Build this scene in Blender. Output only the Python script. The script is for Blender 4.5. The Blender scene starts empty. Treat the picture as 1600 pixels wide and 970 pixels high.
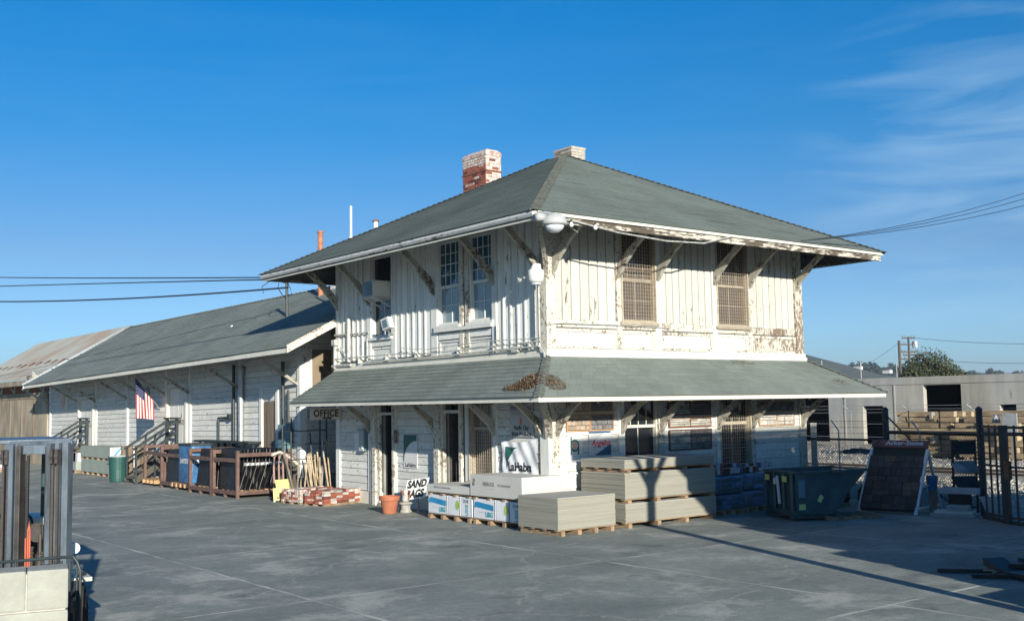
import bpy, bmesh, math, random
from mathutils import Vector, Matrix, Euler
random.seed(7)
C = bpy.context.scene
COL = C.collection
R_ = math.radians
# ------------------------------------------------------------------ camera
cam_d = bpy.data.cameras.new('camera'); cam = bpy.data.objects.new('camera', cam_d); COL.objects.link(cam)
C.camera = cam
cam_d.sensor_width = 36; cam_d.lens = 38.323; cam_d.clip_start = .1; cam_d.clip_end = 9000
cam.matrix_world = Matrix(((.78969, -.03979, -.61221, -13.8255), (-.61328, -.07826, -.78598, -16.6158),
                           (-.01664, .99614, -.08621, 2.35), (0, 0, 0, 1)))
C.render.resolution_x = 1024; C.render.resolution_y = 620
# ------------------------------------------------------------------ sun and sky
SUND = Vector((1, 2.85, -.83)).normalized()
EL = math.asin(-SUND.z); AZ = math.atan2(-SUND.x, -SUND.y)
sun_d = bpy.data.lights.new('sun', 'SUN'); sun_d.energy = 5.0; sun_d.angle = R_(.5); sun_d.color = (1, .93, .80)
sun = bpy.data.objects.new('sun', sun_d); COL.objects.link(sun)
sun.rotation_euler = SUND.to_track_quat('-Z', 'Y').to_euler(); sun.location = (-20, -57, 30)
W = bpy.data.worlds.new('World'); C.world = W; W.use_nodes = True
nt = W.node_tree; nt.nodes.clear()
def wn(t, **k):
    n = nt.nodes.new(t)
    for a, b in k.items(): setattr(n, a, b)
    return n
L = nt.links.new
sky = wn('ShaderNodeTexSky', sky_type='NISHITA', sun_disc=False, sun_elevation=EL, sun_rotation=AZ,
         altitude=0, air_density=1.0, dust_density=.15, ozone_density=2.6)
tc = wn('ShaderNodeTexCoord')
sep = wn('ShaderNodeSeparateXYZ'); L(tc.outputs['Generated'], sep.inputs[0])
# the clear dry air of the photograph: the sky deepens with height, the same all the way round
ramp = wn('ShaderNodeValToRGB'); L(sep.outputs['Z'], ramp.inputs[0]); cre = ramp.color_ramp
SK = [(.0, (.50,.76,1.30)), (.063, (.56,.87,1.34)), (.136, (.50,.74,1.05)), (.248, (.14,.74,1.16)), (.357, (.005,.76,1.28)), (.6, (.01,.70,1.22))]
cre.elements[0].position = 0; cre.elements[1].position = .6
for p_, c_ in SK[1:-1]: cre.elements.new(p_)
for e_, (p_, c_) in zip(cre.elements, SK): e_.color = tuple(v/1.4 for v in c_) + (1,)
hs0 = wn('ShaderNodeVectorMath', operation='SCALE'); L(ramp.outputs[0], hs0.inputs[0]); hs0.inputs['Scale'].default_value = 1.4
hsv = wn('ShaderNodeVectorMath', operation='MULTIPLY'); L(sky.outputs[0], hsv.inputs[0]); L(hs0.outputs[0], hsv.inputs[1])
# thin cirrus: stretched noise on a plane far overhead, lying mostly towards the east
mz = wn('ShaderNodeMath', operation='MAXIMUM'); L(sep.outputs['Z'], mz.inputs[0]); mz.inputs[1].default_value = .03
az = wn('ShaderNodeMath', operation='ADD'); L(mz.outputs[0], az.inputs[0]); az.inputs[1].default_value = .08
dv = wn('ShaderNodeVectorMath', operation='DIVIDE'); L(tc.outputs['Generated'], dv.inputs[0])
cb = wn('ShaderNodeCombineXYZ')
for i in range(3): L(az.outputs[0], cb.inputs[i])
L(cb.outputs[0], dv.inputs[1])
mp = wn('ShaderNodeMapping'); L(tc.outputs['Generated'], mp.inputs[0]); mp.inputs['Rotation'].default_value = (R_(4), R_(-7), 0); mp.inputs['Scale'].default_value = (4.5, 4.5, 26)
mp.inputs['Location'].default_value = (3.3, 2.1, 4.0)
nz = wn('ShaderNodeTexNoise'); L(mp.outputs[0], nz.inputs['Vector']); nz.inputs['Scale'].default_value = 1.0; nz.inputs['Detail'].default_value = 7; nz.inputs['Roughness'].default_value = .5; nz.inputs['Distortion'].default_value = 1.1
cr = wn('ShaderNodeMapRange'); L(nz.outputs[0], cr.inputs[0]); cr.inputs[1].default_value = .44; cr.inputs[2].default_value = .74; cr.inputs[3].default_value = 0; cr.inputs[4].default_value = .42
east = wn('ShaderNodeVectorMath', operation='DOT_PRODUCT'); L(tc.outputs['Generated'], east.inputs[0]); east.inputs[1].default_value = (.866, .464, .188)
em = wn('ShaderNodeMapRange'); L(east.outputs['Value'], em.inputs[0]); em.inputs[1].default_value = .986; em.inputs[2].default_value = .999; em.inputs[3].default_value = .06; em.inputs[4].default_value = 1
cf = wn('ShaderNodeMath', operation='MULTIPLY'); L(cr.outputs[0], cf.inputs[0]); L(em.outputs[0], cf.inputs[1])
mx = wn('ShaderNodeMixRGB'); L(cf.outputs[0], mx.inputs[0]); L(hsv.outputs[0], mx.inputs[1]); mx.inputs[2].default_value = (4.4, 6.6, 8.6, 1)
bg = wn('ShaderNodeBackground'); L(mx.outputs[0], bg.inputs[0]); bg.inputs[1].default_value = .067
wo = wn('ShaderNodeOutputWorld'); L(bg.outputs[0], wo.inputs[0])
C.view_settings.view_transform = 'Standard'; C.view_settings.look = 'None'; C.view_settings.gamma = 1
C.view_settings.exposure = .68
# ------------------------------------------------------------------ helpers
ORG = {}
def setp(o, label=None, cat=None, group=None, kind=None):
    if label: o['label'] = label
    if cat: o['category'] = cat
    if group: o['group'] = group
    if kind: o['kind'] = kind
    return o
def thing(name, loc, label, cat, group=None, kind=None):
    o = bpy.data.objects.new(name, None); COL.objects.link(o); o.location = loc; o.empty_display_size = .2
    ORG[o.name] = Vector(loc)
    return setp(o, label, cat, group, kind)
class MB:
    def __init__(s): s.v = []; s.f = []; s.uv = []
    def add(s, vs, fs, uvs=None):
        b = len(s.v); s.v += [tuple(v) for v in vs]
        for i, f in enumerate(fs):
            s.f.append(tuple(b + j for j in f)); s.uv.append(uvs[i] if uvs else None)
        return s
    def box(s, x0, x1, y0, y1, z0, z1):
        if x0 > x1: x0, x1 = x1, x0
        if y0 > y1: y0, y1 = y1, y0
        if z0 > z1: z0, z1 = z1, z0
        return s.add([(x0,y0,z0),(x1,y0,z0),(x1,y1,z0),(x0,y1,z0),(x0,y0,z1),(x1,y0,z1),(x1,y1,z1),(x0,y1,z1)],
                     [(0,3,2,1),(4,5,6,7),(0,1,5,4),(1,2,6,5),(2,3,7,6),(3,0,4,7)])
    def obox(s, c, a, b, d):   # centre and three half vectors
        c, a, b, d = map(Vector, (c, a, b, d))
        vs = [c + a*i + b*j + d*k for k in (-1, 1) for i, j in ((-1,-1),(1,-1),(1,1),(-1,1))]
        fs = [(0,3,2,1),(4,5,6,7),(0,1,5,4),(1,2,6,5),(2,3,7,6),(3,0,4,7)]
        if a.cross(b).dot(d) < 0: fs = [f[::-1] for f in fs]
        return s.add(vs, fs)
    def beam(s, p, q, w, h, up=(0,0,1)):   # rectangular bar from p to q
        p, q = Vector(p), Vector(q); d = q - p; up = Vector(up)
        sd = d.cross(up)
        if sd.length < 1e-6: sd = d.cross(Vector((1,0,0)))
        sd.normalize(); u = sd.cross(d).normalized()
        return s.obox((p+q)/2, d/2, sd*(w/2), u*(h/2))
    def tube(s, pts, r, n=8, cap=True):
        pts = [Vector(p) for p in pts]; b = len(s.v); m = len(pts)
        rs = r if isinstance(r, (list, tuple)) else [r]*m
        ref = Vector((0,0,1))
        for i, p in enumerate(pts):
            d = (pts[min(i+1,m-1)] - pts[max(i-1,0)])
            if d.length < 1e-9: d = Vector((0,0,1))
            d.normalize()
            a = d.cross(ref if abs(d.z) < .95 else Vector((1,0,0))).normalized(); c = d.cross(a)
            for k in range(n):
                t = 2*math.pi*k/n; s.v.append(tuple(p + (a*math.cos(t) + c*math.sin(t))*rs[i]))
        for i in range(m-1):
            for k in range(n):
                k2 = (k+1) % n
                s.f.append((b+i*n+k, b+i*n+k2, b+(i+1)*n+k2, b+(i+1)*n+k)); s.uv.append(None)
        if cap:
            s.f.append(tuple(b+k for k in range(n))[::-1]); s.uv.append(None)
            s.f.append(tuple(b+(m-1)*n+k for k in range(n))); s.uv.append(None)
        return s
    def lathe(s, c, prof, n=20, axis=2):   # prof: (radius, height)
        c = Vector(c); b = len(s.v); m = len(prof)
        for r, h in prof:
            for k in range(n):
                t = 2*math.pi*k/n
                p = [r*math.cos(t), r*math.sin(t), h]
                if axis == 0: p = [p[2], p[0], p[1]]
                if axis == 1: p = [p[1], p[2], p[0]]
                s.v.append(tuple(c + Vector(p)))
        for i in range(m-1):
            for k in range(n):
                k2 = (k+1) % n; s.f.append((b+i*n+k, b+i*n+k2, b+(i+1)*n+k2, b+(i+1)*n+k)); s.uv.append(None)
        s.f.append(tuple(b+k for k in range(n))[::-1]); s.uv.append(None)
        s.f.append(tuple(b+(m-1)*n+k for k in range(n))); s.uv.append(None)
        return s
    def prism(s, poly, ext):    # planar polygon (3-D points) pushed along ext
        poly = [Vector(p) for p in poly]; e = Vector(ext); n = len(poly)
        nrm = Vector((0,0,0))
        for i in range(n): nrm += poly[i].cross(poly[(i+1) % n])
        if nrm.dot(e) > 0: poly = poly[::-1]
        vs = poly + [p + e for p in poly]
        fs = [tuple(range(n)), tuple(range(2*n-1, n-1, -1))] + [(i, n+i, n+(i+1) % n, (i+1) % n) for i in range(n)]
        fs = [fs[0], fs[1]] + [f[::-1] if False else f for f in fs[2:]]
        return s.add(vs, fs)
    def quad(s, a, b, c, d, uv=None): return s.add([a,b,c,d], [(0,1,2,3)], [uv] if uv else None)
    def mesh(s, name, off=(0,0,0), bev=0, smooth=False, fix=True):
        me = bpy.data.meshes.new(name); o = Vector(off)
        me.from_pydata([(v[0]-o.x, v[1]-o.y, v[2]-o.z) for v in s.v], [], s.f)
        if any(u is not None for u in s.uv):
            ul = me.uv_layers.new(name='UVMap'); i = 0
            for fi, f in enumerate(s.f):
                u = s.uv[fi]
                for k in range(len(f)):
                    if u: ul.data[i].uv = u[k]
                    i += 1
        if bev or fix:
            bm = bmesh.new(); bm.from_mesh(me)
            if fix: bmesh.ops.recalc_face_normals(bm, faces=bm.faces)
            if bev: bmesh.ops.bevel(bm, geom=bm.edges[:] , offset=bev, segments=2, profile=.6, affect='EDGES')
            bm.to_mesh(me); bm.free()
        if smooth: me.polygons.foreach_set('use_smooth', [True]*len(me.polygons))
        me.update(); return me
def put(name, mb, mat, parent=None, base=None, label=None, cat=None, group=None, kind=None, bev=0, smooth=False, fix=True):
    """links a mesh as one object; coordinates are given in the frame of the root's own surroundings"""
    if parent is not None: off = ORG[parent.name]
    else: off = Vector(base) if base is not None else Vector((0,0,0))
    me = mb.mesh(name, off, bev, smooth, fix) if isinstance(mb, MB) else mb
    me.materials.append(mat) if mat and len(me.materials) == 0 else None
    o = bpy.data.objects.new(name, me); COL.objects.link(o)
    if parent is not None: o.parent = parent
    else: o.location = off
    ORG[o.name] = off
    return setp(o, label, cat, group, kind)
def inst(name, me, parent, loc, rot=None, mat=None):
    o = bpy.data.objects.new(name, me); COL.objects.link(o)
    if parent is not None:
        o.parent = parent; o.location = Vector(loc) - ORG[parent.name]
    else: o.location = loc
    if rot: o.rotation_euler = rot
    ORG[o.name] = Vector((0,0,0))
    if mat:
        o.material_slots[0].link = 'OBJECT'; o.material_slots[0].material = mat
    return o
def copy_thing(root, loc, rotz=None, label=None, group=None):
    def cp(o, par):
        c = o.copy(); COL.objects.link(c); c.parent = par
        for ch in o.children: cp(ch, c)
        return c
    c = cp(root, None); c.location = loc
    if rotz is not None: c.rotation_euler.z = rotz
    if label: c['label'] = label
    if group: c['group'] = group
    return c
def text(s, size, loc, xd, ud, mat, parent, name='lettering', ext=.003, bold=0, sx=1, shear=0, align='CENTER', space=1, lines=1.0):
    cu = bpy.data.curves.new(name, 'FONT'); cu.body = s; cu.size = size; cu.extrude = ext; cu.offset = bold; cu.align_x = align; cu.align_y = 'CENTER'
    cu.shear = shear; cu.space_character = space; cu.resolution_u = 3; cu.space_line = lines
    t = bpy.data.objects.new(name, cu); COL.objects.link(t)
    dg = bpy.context.evaluated_depsgraph_get(); me = bpy.data.meshes.new_from_object(t.evaluated_get(dg))
    bpy.data.objects.remove(t); bpy.data.curves.remove(cu)
    x = Vector(xd).normalized(); u = Vector(ud).normalized(); n = x.cross(u); o_ = Vector(loc) - ORG[parent.name]
    M = Matrix(((x.x*sx,u.x,n.x,o_.x),(x.y*sx,u.y,n.y,o_.y),(x.z*sx,u.z,n.z,o_.z),(0,0,0,1)))
    me.transform(M); me.name = name; me.materials.clear(); me.materials.append(mat)
    o = bpy.data.objects.new(name, me); COL.objects.link(o); o.parent = parent; ORG[o.name] = ORG[parent.name]
    return o
# ------------------------------------------------------------------ materials
def M_(name):
    m = bpy.data.materials.new(name); m.use_nodes = True; t = m.node_tree
    return m, t, t.nodes['Principled BSDF']
def node(t, ty, ins=None, **k):
    n = t.nodes.new(ty)
    for a, b in k.items(): setattr(n, a, b)
    for a, b in (ins or {}).items():
        if isinstance(b, bpy.types.NodeSocket): t.links.new(b, n.inputs[a])
        else: n.inputs[a].default_value = b
    return n
def rgba(c): return (c[0], c[1], c[2], 1)
def ocoord(t, scale=(1,1,1), rot=(0,0,0), rnd=True):
    tc = node(t, 'ShaderNodeTexCoord')
    if rnd:
        oi = node(t, 'ShaderNodeObjectInfo')
        ml = node(t, 'ShaderNodeMath', {0: oi.outputs['Random'], 1: 37.0}, operation='MULTIPLY')
        cb = node(t, 'ShaderNodeCombineXYZ', {0: ml.outputs[0], 1: ml.outputs[0], 2: ml.outputs[0]})
        ad = node(t, 'ShaderNodeVectorMath', {0: tc.outputs['Object'], 1: cb.outputs[0]}, operation='ADD')
        src = ad.outputs[0]
    else: src = tc.outputs['Object']
    return node(t, 'ShaderNodeMapping', {'Vector': src, 'Scale': scale, 'Rotation': rot}).outputs[0]
def plain(name, c, rough=.7, c2=None, scale=4, bump=0, metal=0, var=.12, detail=5, stretch=(1,1,1), lo=.35, hi=.65, spec=.5):
    m, t, b = M_(name); b.inputs['Roughness'].default_value = rough; b.inputs['Metallic'].default_value = metal
    b.inputs['Specular IOR Level'].default_value = spec
    co = ocoord(t, stretch)
    n = node(t, 'ShaderNodeTexNoise', {'Vector': co, 'Scale': scale, 'Detail': detail, 'Roughness': .6})
    f = node(t, 'ShaderNodeMapRange', {0: n.outputs[0], 1: lo, 2: hi})
    if c2 is None: c2 = tuple(x*(1-var*2.2) for x in c)
    mx = node(t, 'ShaderNodeMixRGB', {0: f.outputs[0], 1: rgba(c2), 2: rgba(c)})
    oi = node(t, 'ShaderNodeObjectInfo')
    vr = node(t, 'ShaderNodeMapRange', {0: oi.outputs['Random'], 3: 1-var, 4: 1+var*.6})
    hs = node(t, 'ShaderNodeHueSaturation', {'Color': mx.outputs[0], 'Value': vr.outputs[0]})
    t.links.new(hs.outputs[0], b.inputs['Base Color'])
    if bump:
        n2 = node(t, 'ShaderNodeTexNoise', {'Vector': co, 'Scale': scale*6, 'Detail': 6})
        bp = node(t, 'ShaderNodeBump', {'Height': n2.outputs[0], 'Strength': bump, 'Distance': .02})
        t.links.new(bp.outputs[0], b.inputs['Normal'])
    return m
def peeling(name, paint, wood, amount, scale=3.0, stretch=(1,1,1), rough=.75, grime=.25, dark=(.05,.042,.035)):
    """old paint flaking off: amount 0..1 of bare wood"""
    m, t, b = M_(name); b.inputs['Roughness'].default_value = rough; b.inputs['Specular IOR Level'].default_value = .25
    co = ocoord(t, stretch)
    big = node(t, 'ShaderNodeTexNoise', {'Vector': co, 'Scale': scale*.45, 'Detail': 3})
    n = node(t, 'ShaderNodeTexNoise', {'Vector': co, 'Scale': scale*3, 'Detail': 10, 'Roughness': .72})
    s0 = node(t, 'ShaderNodeMath', {0: big.outputs[0], 1: .6}, operation='MULTIPLY')
    s = node(t, 'ShaderNodeMath', {0: n.outputs[0], 1: 1.4, 2: s0.outputs[0]}, operation='MULTIPLY_ADD')
    th = 1.32 - amount*.62
    f = node(t, 'ShaderNodeMapRange', {0: s.outputs[0], 1: th-.015, 2: th+.03})
    g = node(t, 'ShaderNodeTexNoise', {'Vector': co, 'Scale': scale*.8, 'Detail': 6, 'Roughness': .7})
    gf = node(t, 'ShaderNodeMapRange', {0: g.outputs[0], 1: .42, 2: .75, 3: 0, 4: grime})
    oi = node(t, 'ShaderNodeObjectInfo')
    vr = node(t, 'ShaderNodeMapRange', {0: oi.outputs['Random'], 3: .88, 4: 1.04})
    pc = node(t, 'ShaderNodeMixRGB', {0: gf.outputs[0], 1: rgba(paint), 2: rgba(tuple(p*.55 for p in paint))})
    sv = node(t, 'ShaderNodeMapping', {'Vector': co, 'Scale': (7, 7, .8)})
    stn = node(t, 'ShaderNodeTexNoise', {'Vector': sv.outputs[0], 'Scale': scale, 'Detail': 6, 'Roughness': .7})
    stf = node(t, 'ShaderNodeMapRange', {0: stn.outputs[0], 1: .54, 2: .74, 3: 0, 4: .6})
    pc = node(t, 'ShaderNodeMixRGB', {0: stf.outputs[0], 1: pc.outputs[0], 2: rgba(tuple(w*1.3 for w in wood))})
    wn_ = node(t, 'ShaderNodeTexNoise', {'Vector': sv.outputs[0], 'Scale': scale*5, 'Detail': 5})
    wc = node(t, 'ShaderNodeMixRGB', {0: wn_.outputs[0], 1: rgba(dark), 2: rgba(tuple(min(1, w*1.5) for w in wood))})
    mx = node(t, 'ShaderNodeMixRGB', {0: f.outputs[0], 1: pc.outputs[0], 2: wc.outputs[0]})
    hs = node(t, 'ShaderNodeHueSaturation', {'Color': mx.outputs[0], 'Value': vr.outputs[0]})
    t.links.new(hs.outputs[0], b.inputs['Base Color'])
    inv = node(t, 'ShaderNodeMath', {0: 1.0, 1: f.outputs[0]}, operation='SUBTRACT')
    h = node(t, 'ShaderNodeMath', {0: inv.outputs[0], 1: n.outputs[0]}, operation='ADD')
    bp = node(t, 'ShaderNodeBump', {'Height': h.outputs[0], 'Strength': .35, 'Distance': .01})
    t.links.new(bp.outputs[0], b.inputs['Normal'])
    return m
def glass(name, c=(.02,.035,.05), rough=.06):
    m, t, b = M_(name); b.inputs['Base Color'].default_value = rgba(c); b.inputs['Roughness'].default_value = rough
    b.inputs['Specular IOR Level'].default_value = .9
    co = ocoord(t)
    n = node(t, 'ShaderNodeTexNoise', {'Vector': co, 'Scale': 1.6, 'Detail': 2})
    bp = node(t, 'ShaderNodeBump', {'Height': n.outputs[0], 'Strength': .25, 'Distance': .05}); t.links.new(bp.outputs[0], b.inputs['Normal'])
    return m
WOOD = (.205, .175, .145)
WHITE = (.72, .735, .70)
MT = {}
MT['paint'] = peeling('weathered_white_paint', WHITE, WOOD, .16, 2.2, (1,1,.55), grime=.28)
MT['paint_board'] = peeling('flaking_board_paint', (.74,.755,.71), WOOD, .19, 2.8, (1.3,1.3,.35), grime=.34)
MT['board_sun_toned'] = peeling('sun_toned_board_paint', (.56,.555,.495), WOOD, .23, 3.6, (1.3,1.3,.45), grime=.2)  # same board paint, darkened to offset the strong sun on the street wall
MT['paint_bad'] = peeling('badly_peeled_paint', (.60,.585,.51), (.26,.205,.155), .40, 5.5, (1,1,.8), grime=.35)
MT['paint_worst'] = peeling('bare_peeled_wood', (.56,.54,.47), (.24,.18,.13), .56, 5.0, (1.2,1.2,.5), grime=.5)
MT['siding'] = peeling('white_siding_paint', (.68,.69,.65), WOOD, .21, 3.6, (.6,.6,1.8), grime=.42)
MT['bracket'] = peeling('bracket_wood', (.40,.385,.33), (.14,.11,.085), .38, 3.5, grime=.7)
MT['fasciaL'] = peeling('gutter_paint', (.55,.57,.57), (.10,.08,.07), .30, 3.4, (.5,.5,3), grime=.5)
MT['fasciaR'] = peeling('eave_paint', (.72,.68,.58), (.10,.08,.06), .60, 3.2, (.35,.35,3), grime=.7)
MT['cream'] = plain('cream_trim_paint', (.66,.65,.57), .7, scale=3, var=.06, bump=.1)
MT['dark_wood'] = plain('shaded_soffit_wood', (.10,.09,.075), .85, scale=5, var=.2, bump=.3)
MT['core'] = plain('old_wall_core', (.30,.30,.28), .9, scale=3)
MT['glass'] = glass('sky_tinted_glass', (.02,.09,.14))  # blue base colour stands in for reflected sky
MT['glass_dark'] = glass('dark_window_glass', (.012,.014,.018), .12)
MT['inner'] = plain('drawn_curtain', (.16,.125,.09), .9, scale=2, var=.15)
MT['screen'] = plain('window_guard_wire', (.50,.44,.34), .6, scale=8)
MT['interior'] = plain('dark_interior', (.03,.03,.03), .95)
MT['brown_door'] = plain('brown_plank', (.20,.155,.115), .8, c2=(.13,.10,.075), scale=5, stretch=(1,1,.15), bump=.2)
MT['brown_panel'] = plain('brown_boarding', (.235,.185,.125), .85, scale=3, bump=.15)
MT['galv'] = plain('galvanised_steel', (.42,.45,.47), .45, metal=.5, scale=8, bump=.1)
MT['pipe'] = plain('painted_conduit', (.5,.51,.48), .6, scale=10, var=.2)
MT['rust'] = plain('rusty_steel', (.30,.12,.055), .85, c2=(.14,.065,.04), scale=9, bump=.3)
MT['orange_pipe'] = plain('rusty_orange_flue', (.46,.20,.10), .8, c2=(.27,.11,.06), scale=6)
MT['darksteel'] = plain('dark_green_steel', (.03,.045,.05), .55, scale=9, var=.2)
MT['black'] = plain('black_plastic', (.016,.017,.02), .5, scale=5, var=.3)
MT['blacktop'] = plain('black_rubber', (.02,.02,.02), .85, scale=9, bump=.3)
MT['white_pl'] = plain('white_enamel', (.74,.75,.74), .45, scale=3, var=.06)
MT['lamp_gl'] = plain('frosted_lamp_cover', (.62,.68,.72), .25, scale=3, var=.05)
MT['pine'] = plain('fresh_pallet_wood', (.52,.33,.17), .8, c2=(.38,.22,.11), scale=6, bump=.15)
MT['pallet'] = plain('weathered_pallet_wood', (.36,.25,.15), .85, c2=(.2,.135,.085), scale=7, bump=.25)
MT['greywood'] = plain('grey_weathered_wood', (.33,.29,.23), .9, c2=(.18,.15,.12), scale=7, stretch=(1,1,.3), bump=.3)
MT['stake'] = plain('raw_wood_stake', (.50,.40,.26), .85, c2=(.3,.22,.14), scale=8)
MT['gyp'] = plain('gypsum_board_edge', (.335,.33,.28), .85, c2=(.26,.255,.21), scale=2.2, stretch=(.25,.25,9), bump=.12, var=.04)
MT['gyp_top'] = plain('gypsum_board_face', (.38,.38,.345), .9, scale=2, var=.06)
MT['cardwhite'] = plain('white_board_pack', (.54,.54,.50), .8, scale=2, var=.04)
MT['wrap'] = plain('white_printed_wrap', (.72,.74,.76), .4, scale=3, var=.05, bump=.25)
MT['blueink'] = plain('cyan_print', (.03,.30,.58), .5)
MT['tealink'] = plain('teal_print', (.06,.38,.46), .5)
MT['limeink'] = plain('lime_print', (.45,.66,.12), .5)
MT['ink'] = plain('black_print', (.02,.022,.025), .6)
MT['greyink'] = plain('grey_print', (.22,.22,.22), .7)
MT['redink'] = plain('red_print', (.62,.04,.10), .6)
MT['navyink'] = plain('navy_print', (.03,.10,.22), .6)
MT['greenink'] = plain('dark_green_print', (.02,.13,.11), .6)
MT['orangeink'] = plain('clay_orange_print', (.62,.16,.08), .6)
MT['pinkink'] = plain('pale_salmon_print', (.72,.42,.33), .6)
MT['sign_white'] = plain('white_sign_board', (.70,.71,.70), .55, scale=2, var=.05)
MT['sign_cream'] = plain('cream_sign_board', (.62,.59,.50), .6, scale=2, var=.06)
MT['sign_grey'] = plain('pale_grey_sign', (.44,.46,.46), .6, scale=2, var=.06)
MT['sign_pink'] = plain('faded_pink_sign', (.50,.44,.47), .6, scale=2, var=.06)
MT['terra'] = plain('terracotta', (.42,.15,.075), .8, c2=(.33,.11,.06), scale=5, bump=.08)
MT['yellow'] = plain('faded_yellow_sign', (.72,.70,.26), .6, scale=3, var=.08)
MT['trash'] = plain('dark_green_bin', (.02,.085,.075), .45, scale=4, var=.1)
MT['greenboard'] = plain('green_wrapped_drywall', (.30,.345,.30), .8, scale=2, var=.05)
MT['concrete'] = plain('cast_concrete_block', (.35,.36,.315), .9, c2=(.27,.275,.24), scale=3.2, bump=.6, lo=.3, hi=.62, var=.05)
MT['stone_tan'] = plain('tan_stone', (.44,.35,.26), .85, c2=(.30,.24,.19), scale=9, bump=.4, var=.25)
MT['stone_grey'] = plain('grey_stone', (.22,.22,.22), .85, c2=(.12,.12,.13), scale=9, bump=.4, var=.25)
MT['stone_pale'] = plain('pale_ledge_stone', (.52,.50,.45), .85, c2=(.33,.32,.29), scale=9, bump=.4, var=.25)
MT['brick_red'] = plain('red_brick', (.33,.095,.055), .9, c2=(.24,.07,.045), scale=12, bump=.3, var=.2)
MT['brick_white'] = plain('mortar_smeared_brick', (.60,.55,.50), .9, c2=(.40,.22,.17), scale=11, bump=.3, var=.1, lo=.4, hi=.55)
MT['brick_dark'] = plain('dark_brick', (.20,.065,.05), .9, scale=12, bump=.3, var=.2)
MT['mortar'] = plain('old_mortar', (.50,.47,.42), .95, scale=12, bump=.3)
MT['fork'] = plain('worn_mast_steel', (.17,.22,.27), .45, c2=(.075,.09,.105), scale=3.5, stretch=(1,1,.35), metal=.35, var=.1, bump=.15)
MT['fork_in'] = plain('greasy_mast_rail', (.085,.08,.075), .5, c2=(.045,.04,.037), scale=5, metal=.4)
MT['chain'] = plain('oily_chain', (.09,.075,.06), .6, scale=30, metal=.4)
MT['hose'] = plain('orange_hydraulic_hose', (.50,.12,.06), .5, scale=4)
MT['cream_body'] = plain('cream_forklift_paint', (.62,.60,.50), .45, scale=3)
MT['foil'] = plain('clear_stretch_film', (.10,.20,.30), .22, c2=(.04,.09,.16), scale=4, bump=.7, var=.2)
MT['bluewrap'] = plain('blue_tarpaulin', (.05,.19,.40), .35, c2=(.02,.08,.19), scale=5, bump=.6)
MT['dump'] = plain('dark_blue_green_hopper_paint', (.05,.11,.12), .5, c2=(.025,.06,.065), scale=3, var=.1, bump=.08)
MT['bronze'] = plain('faded_maroon_sign', (.16,.07,.08), .6, scale=3)
MT['paver'] = plain('dark_paver', (.085,.07,.065), .85, c2=(.06,.05,.048), scale=6, bump=.3, var=.35)
MT['paver2'] = plain('brown_paver', (.15,.09,.065), .85, c2=(.09,.06,.05), scale=6, bump=.3, var=.3)
MT['slab'] = plain('pale_stone_slab', (.38,.40,.41), .8, scale=4, bump=.2)
MT['tie'] = plain('stacked_old_timber', (.43,.33,.20), .95, c2=(.21,.155,.10), scale=6, stretch=(1,.25,1), bump=.5, var=.25)
MT['tie_end'] = plain('sawn_timber_end', (.46,.38,.24), .9, c2=(.26,.20,.13), scale=8, bump=.2, var=.3)
MT['creosote'] = plain('dark_pole_wood', (.09,.075,.06), .9, scale=6)
MT['railtop'] = plain('worn_rail_steel', (.17,.13,.10), .5, metal=.4, scale=5)
MT['bluegrey'] = plain('blue_grey_cabinet', (.16,.27,.31), .5, scale=3)
MT['flag_blue'] = plain('navy_flag_cloth', (.02,.03,.10), .8)
MT['flag_red'] = plain('red_flag_cloth', (.58,.05,.06), .8)
MT['flag_white'] = plain('white_flag_cloth', (.76,.74,.72), .8, var=.03)
MT['wire'] = plain('black_cable', (.02,.03,.045), .6)
MT['pinkcloth'] = plain('faded_pink_stripe', (.75,.22,.27), .7)
MT['brownroll'] = plain('brown_paper_tube', (.20,.155,.105), .85, scale=4)
MT['twig'] = plain('dry_leaf_litter', (.36,.25,.16), .95, c2=(.19,.13,.085), scale=20)
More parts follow.
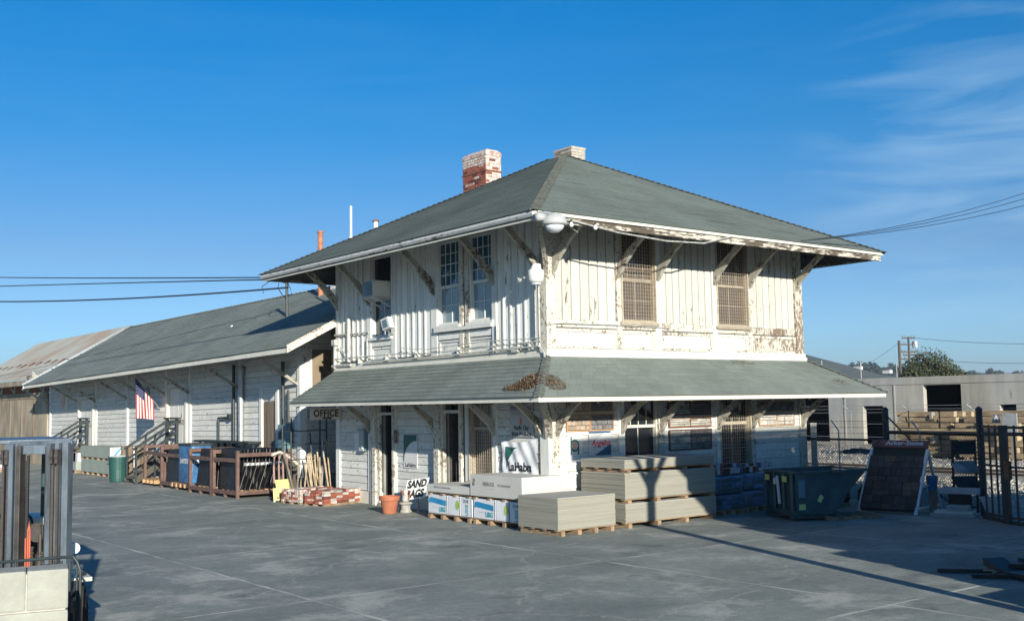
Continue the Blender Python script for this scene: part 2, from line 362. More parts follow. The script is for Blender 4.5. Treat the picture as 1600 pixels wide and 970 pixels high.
def shingle_mat(name, c=(.128,.160,.148)):
    m, t, b = M_(name); b.inputs['Roughness'].default_value = .92; b.inputs['Specular IOR Level'].default_value = .2
    uv = node(t, 'ShaderNodeUVMap'); sp = node(t, 'ShaderNodeSeparateXYZ', {0: uv.outputs[0]})
    row = node(t, 'ShaderNodeMath', {0: sp.outputs['Y']}, operation='FLOOR')
    rn = node(t, 'ShaderNodeTexWhiteNoise', {'W': row.outputs[0]}, noise_dimensions='1D')
    u = node(t, 'ShaderNodeMath', {0: sp.outputs['X'], 1: 3.3}, operation='MULTIPLY')
    u2 = node(t, 'ShaderNodeMath', {0: u.outputs[0], 1: rn.outputs[0]}, operation='ADD')
    fl = node(t, 'ShaderNodeMath', {0: u2.outputs[0]}, operation='FLOOR')
    cb = node(t, 'ShaderNodeCombineXYZ', {0: fl.outputs[0], 1: row.outputs[0]})
    tn = node(t, 'ShaderNodeTexWhiteNoise', {'Vector': cb.outputs[0]}, noise_dimensions='2D')
    co = ocoord(t, rnd=False)
    n1 = node(t, 'ShaderNodeTexNoise', {'Vector': co, 'Scale': .7, 'Detail': 5})
    n2 = node(t, 'ShaderNodeTexNoise', {'Vector': co, 'Scale': 60, 'Detail': 3})
    v = node(t, 'ShaderNodeMapRange', {0: tn.outputs[0], 3: .91, 4: 1.07})
    v1 = node(t, 'ShaderNodeMapRange', {0: n1.outputs[0], 1: .3, 2: .7, 3: .86, 4: 1.14})
    v2 = node(t, 'ShaderNodeMapRange', {0: n2.outputs[0], 1: .3, 2: .7, 3: .85, 4: 1.15})
    a = node(t, 'ShaderNodeMath', {0: v.outputs[0], 1: v1.outputs[0]}, operation='MULTIPLY')
    a2 = node(t, 'ShaderNodeMath', {0: a.outputs[0], 1: v2.outputs[0]}, operation='MULTIPLY')
    fr = node(t, 'ShaderNodeMath', {0: u2.outputs[0]}, operation='FRACT')
    sl = node(t, 'ShaderNodeMapRange', {0: fr.outputs[0], 1: .0, 2: .05, 3: .55, 4: 1})
    a3 = node(t, 'ShaderNodeMath', {0: a2.outputs[0], 1: sl.outputs[0]}, operation='MULTIPLY')
    hs = node(t, 'ShaderNodeHueSaturation', {'Color': rgba(c), 'Value': a3.outputs[0]})
    t.links.new(hs.outputs[0], b.inputs['Base Color'])
    bp = node(t, 'ShaderNodeBump', {'Height': n2.outputs[0], 'Strength': .5, 'Distance': .01}); t.links.new(bp.outputs[0], b.inputs['Normal'])
    return m
MT['shingle'] = shingle_mat('grey_green_shingle', (.128,.155,.144))
MT['shingle_c'] = shingle_mat('brightened_canopy_shingle', (.172,.200,.183))  # lighter copy of the roof shingle, wall-bounced light put into its colour
MT['shingle_w'] = shingle_mat('grey_green_shingle_older', (.205,.235,.215))
MT['cap'] = plain('hip_cap_shingle', (.135,.155,.140), .9, scale=10, bump=.3, var=.2)
def yard_mat():
    m, t, b = M_('stained_yard_concrete'); b.inputs['Roughness'].default_value = .85; b.inputs['Specular IOR Level'].default_value = .3
    g = node(t, 'ShaderNodeNewGeometry'); co = g.outputs['Position']
    st = node(t, 'ShaderNodeMapping', {'Vector': co, 'Rotation': (0,0,R_(-38)), 'Scale': (.8, 1.25, 1)}).outputs[0]
    a = node(t, 'ShaderNodeTexNoise', {'Vector': st, 'Scale': .55, 'Detail': 6, 'Roughness': .62})
    b2 = node(t, 'ShaderNodeTexNoise', {'Vector': co, 'Scale': .75, 'Detail': 9, 'Roughness': .66, 'Distortion': .3})
    c = node(t, 'ShaderNodeTexNoise', {'Vector': co, 'Scale': 45, 'Detail': 4})
    d = node(t, 'ShaderNodeTexNoise', {'Vector': st, 'Scale': .28, 'Detail': 3})
    base = node(t, 'ShaderNodeMixRGB', {0: node(t, 'ShaderNodeMapRange', {0: a.outputs[0], 1: .3, 2: .7}).outputs[0], 1: rgba((.160,.184,.168)), 2: rgba((.262,.286,.258))})
    dust = node(t, 'ShaderNodeMapRange', {0: b2.outputs[0], 1: .49, 2: .60, 3: 0, 4: .8})
    dm = node(t, 'ShaderNodeMapRange', {0: d.outputs[0], 1: .40, 2: .55})
    df = node(t, 'ShaderNodeMath', {0: dust.outputs[0], 1: dm.outputs[0]}, operation='MULTIPLY')
    x1 = node(t, 'ShaderNodeMixRGB', {0: df.outputs[0], 1: base.outputs[0], 2: rgba((.43,.43,.385))})
    oil = node(t, 'ShaderNodeTexNoise', {'Vector': st, 'Scale': .8, 'Detail': 5, 'Distortion': .3})
    of = node(t, 'ShaderNodeMapRange', {0: oil.outputs[0], 1: .60, 2: .72, 3: 0, 4: .55})
    x2 = node(t, 'ShaderNodeMixRGB', {0: of.outputs[0], 1: x1.outputs[0], 2: rgba((.07,.072,.075))})
    gr = node(t, 'ShaderNodeTexNoise', {'Vector': co, 'Scale': 7, 'Detail': 8, 'Roughness': .75})
    gv = node(t, 'ShaderNodeMapRange', {0: gr.outputs[0], 1: .3, 2: .7, 3: .80, 4: 1.2})
    x2 = node(t, 'ShaderNodeHueSaturation', {'Color': x2.outputs[0], 'Value': gv.outputs[0]})
    sp_ = node(t, 'ShaderNodeTexNoise', {'Vector': co, 'Scale': 22, 'Detail': 2})
    sf_ = node(t, 'ShaderNodeMapRange', {0: sp_.outputs[0], 1: .70, 2: .74, 3: 0, 4: .6})
    x2 = node(t, 'ShaderNodeMixRGB', {0: sf_.outputs[0], 1: x2.outputs[0], 2: rgba((.05,.05,.05))})
    cv = node(t, 'ShaderNodeMapRange', {0: c.outputs[0], 1: .3, 2: .7, 3: .82, 4: 1.16})
    hs = node(t, 'ShaderNodeHueSaturation', {'Color': x2.outputs[0], 'Value': cv.outputs[0]})
    # hairline cracks
    vo = node(t, 'ShaderNodeTexVoronoi', {'Vector': node(t, 'ShaderNodeVectorMath', {0: co, 1: node(t, 'ShaderNodeVectorMath', {0: b2.outputs['Color'], 'Scale': 1.4}, operation='SCALE').outputs[0]}, operation='ADD').outputs[0], 'Scale': .23}, feature='DISTANCE_TO_EDGE')
    ck = node(t, 'ShaderNodeMapRange', {0: vo.outputs[0], 1: .0, 2: .006, 3: .8, 4: 0})
    x3 = node(t, 'ShaderNodeMixRGB', {0: ck.outputs[0], 1: hs.outputs[0], 2: rgba((.38,.37,.33))})
    t.links.new(x3.outputs[0], b.inputs['Base Color'])
    bp = node(t, 'ShaderNodeBump', {'Height': c.outputs[0], 'Strength': .25, 'Distance': .006}); t.links.new(bp.outputs[0], b.inputs['Normal'])
    return m
MT['yard'] = yard_mat()
MT['jointdust'] = plain('pale_joint_dust', (.56,.56,.50), .95, c2=(.26,.27,.25), scale=1.3, var=.02)
MT['gravel_base'] = plain('gravel_ground', (.46,.44,.36), .95, c2=(.27,.255,.21), scale=7, bump=.9, detail=8, var=.02)
MT['land'] = plain('dry_grass_land', (.14,.13,.075), .95, c2=(.09,.09,.055), scale=.02, var=.02)
MT['hill'] = plain('hazy_hillside', (.085,.095,.07), .95, c2=(.055,.065,.05), scale=.02, var=.02, detail=8)
def concrete_wall_mat():
    m, t, b = M_('stained_tilt_up_concrete'); b.inputs['Roughness'].default_value = .9; b.inputs['Specular IOR Level'].default_value = .2
    g = node(t, 'ShaderNodeNewGeometry'); co = g.outputs['Position']
    st = node(t, 'ShaderNodeMapping', {'Vector': co, 'Scale': (1, 1.4, .25)}).outputs[0]
    a = node(t, 'ShaderNodeTexNoise', {'Vector': st, 'Scale': .9, 'Detail': 7, 'Roughness': .65})
    c = node(t, 'ShaderNodeTexNoise', {'Vector': co, 'Scale': .22, 'Detail': 3})
    x = node(t, 'ShaderNodeMixRGB', {0: node(t, 'ShaderNodeMapRange', {0: a.outputs[0], 1: .32, 2: .62}).outputs[0], 1: rgba((.27,.255,.22)), 2: rgba((.42,.405,.36))})
    y = node(t, 'ShaderNodeMixRGB', {0: node(t, 'ShaderNodeMapRange', {0: c.outputs[0], 1: .5, 2: .65, 3: 0, 4: .4}).outputs[0], 1: x.outputs[0], 2: rgba((.30,.34,.36))})
    z = node(t, 'ShaderNodeMixRGB', {0: node(t, 'ShaderNodeMapRange', {0: a.outputs[0], 1: .70, 2: .74, 3: 0, 4: .7}).outputs[0], 1: y.outputs[0], 2: rgba((.12,.10,.08))})
    t.links.new(z.outputs[0], b.inputs['Base Color']); return m
MT['tiltup'] = concrete_wall_mat()
MT['stucco_brown'] = plain('brown_stained_concrete', (.42,.36,.26), .9, c2=(.20,.165,.12), scale=1.2, stretch=(1,1,.5), bump=.3, detail=8)
MT['corr'] = plain('corrugated_old_roof', (.33,.35,.32), .7, c2=(.28,.23,.185), scale=.5, stretch=(1,1,1), var=.03, detail=7)
MT['leaf'] = plain('dark_green_leaves', (.055,.075,.025), .7, c2=(.03,.045,.018), scale=3, var=.3)
MT['leaf2'] = plain('olive_leaves', (.10,.105,.04), .7, scale=3, var=.3)
MT['farleaf'] = plain('far_tree_leaves', (.03,.055,.035), .8, scale=.3, var=.3)
MT['bark'] = plain('bark', (.10,.08,.06), .9, scale=6)
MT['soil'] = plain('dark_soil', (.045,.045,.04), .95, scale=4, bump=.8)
# ================================================================== SETTING
def structure(name, mb, mat, **k): return put(name, mb, mat, kind='structure', **k)
structure('land', MB().box(-3000, 3000, -3000, 3000, -1.2, -.10), MT['land'])
structure('yard_base', MB().box(-40, 8.3, -40, 70, -.09, -.0025), MT['jointdust'])
yard = thing('yard_pavement', (0,0,0), None, None, kind='structure')
xs = [-40, -31.9, -27, -22.1, -17.2, -12.3, -7.4, -2.6, 2.4, 8.3]; ys = [-40, -28.8, -23.9, -19, -14.1, -9.2, -4.3, .6, 5.5, 10.4, 15.3, 20.2, 25.1, 30, 35, 52, 70]
for i in range(len(xs)-1):
    for j in range(len(ys)-1):
        if xs[i] >= 0 and ys[j] >= 0.5 and ys[j] < 30: continue
        g = .024
        x0, x1, y0, y1 = xs[i]+g, xs[i+1]-g, ys[j]+g, ys[j+1]-g
        n = 14; mb = MB(); top = []
        def jit(): return random.uniform(-.02, .02)
        for k in range(n): top.append((x0+(x1-x0)*k/n, y0+jit()))
        for k in range(n): top.append((x1+jit(), y0+(y1-y0)*k/n))
        for k in range(n): top.append((x1-(x1-x0)*k/n, y1+jit()))
        for k in range(n): top.append((x0+jit(), y1-(y1-y0)*k/n))
        mb.add([(x, y, 0) for x, y in top], [tuple(range(len(top)))])
        put('concrete_slab', mb, MT['yard'], yard, fix=False)
# gravel ground east of the yard with a slight relief
def sheet(x0, x1, y0, y1, step, zf):
    nx = int((x1-x0)/step); ny = int((y1-y0)/step); mb = MB()
    vs = [(x0+(x1-x0)*i/nx, y0+(y1-y0)*j/ny, zf(x0+(x1-x0)*i/nx, y0+(y1-y0)*j/ny)) for j in range(ny+1) for i in range(nx+1)]
    fs = [(j*(nx+1)+i, j*(nx+1)+i+1, (j+1)*(nx+1)+i+1, (j+1)*(nx+1)+i) for j in range(ny) for i in range(nx)]
    return mb.add(vs, fs)
structure('gravel_ground', sheet(8.32, 75, -40, 75, .7, lambda x, y: -.03 + .05*math.sin(x*1.3+y*.7)*math.sin(y*.9) * min(1, (x-8.3)/2)), MT['gravel_base'], fix=False)
# loose ballast stones
gm = MB()
for k in range(15000):
    x = random.uniform(8.5, 34); y = random.uniform(-14, 17)
    if k < 9000: x = random.uniform(8.5, 22); y = random.uniform(-9, 9)
    s = random.uniform(.025, .06); z = random.uniform(-.02, .04)
    a = random.uniform(0, 6.3); ca, sa = math.cos(a)*s, math.sin(a)*s
    gm.add([(x+ca,y+sa,z),(x-sa,y+ca,z+s*.3),(x-ca,y-sa,z),(x+sa,y-ca,z+s*.2),(x+random.uniform(-.3,.3)*s,y,z+s)], [(0,1,4),(1,2,4),(2,3,4),(3,0,4)])
MT['ballast'] = plain('pale_ballast_stone', (.50,.47,.39), .95, c2=(.26,.25,.22), scale=3, var=.02)
put('ballast_stones', gm, MT['ballast'], label='loose pale ballast stones scattered beside the railway track', cat='gravel', kind='stuff', fix=False)
# hills
def hill(name, pts, depth, mat):
    mb = MB(); n = len(pts)
    for i in range(n-1):
        (x0,y0,z0), (x1,y1,z1) = pts[i], pts[i+1]
        dx, dy = depth
        mb.add([(x0-dx,y0-dy,-3),(x1-dx,y1-dy,-3),(x1-dx*.35,y1-dy*.35,z1*.72),(x0-dx*.35,y0-dy*.35,z0*.72),(x1,y1,z1),(x0,y0,z0),(x1+dx,y1+dy,-3),(x0+dx,y0+dy,-3)],
               [(0,1,2,3),(3,2,4,5),(5,4,6,7)])
    return structure(name, mb, mat, fix=False)
def far(px, py, d):     # a far point seen at this bearing (only used for the skyline, hundreds of metres away)
    fx, fy = .6121, .7861
    t = (px-800)/1703.24; u = (485-py)/1703.24
    v = Vector((.78976*t - .04*u - .6121*-1, -.61317*t - .0778*u + .7861, -.01664*t + .99614*u + .08621))
    k = d/(v.x*fx + v.y*fy)
    return (-13.825+v.x*k, -16.616+v.y*k, 2.35+v.z*k)
random.seed(3)
sk0 = [(900,600),(1000,570),(1080,548),(1150,542),(1215,546),(1250,551),(1270,557),(1290,565),(1312,574),(1335,580),(1360,583),(1400,585),(1500,590),(1640,594),(1800,596)]
sk = []
for (xa, ya), (xb, yb) in zip(sk0, sk0[1:]):
    for q_ in range(8): sk.append((xa+(xb-xa)*q_/8, ya+(yb-ya)*q_/8+random.uniform(-.35,.35)))
sk.append(sk0[-1])
hill('dry_hillside', [far(x, y, 900) for x, y in sk], (160, 210), MT['hill'])
hill('far_wooded_ridge', [far(x, y, 1150) for x, y in [(1200,585),(1300,578),(1340,575),(1400,573),(1440,577),(1520,582),(1560,583),(1640,582),(1760,585)]], (140, 180), MT['farleaf'])
hill('western_rise', [far(x, y, 2200) for x, y in [(-700,655),(-300,645),(0,640),(300,636),(700,628),(1000,615)]], (300, 300), MT['hill'])
def clump(mb, c, r, n, s, flat=.8):
    c = Vector(c)
    for k in range(n):
        d = Vector((random.gauss(0,1), random.gauss(0,1), random.gauss(0,1))).normalized() * r * random.random()**.45
        d.z *= flat; p = c + d
        a = Vector((random.gauss(0,1), random.gauss(0,1), random.gauss(0,1))).normalized(); b = a.cross(Vector((random.gauss(0,1),random.gauss(0,1),.3))).normalized()
        q = s*random.uniform(.6, 1.3)
        mb.add([p-a*q, p+b*q*.45, p+a*q, p-b*q*.45], [(0,1,2,3)])
for k, (px, py, r) in enumerate([(1330,576,7),(1345,572,8),(1358,571,8),(1372,574,7),(1388,577,6),(1400,573,7),(1512,582,5),(1524,583,5),(1553,581,6),(1590,582,5)]):
    p = far(px, py+4, 850); mb = MB(); m2 = MB()
    for q in range(4): clump(mb, (p[0]+random.uniform(-r,r)*.8, p[1]+random.uniform(-r,r)*.8, p[2]+random.uniform(-.2,.3)*r), r*.6, 60, 1.6)
    m2.tube([(p[0],p[1],p[2]-12),(p[0],p[1],p[2])], [.5,.25], 5)
    t = thing('far_tree', (p[0],p[1],p[2]-12), ['small dark tree on the ridge, %s' % s for s in ('first right of the hill slope','second along from the hill slope','third along, the tallest of its clump','fourth along from the hill slope','behind the utility poles on the left','just left of the taller utility pole','right of the round bushy tree','second right of the round bushy tree','above the wide doorway right end','far right by the photo edge')][k], 'tree', 'small trees on the far ridge')
    put('crown', mb, MT['farleaf'], t, fix=False); put('trunk', m2, MT['bark'], t)
for k, (px, py, w) in enumerate([(1387,580,3.5),(1341,574,3)]):
    p = far(px, py, 800); t = thing('far_house', (p[0],p[1],p[2]-1), ['tiny white house on the ridge left of the utility poles','tiny pale house near the hill slope foot'][k], 'house')
    put('wall', MB().box(p[0]-w/2,p[0]+w/2,p[1]-3,p[1]+3,p[2]-1.5,p[2]+1.0), MT['sign_white'], t)
    put('roof', MB().prism([(p[0]-w/2-.5,p[1]-3.4,p[2]+1.0),(p[0]-w/2-.5,p[1]+3.4,p[2]+1.0),(p[0]-w/2-.5,p[1],p[2]+2.2)], (w+1,0,0)), MT['bark'], t)
# ================================================================== roof helpers
def shingle_face(mb, A, B, Cc, D, pitch=.145, butt=.014, wav=.004):
    """A,B eave ends, D,Cc upper ends (A-D and B-C are the sides)"""
    A, B, Cc, D = map(Vector, (A, B, Cc, D))
    n = (B-A).cross(D-A).normalized()
    if n.z < 0: n = -n
    sl = ((D+Cc)/2 - (A+B)/2); ln = abs(sl.dot((B-A).normalized().cross(n))); rows = max(1, round(ln/pitch))
    ax = (B-A).normalized()
    for r in range(rows):
        f0, f1 = r/rows, (r+1)/rows
        p0, q0 = A.lerp(D, f0), B.lerp(Cc, f0); p1, q1 = A.lerp(D, f1), B.lerp(Cc, f1)
        seg = max(1, int((q0-p0).length/.9)); tb = (butt)
        u0a = (p0-A).dot(ax); Lq = (q0-p0).length
        jj = [random.uniform(-wav, wav) for _ in range(seg+1)]
        low = [p0.lerp(q0, k/seg) + n*(tb+jj[k]) + (A-D).normalized()*jj[k]*1.5 for k in range(seg+1)]
        hi = [p1.lerp(q1, k/seg) + n*.002 for k in range(seg+1)]
        und = [v - n*(tb+.003) for v in low]
        b = len(mb.v); mb.v += [tuple(v) for v in low+hi+und]; m = seg+1
        for k in range(seg):
            ua, ub = u0a + Lq*k/seg, u0a + Lq*(k+1)/seg
            mb.f.append((b+k, b+k+1, b+m+k+1, b+m+k)); mb.uv.append([(ua, r+.05),(ub, r+.05),(ub, r+.9),(ua, r+.9)])
            mb.f.append((b+2*m+k, b+2*m+k+1, b+k+1, b+k)); mb.uv.append([(ua, r+.05)]*4)
def caps(mb, P0, P1, w=.13, step=.15, n1=None, n2=None):
    """bent cap shingles over a hip or ridge from P0 (low) to P1 (high)"""
    P0, P1 = Vector(P0), Vector(P1); d = (P1-P0); ln = d.length; d.normalize(); n1, n2 = Vector(n1).normalized(), Vector(n2).normalized()
    s1 = d.cross(n1).normalized(); s2 = d.cross(n2).normalized()
    up = (n1+n2).normalized()
    if s1.dot(n2) > 0: s1 = -s1
    if s2.dot(n1) > 0: s2 = -s2
    k = 0.0
    while k < ln - .05:
        a = P0 + d*k + up*.040; e = P0 + d*min(ln, k+step*1.12) + up*.014
        j = random.uniform(.92, 1.08)
        wl = s1*w*j; wr = s2*w*j
        vs = [a, a+wl, e+wl, e, a+wr, e+wr, a-up*.02, a+wl-n1*.03, a+wr-n2*.03]
        mb.add(vs, [(0,1,2,3),(4,0,3,5),(0,6,7,1),(0,4,8,6)]); k += step
# ================================================================== TWO-STOREY DEPOT
WX, LY = 7.96, 8.5
dep = thing('two_storey_depot', (0,0,0), 'two storey white timber station building with hipped roof and canopy, paint badly peeling', 'building')
class Face:
    def __init__(s, o, u, n): s.o = Vector(o); s.u = Vector(u); s.n = Vector(n)
    def p(s, u, z, d=0): return s.o + s.u*u + s.n*d + Vector((0,0,z))
    def box(s, mb, u0, u1, z0, z1, d0, d1):
        a, b = s.p(u0, z0, d0), s.p(u1, z1, d1); return mb.box(a.x, b.x, a.y, b.y, a.z, b.z)
FL = Face((0,0,0), (0,1,0), (-1,0,0)); FR = Face((0,0,0), (1,0,0), (0,-1,0))
FB = Face((0,LY,0), (1,0,0), (0,1,0)); FE = Face((WX,0,0), (0,1,0), (1,0,0))
def wall_open(F, mb, u0, u1, z0, z1, th, ops):
    us = sorted({u0, u1} | {v for o in ops for v in o[:2]}); zs = sorted({z0, z1} | {v for o in ops for v in o[2:4]})
    for i in range(len(us)-1):
        run = None
        for j in range(len(zs)-1):
            cu, cz = (us[i]+us[i+1])/2, (zs[j]+zs[j+1])/2
            if not (u0 < cu < u1 and z0 < cz < z1): continue
            if any(o[0] < cu < o[1] and o[2] < cz < o[3] for o in ops):
                if run: F.box(mb, us[i], us[i+1], run[0], run[1], -th, 0); run = None
            else: run = (run[0], zs[j+1]) if run else (zs[j], zs[j+1])
        if run: F.box(mb, us[i], us[i+1], run[0], run[1], -th, 0)
opL = [(5.75,6.28,.06,2.16),(5.75,6.28,2.22,2.5),(2.95,3.51,.06,2.19),(2.95,3.51,2.26,2.55),(1.78,2.62,.75,2.5),
       (5.80,6.76,4.05,6.05),(1.74,2.60,4.15,6.05),(2.96,3.84,4.15,6.05)]
opR = [(1.98,2.98,.7,2.5),(4.93,5.97,.7,2.5),(1.99,3.0,4.05,6.05),(4.96,6.03,4.05,6.05)]
wl = MB(); wall_open(FL, wl, 0, LY, 0, 6.3, .14, opL); wallL = put('wall', wl, MT['core'], dep)
wr = MB(); wall_open(FR, wr, .142, WX-.142, 0, 6.3, .14, opR); wallR = put('wall', wr, MT['core'], dep)
put('wall', MB().box(.142, WX, LY-.14, LY, 0, 6.3), MT['core'], dep)
put('wall', MB().box(WX-.14, WX, 0, LY-.142, 0, 6.3), MT['core'], dep)
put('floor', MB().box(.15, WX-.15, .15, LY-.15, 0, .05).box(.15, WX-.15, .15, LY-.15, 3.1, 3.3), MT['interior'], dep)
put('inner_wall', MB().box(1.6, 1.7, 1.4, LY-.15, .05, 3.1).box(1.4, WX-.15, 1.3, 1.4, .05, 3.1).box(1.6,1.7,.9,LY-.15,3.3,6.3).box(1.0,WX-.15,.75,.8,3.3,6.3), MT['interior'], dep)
# --- horizontal drop siding, ground floor
def siding(F, par, u0, u1, z0, z1, pitch=.176, ops=(), d=.022, mat='siding', tilt=.012, split=0):
    z = z0; k = 0
    while z < z1 - .03:
        zt = min(z+pitch-.012, z1)
        segs = [(u0, u1)]
        for o in ops:
            if o[2] < zt and o[3] > z:
                ns = []
                for a, b in segs:
                    if o[0] > a and o[0] < b: ns.append((a, o[0]))
                    if o[1] > a and o[1] < b: ns.append((o[1], b))
                    if o[1] <= a or o[0] >= b: ns.append((a, b))
                segs = ns
        for a, b in segs:
            if b-a < .03: continue
            cuts = [a, b]
            if split and b-a > 1.2 and random.random() < split: cuts = [a, a+(b-a)*random.uniform(.3,.7), b]
            for c0, c1 in zip(cuts, cuts[1:]):
                j = random.uniform(0, .004); mb = MB(); e0, e1 = random.uniform(-.003,.003), random.uniform(-.003,.003)
                q = [F.p(c0+.002, z+e0, -.01), F.p(c1-.002, z+e1, -.01), F.p(c1-.002, z+e1, d+tilt+j), F.p(c0+.002, z+e0, d+tilt+j),
                     F.p(c0+.002, zt+e0, -.01), F.p(c1-.002, zt+e1, -.01), F.p(c1-.002, zt+e1, d-.008+j), F.p(c0+.002, zt+e0, d-.008+j)]
                mb.add(q, [(0,1,2,3),(4,7,6,5),(3,2,6,7),(0,4,5,1),(1,5,6,2),(0,3,7,4)])
                put('siding_board', mb, MT[mat], par)
        z += pitch; k += 1
for a, b in ((.2,1.66),(4.02,5.62),(6.9,8.34)): siding(FL, wallL, a, b, .32, 2.75, split=.25)
for a, b in ((.2,1.82),(3.15,4.8),(6.12,7.78)): siding(FR, wallR, a, b, .32, 2.75, split=.3)
siding(FL, wallL, 1.8, 2.6, .32, .7); siding(FR, wallR, 2.0, 2.95, .32, .62); siding(FR, wallR, 4.95, 5.95, .32, .62)
bb = MB()
for a, b in ((.02,2.92),(3.54,5.72),(6.31,8.5)): FL.box(bb, a, b, .0, .30, 0, .05)
FR.box(bb, -.05, 8.0, .0, .30, 0, .05)
put('base_board', bb, MT['cream'], dep)
# --- board siding upstairs
def boards(F, par, u0, u1, z0, z1, n, mat, gap=.022):
    w = (u1-u0)/n
    for k in range(n):
        a, b = u0+w*k+gap/2, u0+w*(k+1)-gap/2; j = random.uniform(0, .005); mb = MB()
        e = random.uniform(-.006, .006)
        # boards with a raised middle so the joints read as grooves
        prof = [(a,-.01),(a,.012+j),(a+.018,.028+j),(b-.018,.028+j),(b,.012+j),(b,-.01)]
        poly = [F.p(u, z0+e, d) for u, d in prof]; mb.prism(poly, (0,0,z1-z0)); put('wall_board', mb, MT[mat], par)
def battens(F, par, us, z0, z1, mat='paint_board'):
    for u in us:
        mb = MB(); F.box(mb, u-.022, u+.022, z0, z1, .0, .062); put('batten', mb, MT[mat], par)
for a, b, n in ((.16,1.60,6),(4.08,5.60,6),(6.96,8.36,6)):
    boards(FL, wallL, a, b, 3.52 if a < 6 else 3.52, 6.28, n, 'paint_board', gap=.016)
    w = (b-a)/n; battens(FL, wallL, [a+w*k for k in range(1, n)], 3.52, 6.28)
for a, b, n in ((.14,1.86,7),(3.16,4.82,8),(6.16,7.78,7)): boards(FR, wallR, a, b, 4.05, 6.28, n, 'board_sun_toned', gap=.030)
# --- posts and trim
def post(F, u0, u1, z0, z1, d, mat='paint'):
    mb = MB(); F.box(mb, u0, u1, z0, z1, 0, d); return put('trim_post', mb, MT[mat], dep)
for a, b, d, m in ((1.60,1.74,.07,'paint'),(3.84,4.08,.055,'paint'),(2.60,2.74,.055,'paint_bad'),(2.82,2.96,.055,'paint_bad'),(5.60,5.80,.06,'paint'),(6.76,6.96,.06,'paint'),(8.36,8.52,.07,'paint')):
    post(FL, a, b, 3.46, 6.28, d, m)
post(FL, 2.74, 2.82, 4.0, 6.28, .02, 'paint_worst')
for a, b, m in ((1.86,1.99,'paint_bad'),(3.0,3.16,'paint'),(4.82,4.96,'paint'),(6.03,6.16,'paint_bad')): post(FR, a, b, 3.46, 6.28, .06, m)
cp = MB().box(-.075, .16, -.075, -.002, 3.46, 6.28); put('corner_post', cp, MT['paint_bad'], dep)
cp = MB().box(-.075, -.002, 0, .14, 3.46, 6.28); put('corner_post', cp, MT['paint_bad'], dep)
cp = MB().box(WX-.2, WX+.07, -.075, -.002, 3.46, 6.28); put('corner_post', cp, MT['paint_worst'], dep)
# ground floor posts
for a, b, d, m in ((-.06,.2,.075,'paint'),(1.66,1.80,.07,'paint'),(2.62,2.78,.07,'paint'),(3.82,4.02,.07,'paint'),(5.62,5.74,.07,'paint'),(6.72,6.90,.07,'paint'),(8.34,8.52,.07,'paint')):
    post(FL, a, b, .304, 2.9, d, m)
for a, b, m in ((0.0,.2,'paint_bad'),(1.82,1.98,'paint'),(2.98,3.15,'paint_bad'),(4.80,4.93,'paint'),(5.97,6.12,'paint_bad'),(7.78,8.02,'paint_bad')): post(FR, a, b, .304, 2.9, .07, m)
# door casings standing out as stepped jambs
for a, b, d in ((6.28,6.40,.11),(6.41,6.55,.17),(6.56,6.71,.12),(3.52,3.62,.14),(3.63,3.81,.20),(5.66,5.745,.10),(2.86,2.95,.12)):
    jm = MB(); FL.box(jm, a, b, .0, 2.72, .052, d); put('door_jamb', jm, MT['paint_bad'], dep)
hd = MB(); FL.box(hd, 5.745, 6.28, 2.16, 2.22, -.06, .12); FL.box(hd, 2.95, 3.52, 2.19, 2.26, -.06, .12); put('door_head', hd, MT['paint'], dep)
for q_ in ((5.75,6.28,2.22,2.5),(2.95,3.51,2.26,2.55)): tg = MB(); FL.box(tg, *q_, -.09, -.08); put('transom_glass', tg, MT['glass_dark'], dep)
dr = MB().box(.02, .06, 3.48, 3.51, .06, 2.18).box(.06, .62, 3.44, 3.49, .06, 2.18); 
door = put('door', dr, MT['dark_wood'], dep); put('handle', MB().tube([(.5,3.40,1.0),(.5,3.40,1.3)], .012, 6).box(.46,.52,3.40,3.44,.98,1.02).box(.46,.52,3.40,3.44,1.28,1.32), MT['galv'], door)
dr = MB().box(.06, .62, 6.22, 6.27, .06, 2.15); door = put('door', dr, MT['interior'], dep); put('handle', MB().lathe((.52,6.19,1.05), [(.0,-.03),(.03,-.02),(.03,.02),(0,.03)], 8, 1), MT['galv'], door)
put('threshold', MB().box(-.16, .1, 5.72, 6.3, 0, .07).box(-.16, .1, 2.93, 3.53, 0, .07), MT['greywood'], dep)
# --- skirt mouldings over the canopy and the panelled band
sk_ = MB(); FL.box(sk_, .003, 8.54, 3.28, 3.37, 0, .12); FL.box(sk_, .003, 8.54, 3.373, 3.46, 0, .09)
put('skirt_moulding', sk_, MT['cream'], dep)
sk_ = MB(); FR.box(sk_, -.123, 8.08, 3.28, 3.37, .0, .12); FR.box(sk_, -.093, 8.06, 3.373, 3.46, 0, .09)
put('skirt_moulding', sk_, MT['cream'], dep)
for a, b in ((.16,1.86),(1.99,3.0),(3.16,4.82),(4.96,6.03),(6.16,7.76)):
    mat = 'paint_worst' if a > 6 else 'paint_bad'
    mb = MB(); FR.box(mb, a+.002, b-.002, 3.463, 3.52, 0, .045); FR.box(mb, a+.002, b-.002, 3.80, 3.865, 0, .045)
    FR.box(mb, a+.002, a+.09, 3.522, 3.798, 0, .045); FR.box(mb, b-.09, b-.002, 3.522, 3.798, 0, .045); put('panel_frame', mb, MT['paint_bad'], wallR)
    mb = MB(); FR.box(mb, a+.092, b-.092, 3.522, 3.798, 0, .018); put('panel', mb, MT['paint_worst' if a > 6 else 'paint'], wallR)
    mb = MB(); FR.box(mb, a+.002, b-.002, 3.89, 4.045, 0, .05); put('panel_rail', mb, MT[mat], wallR)
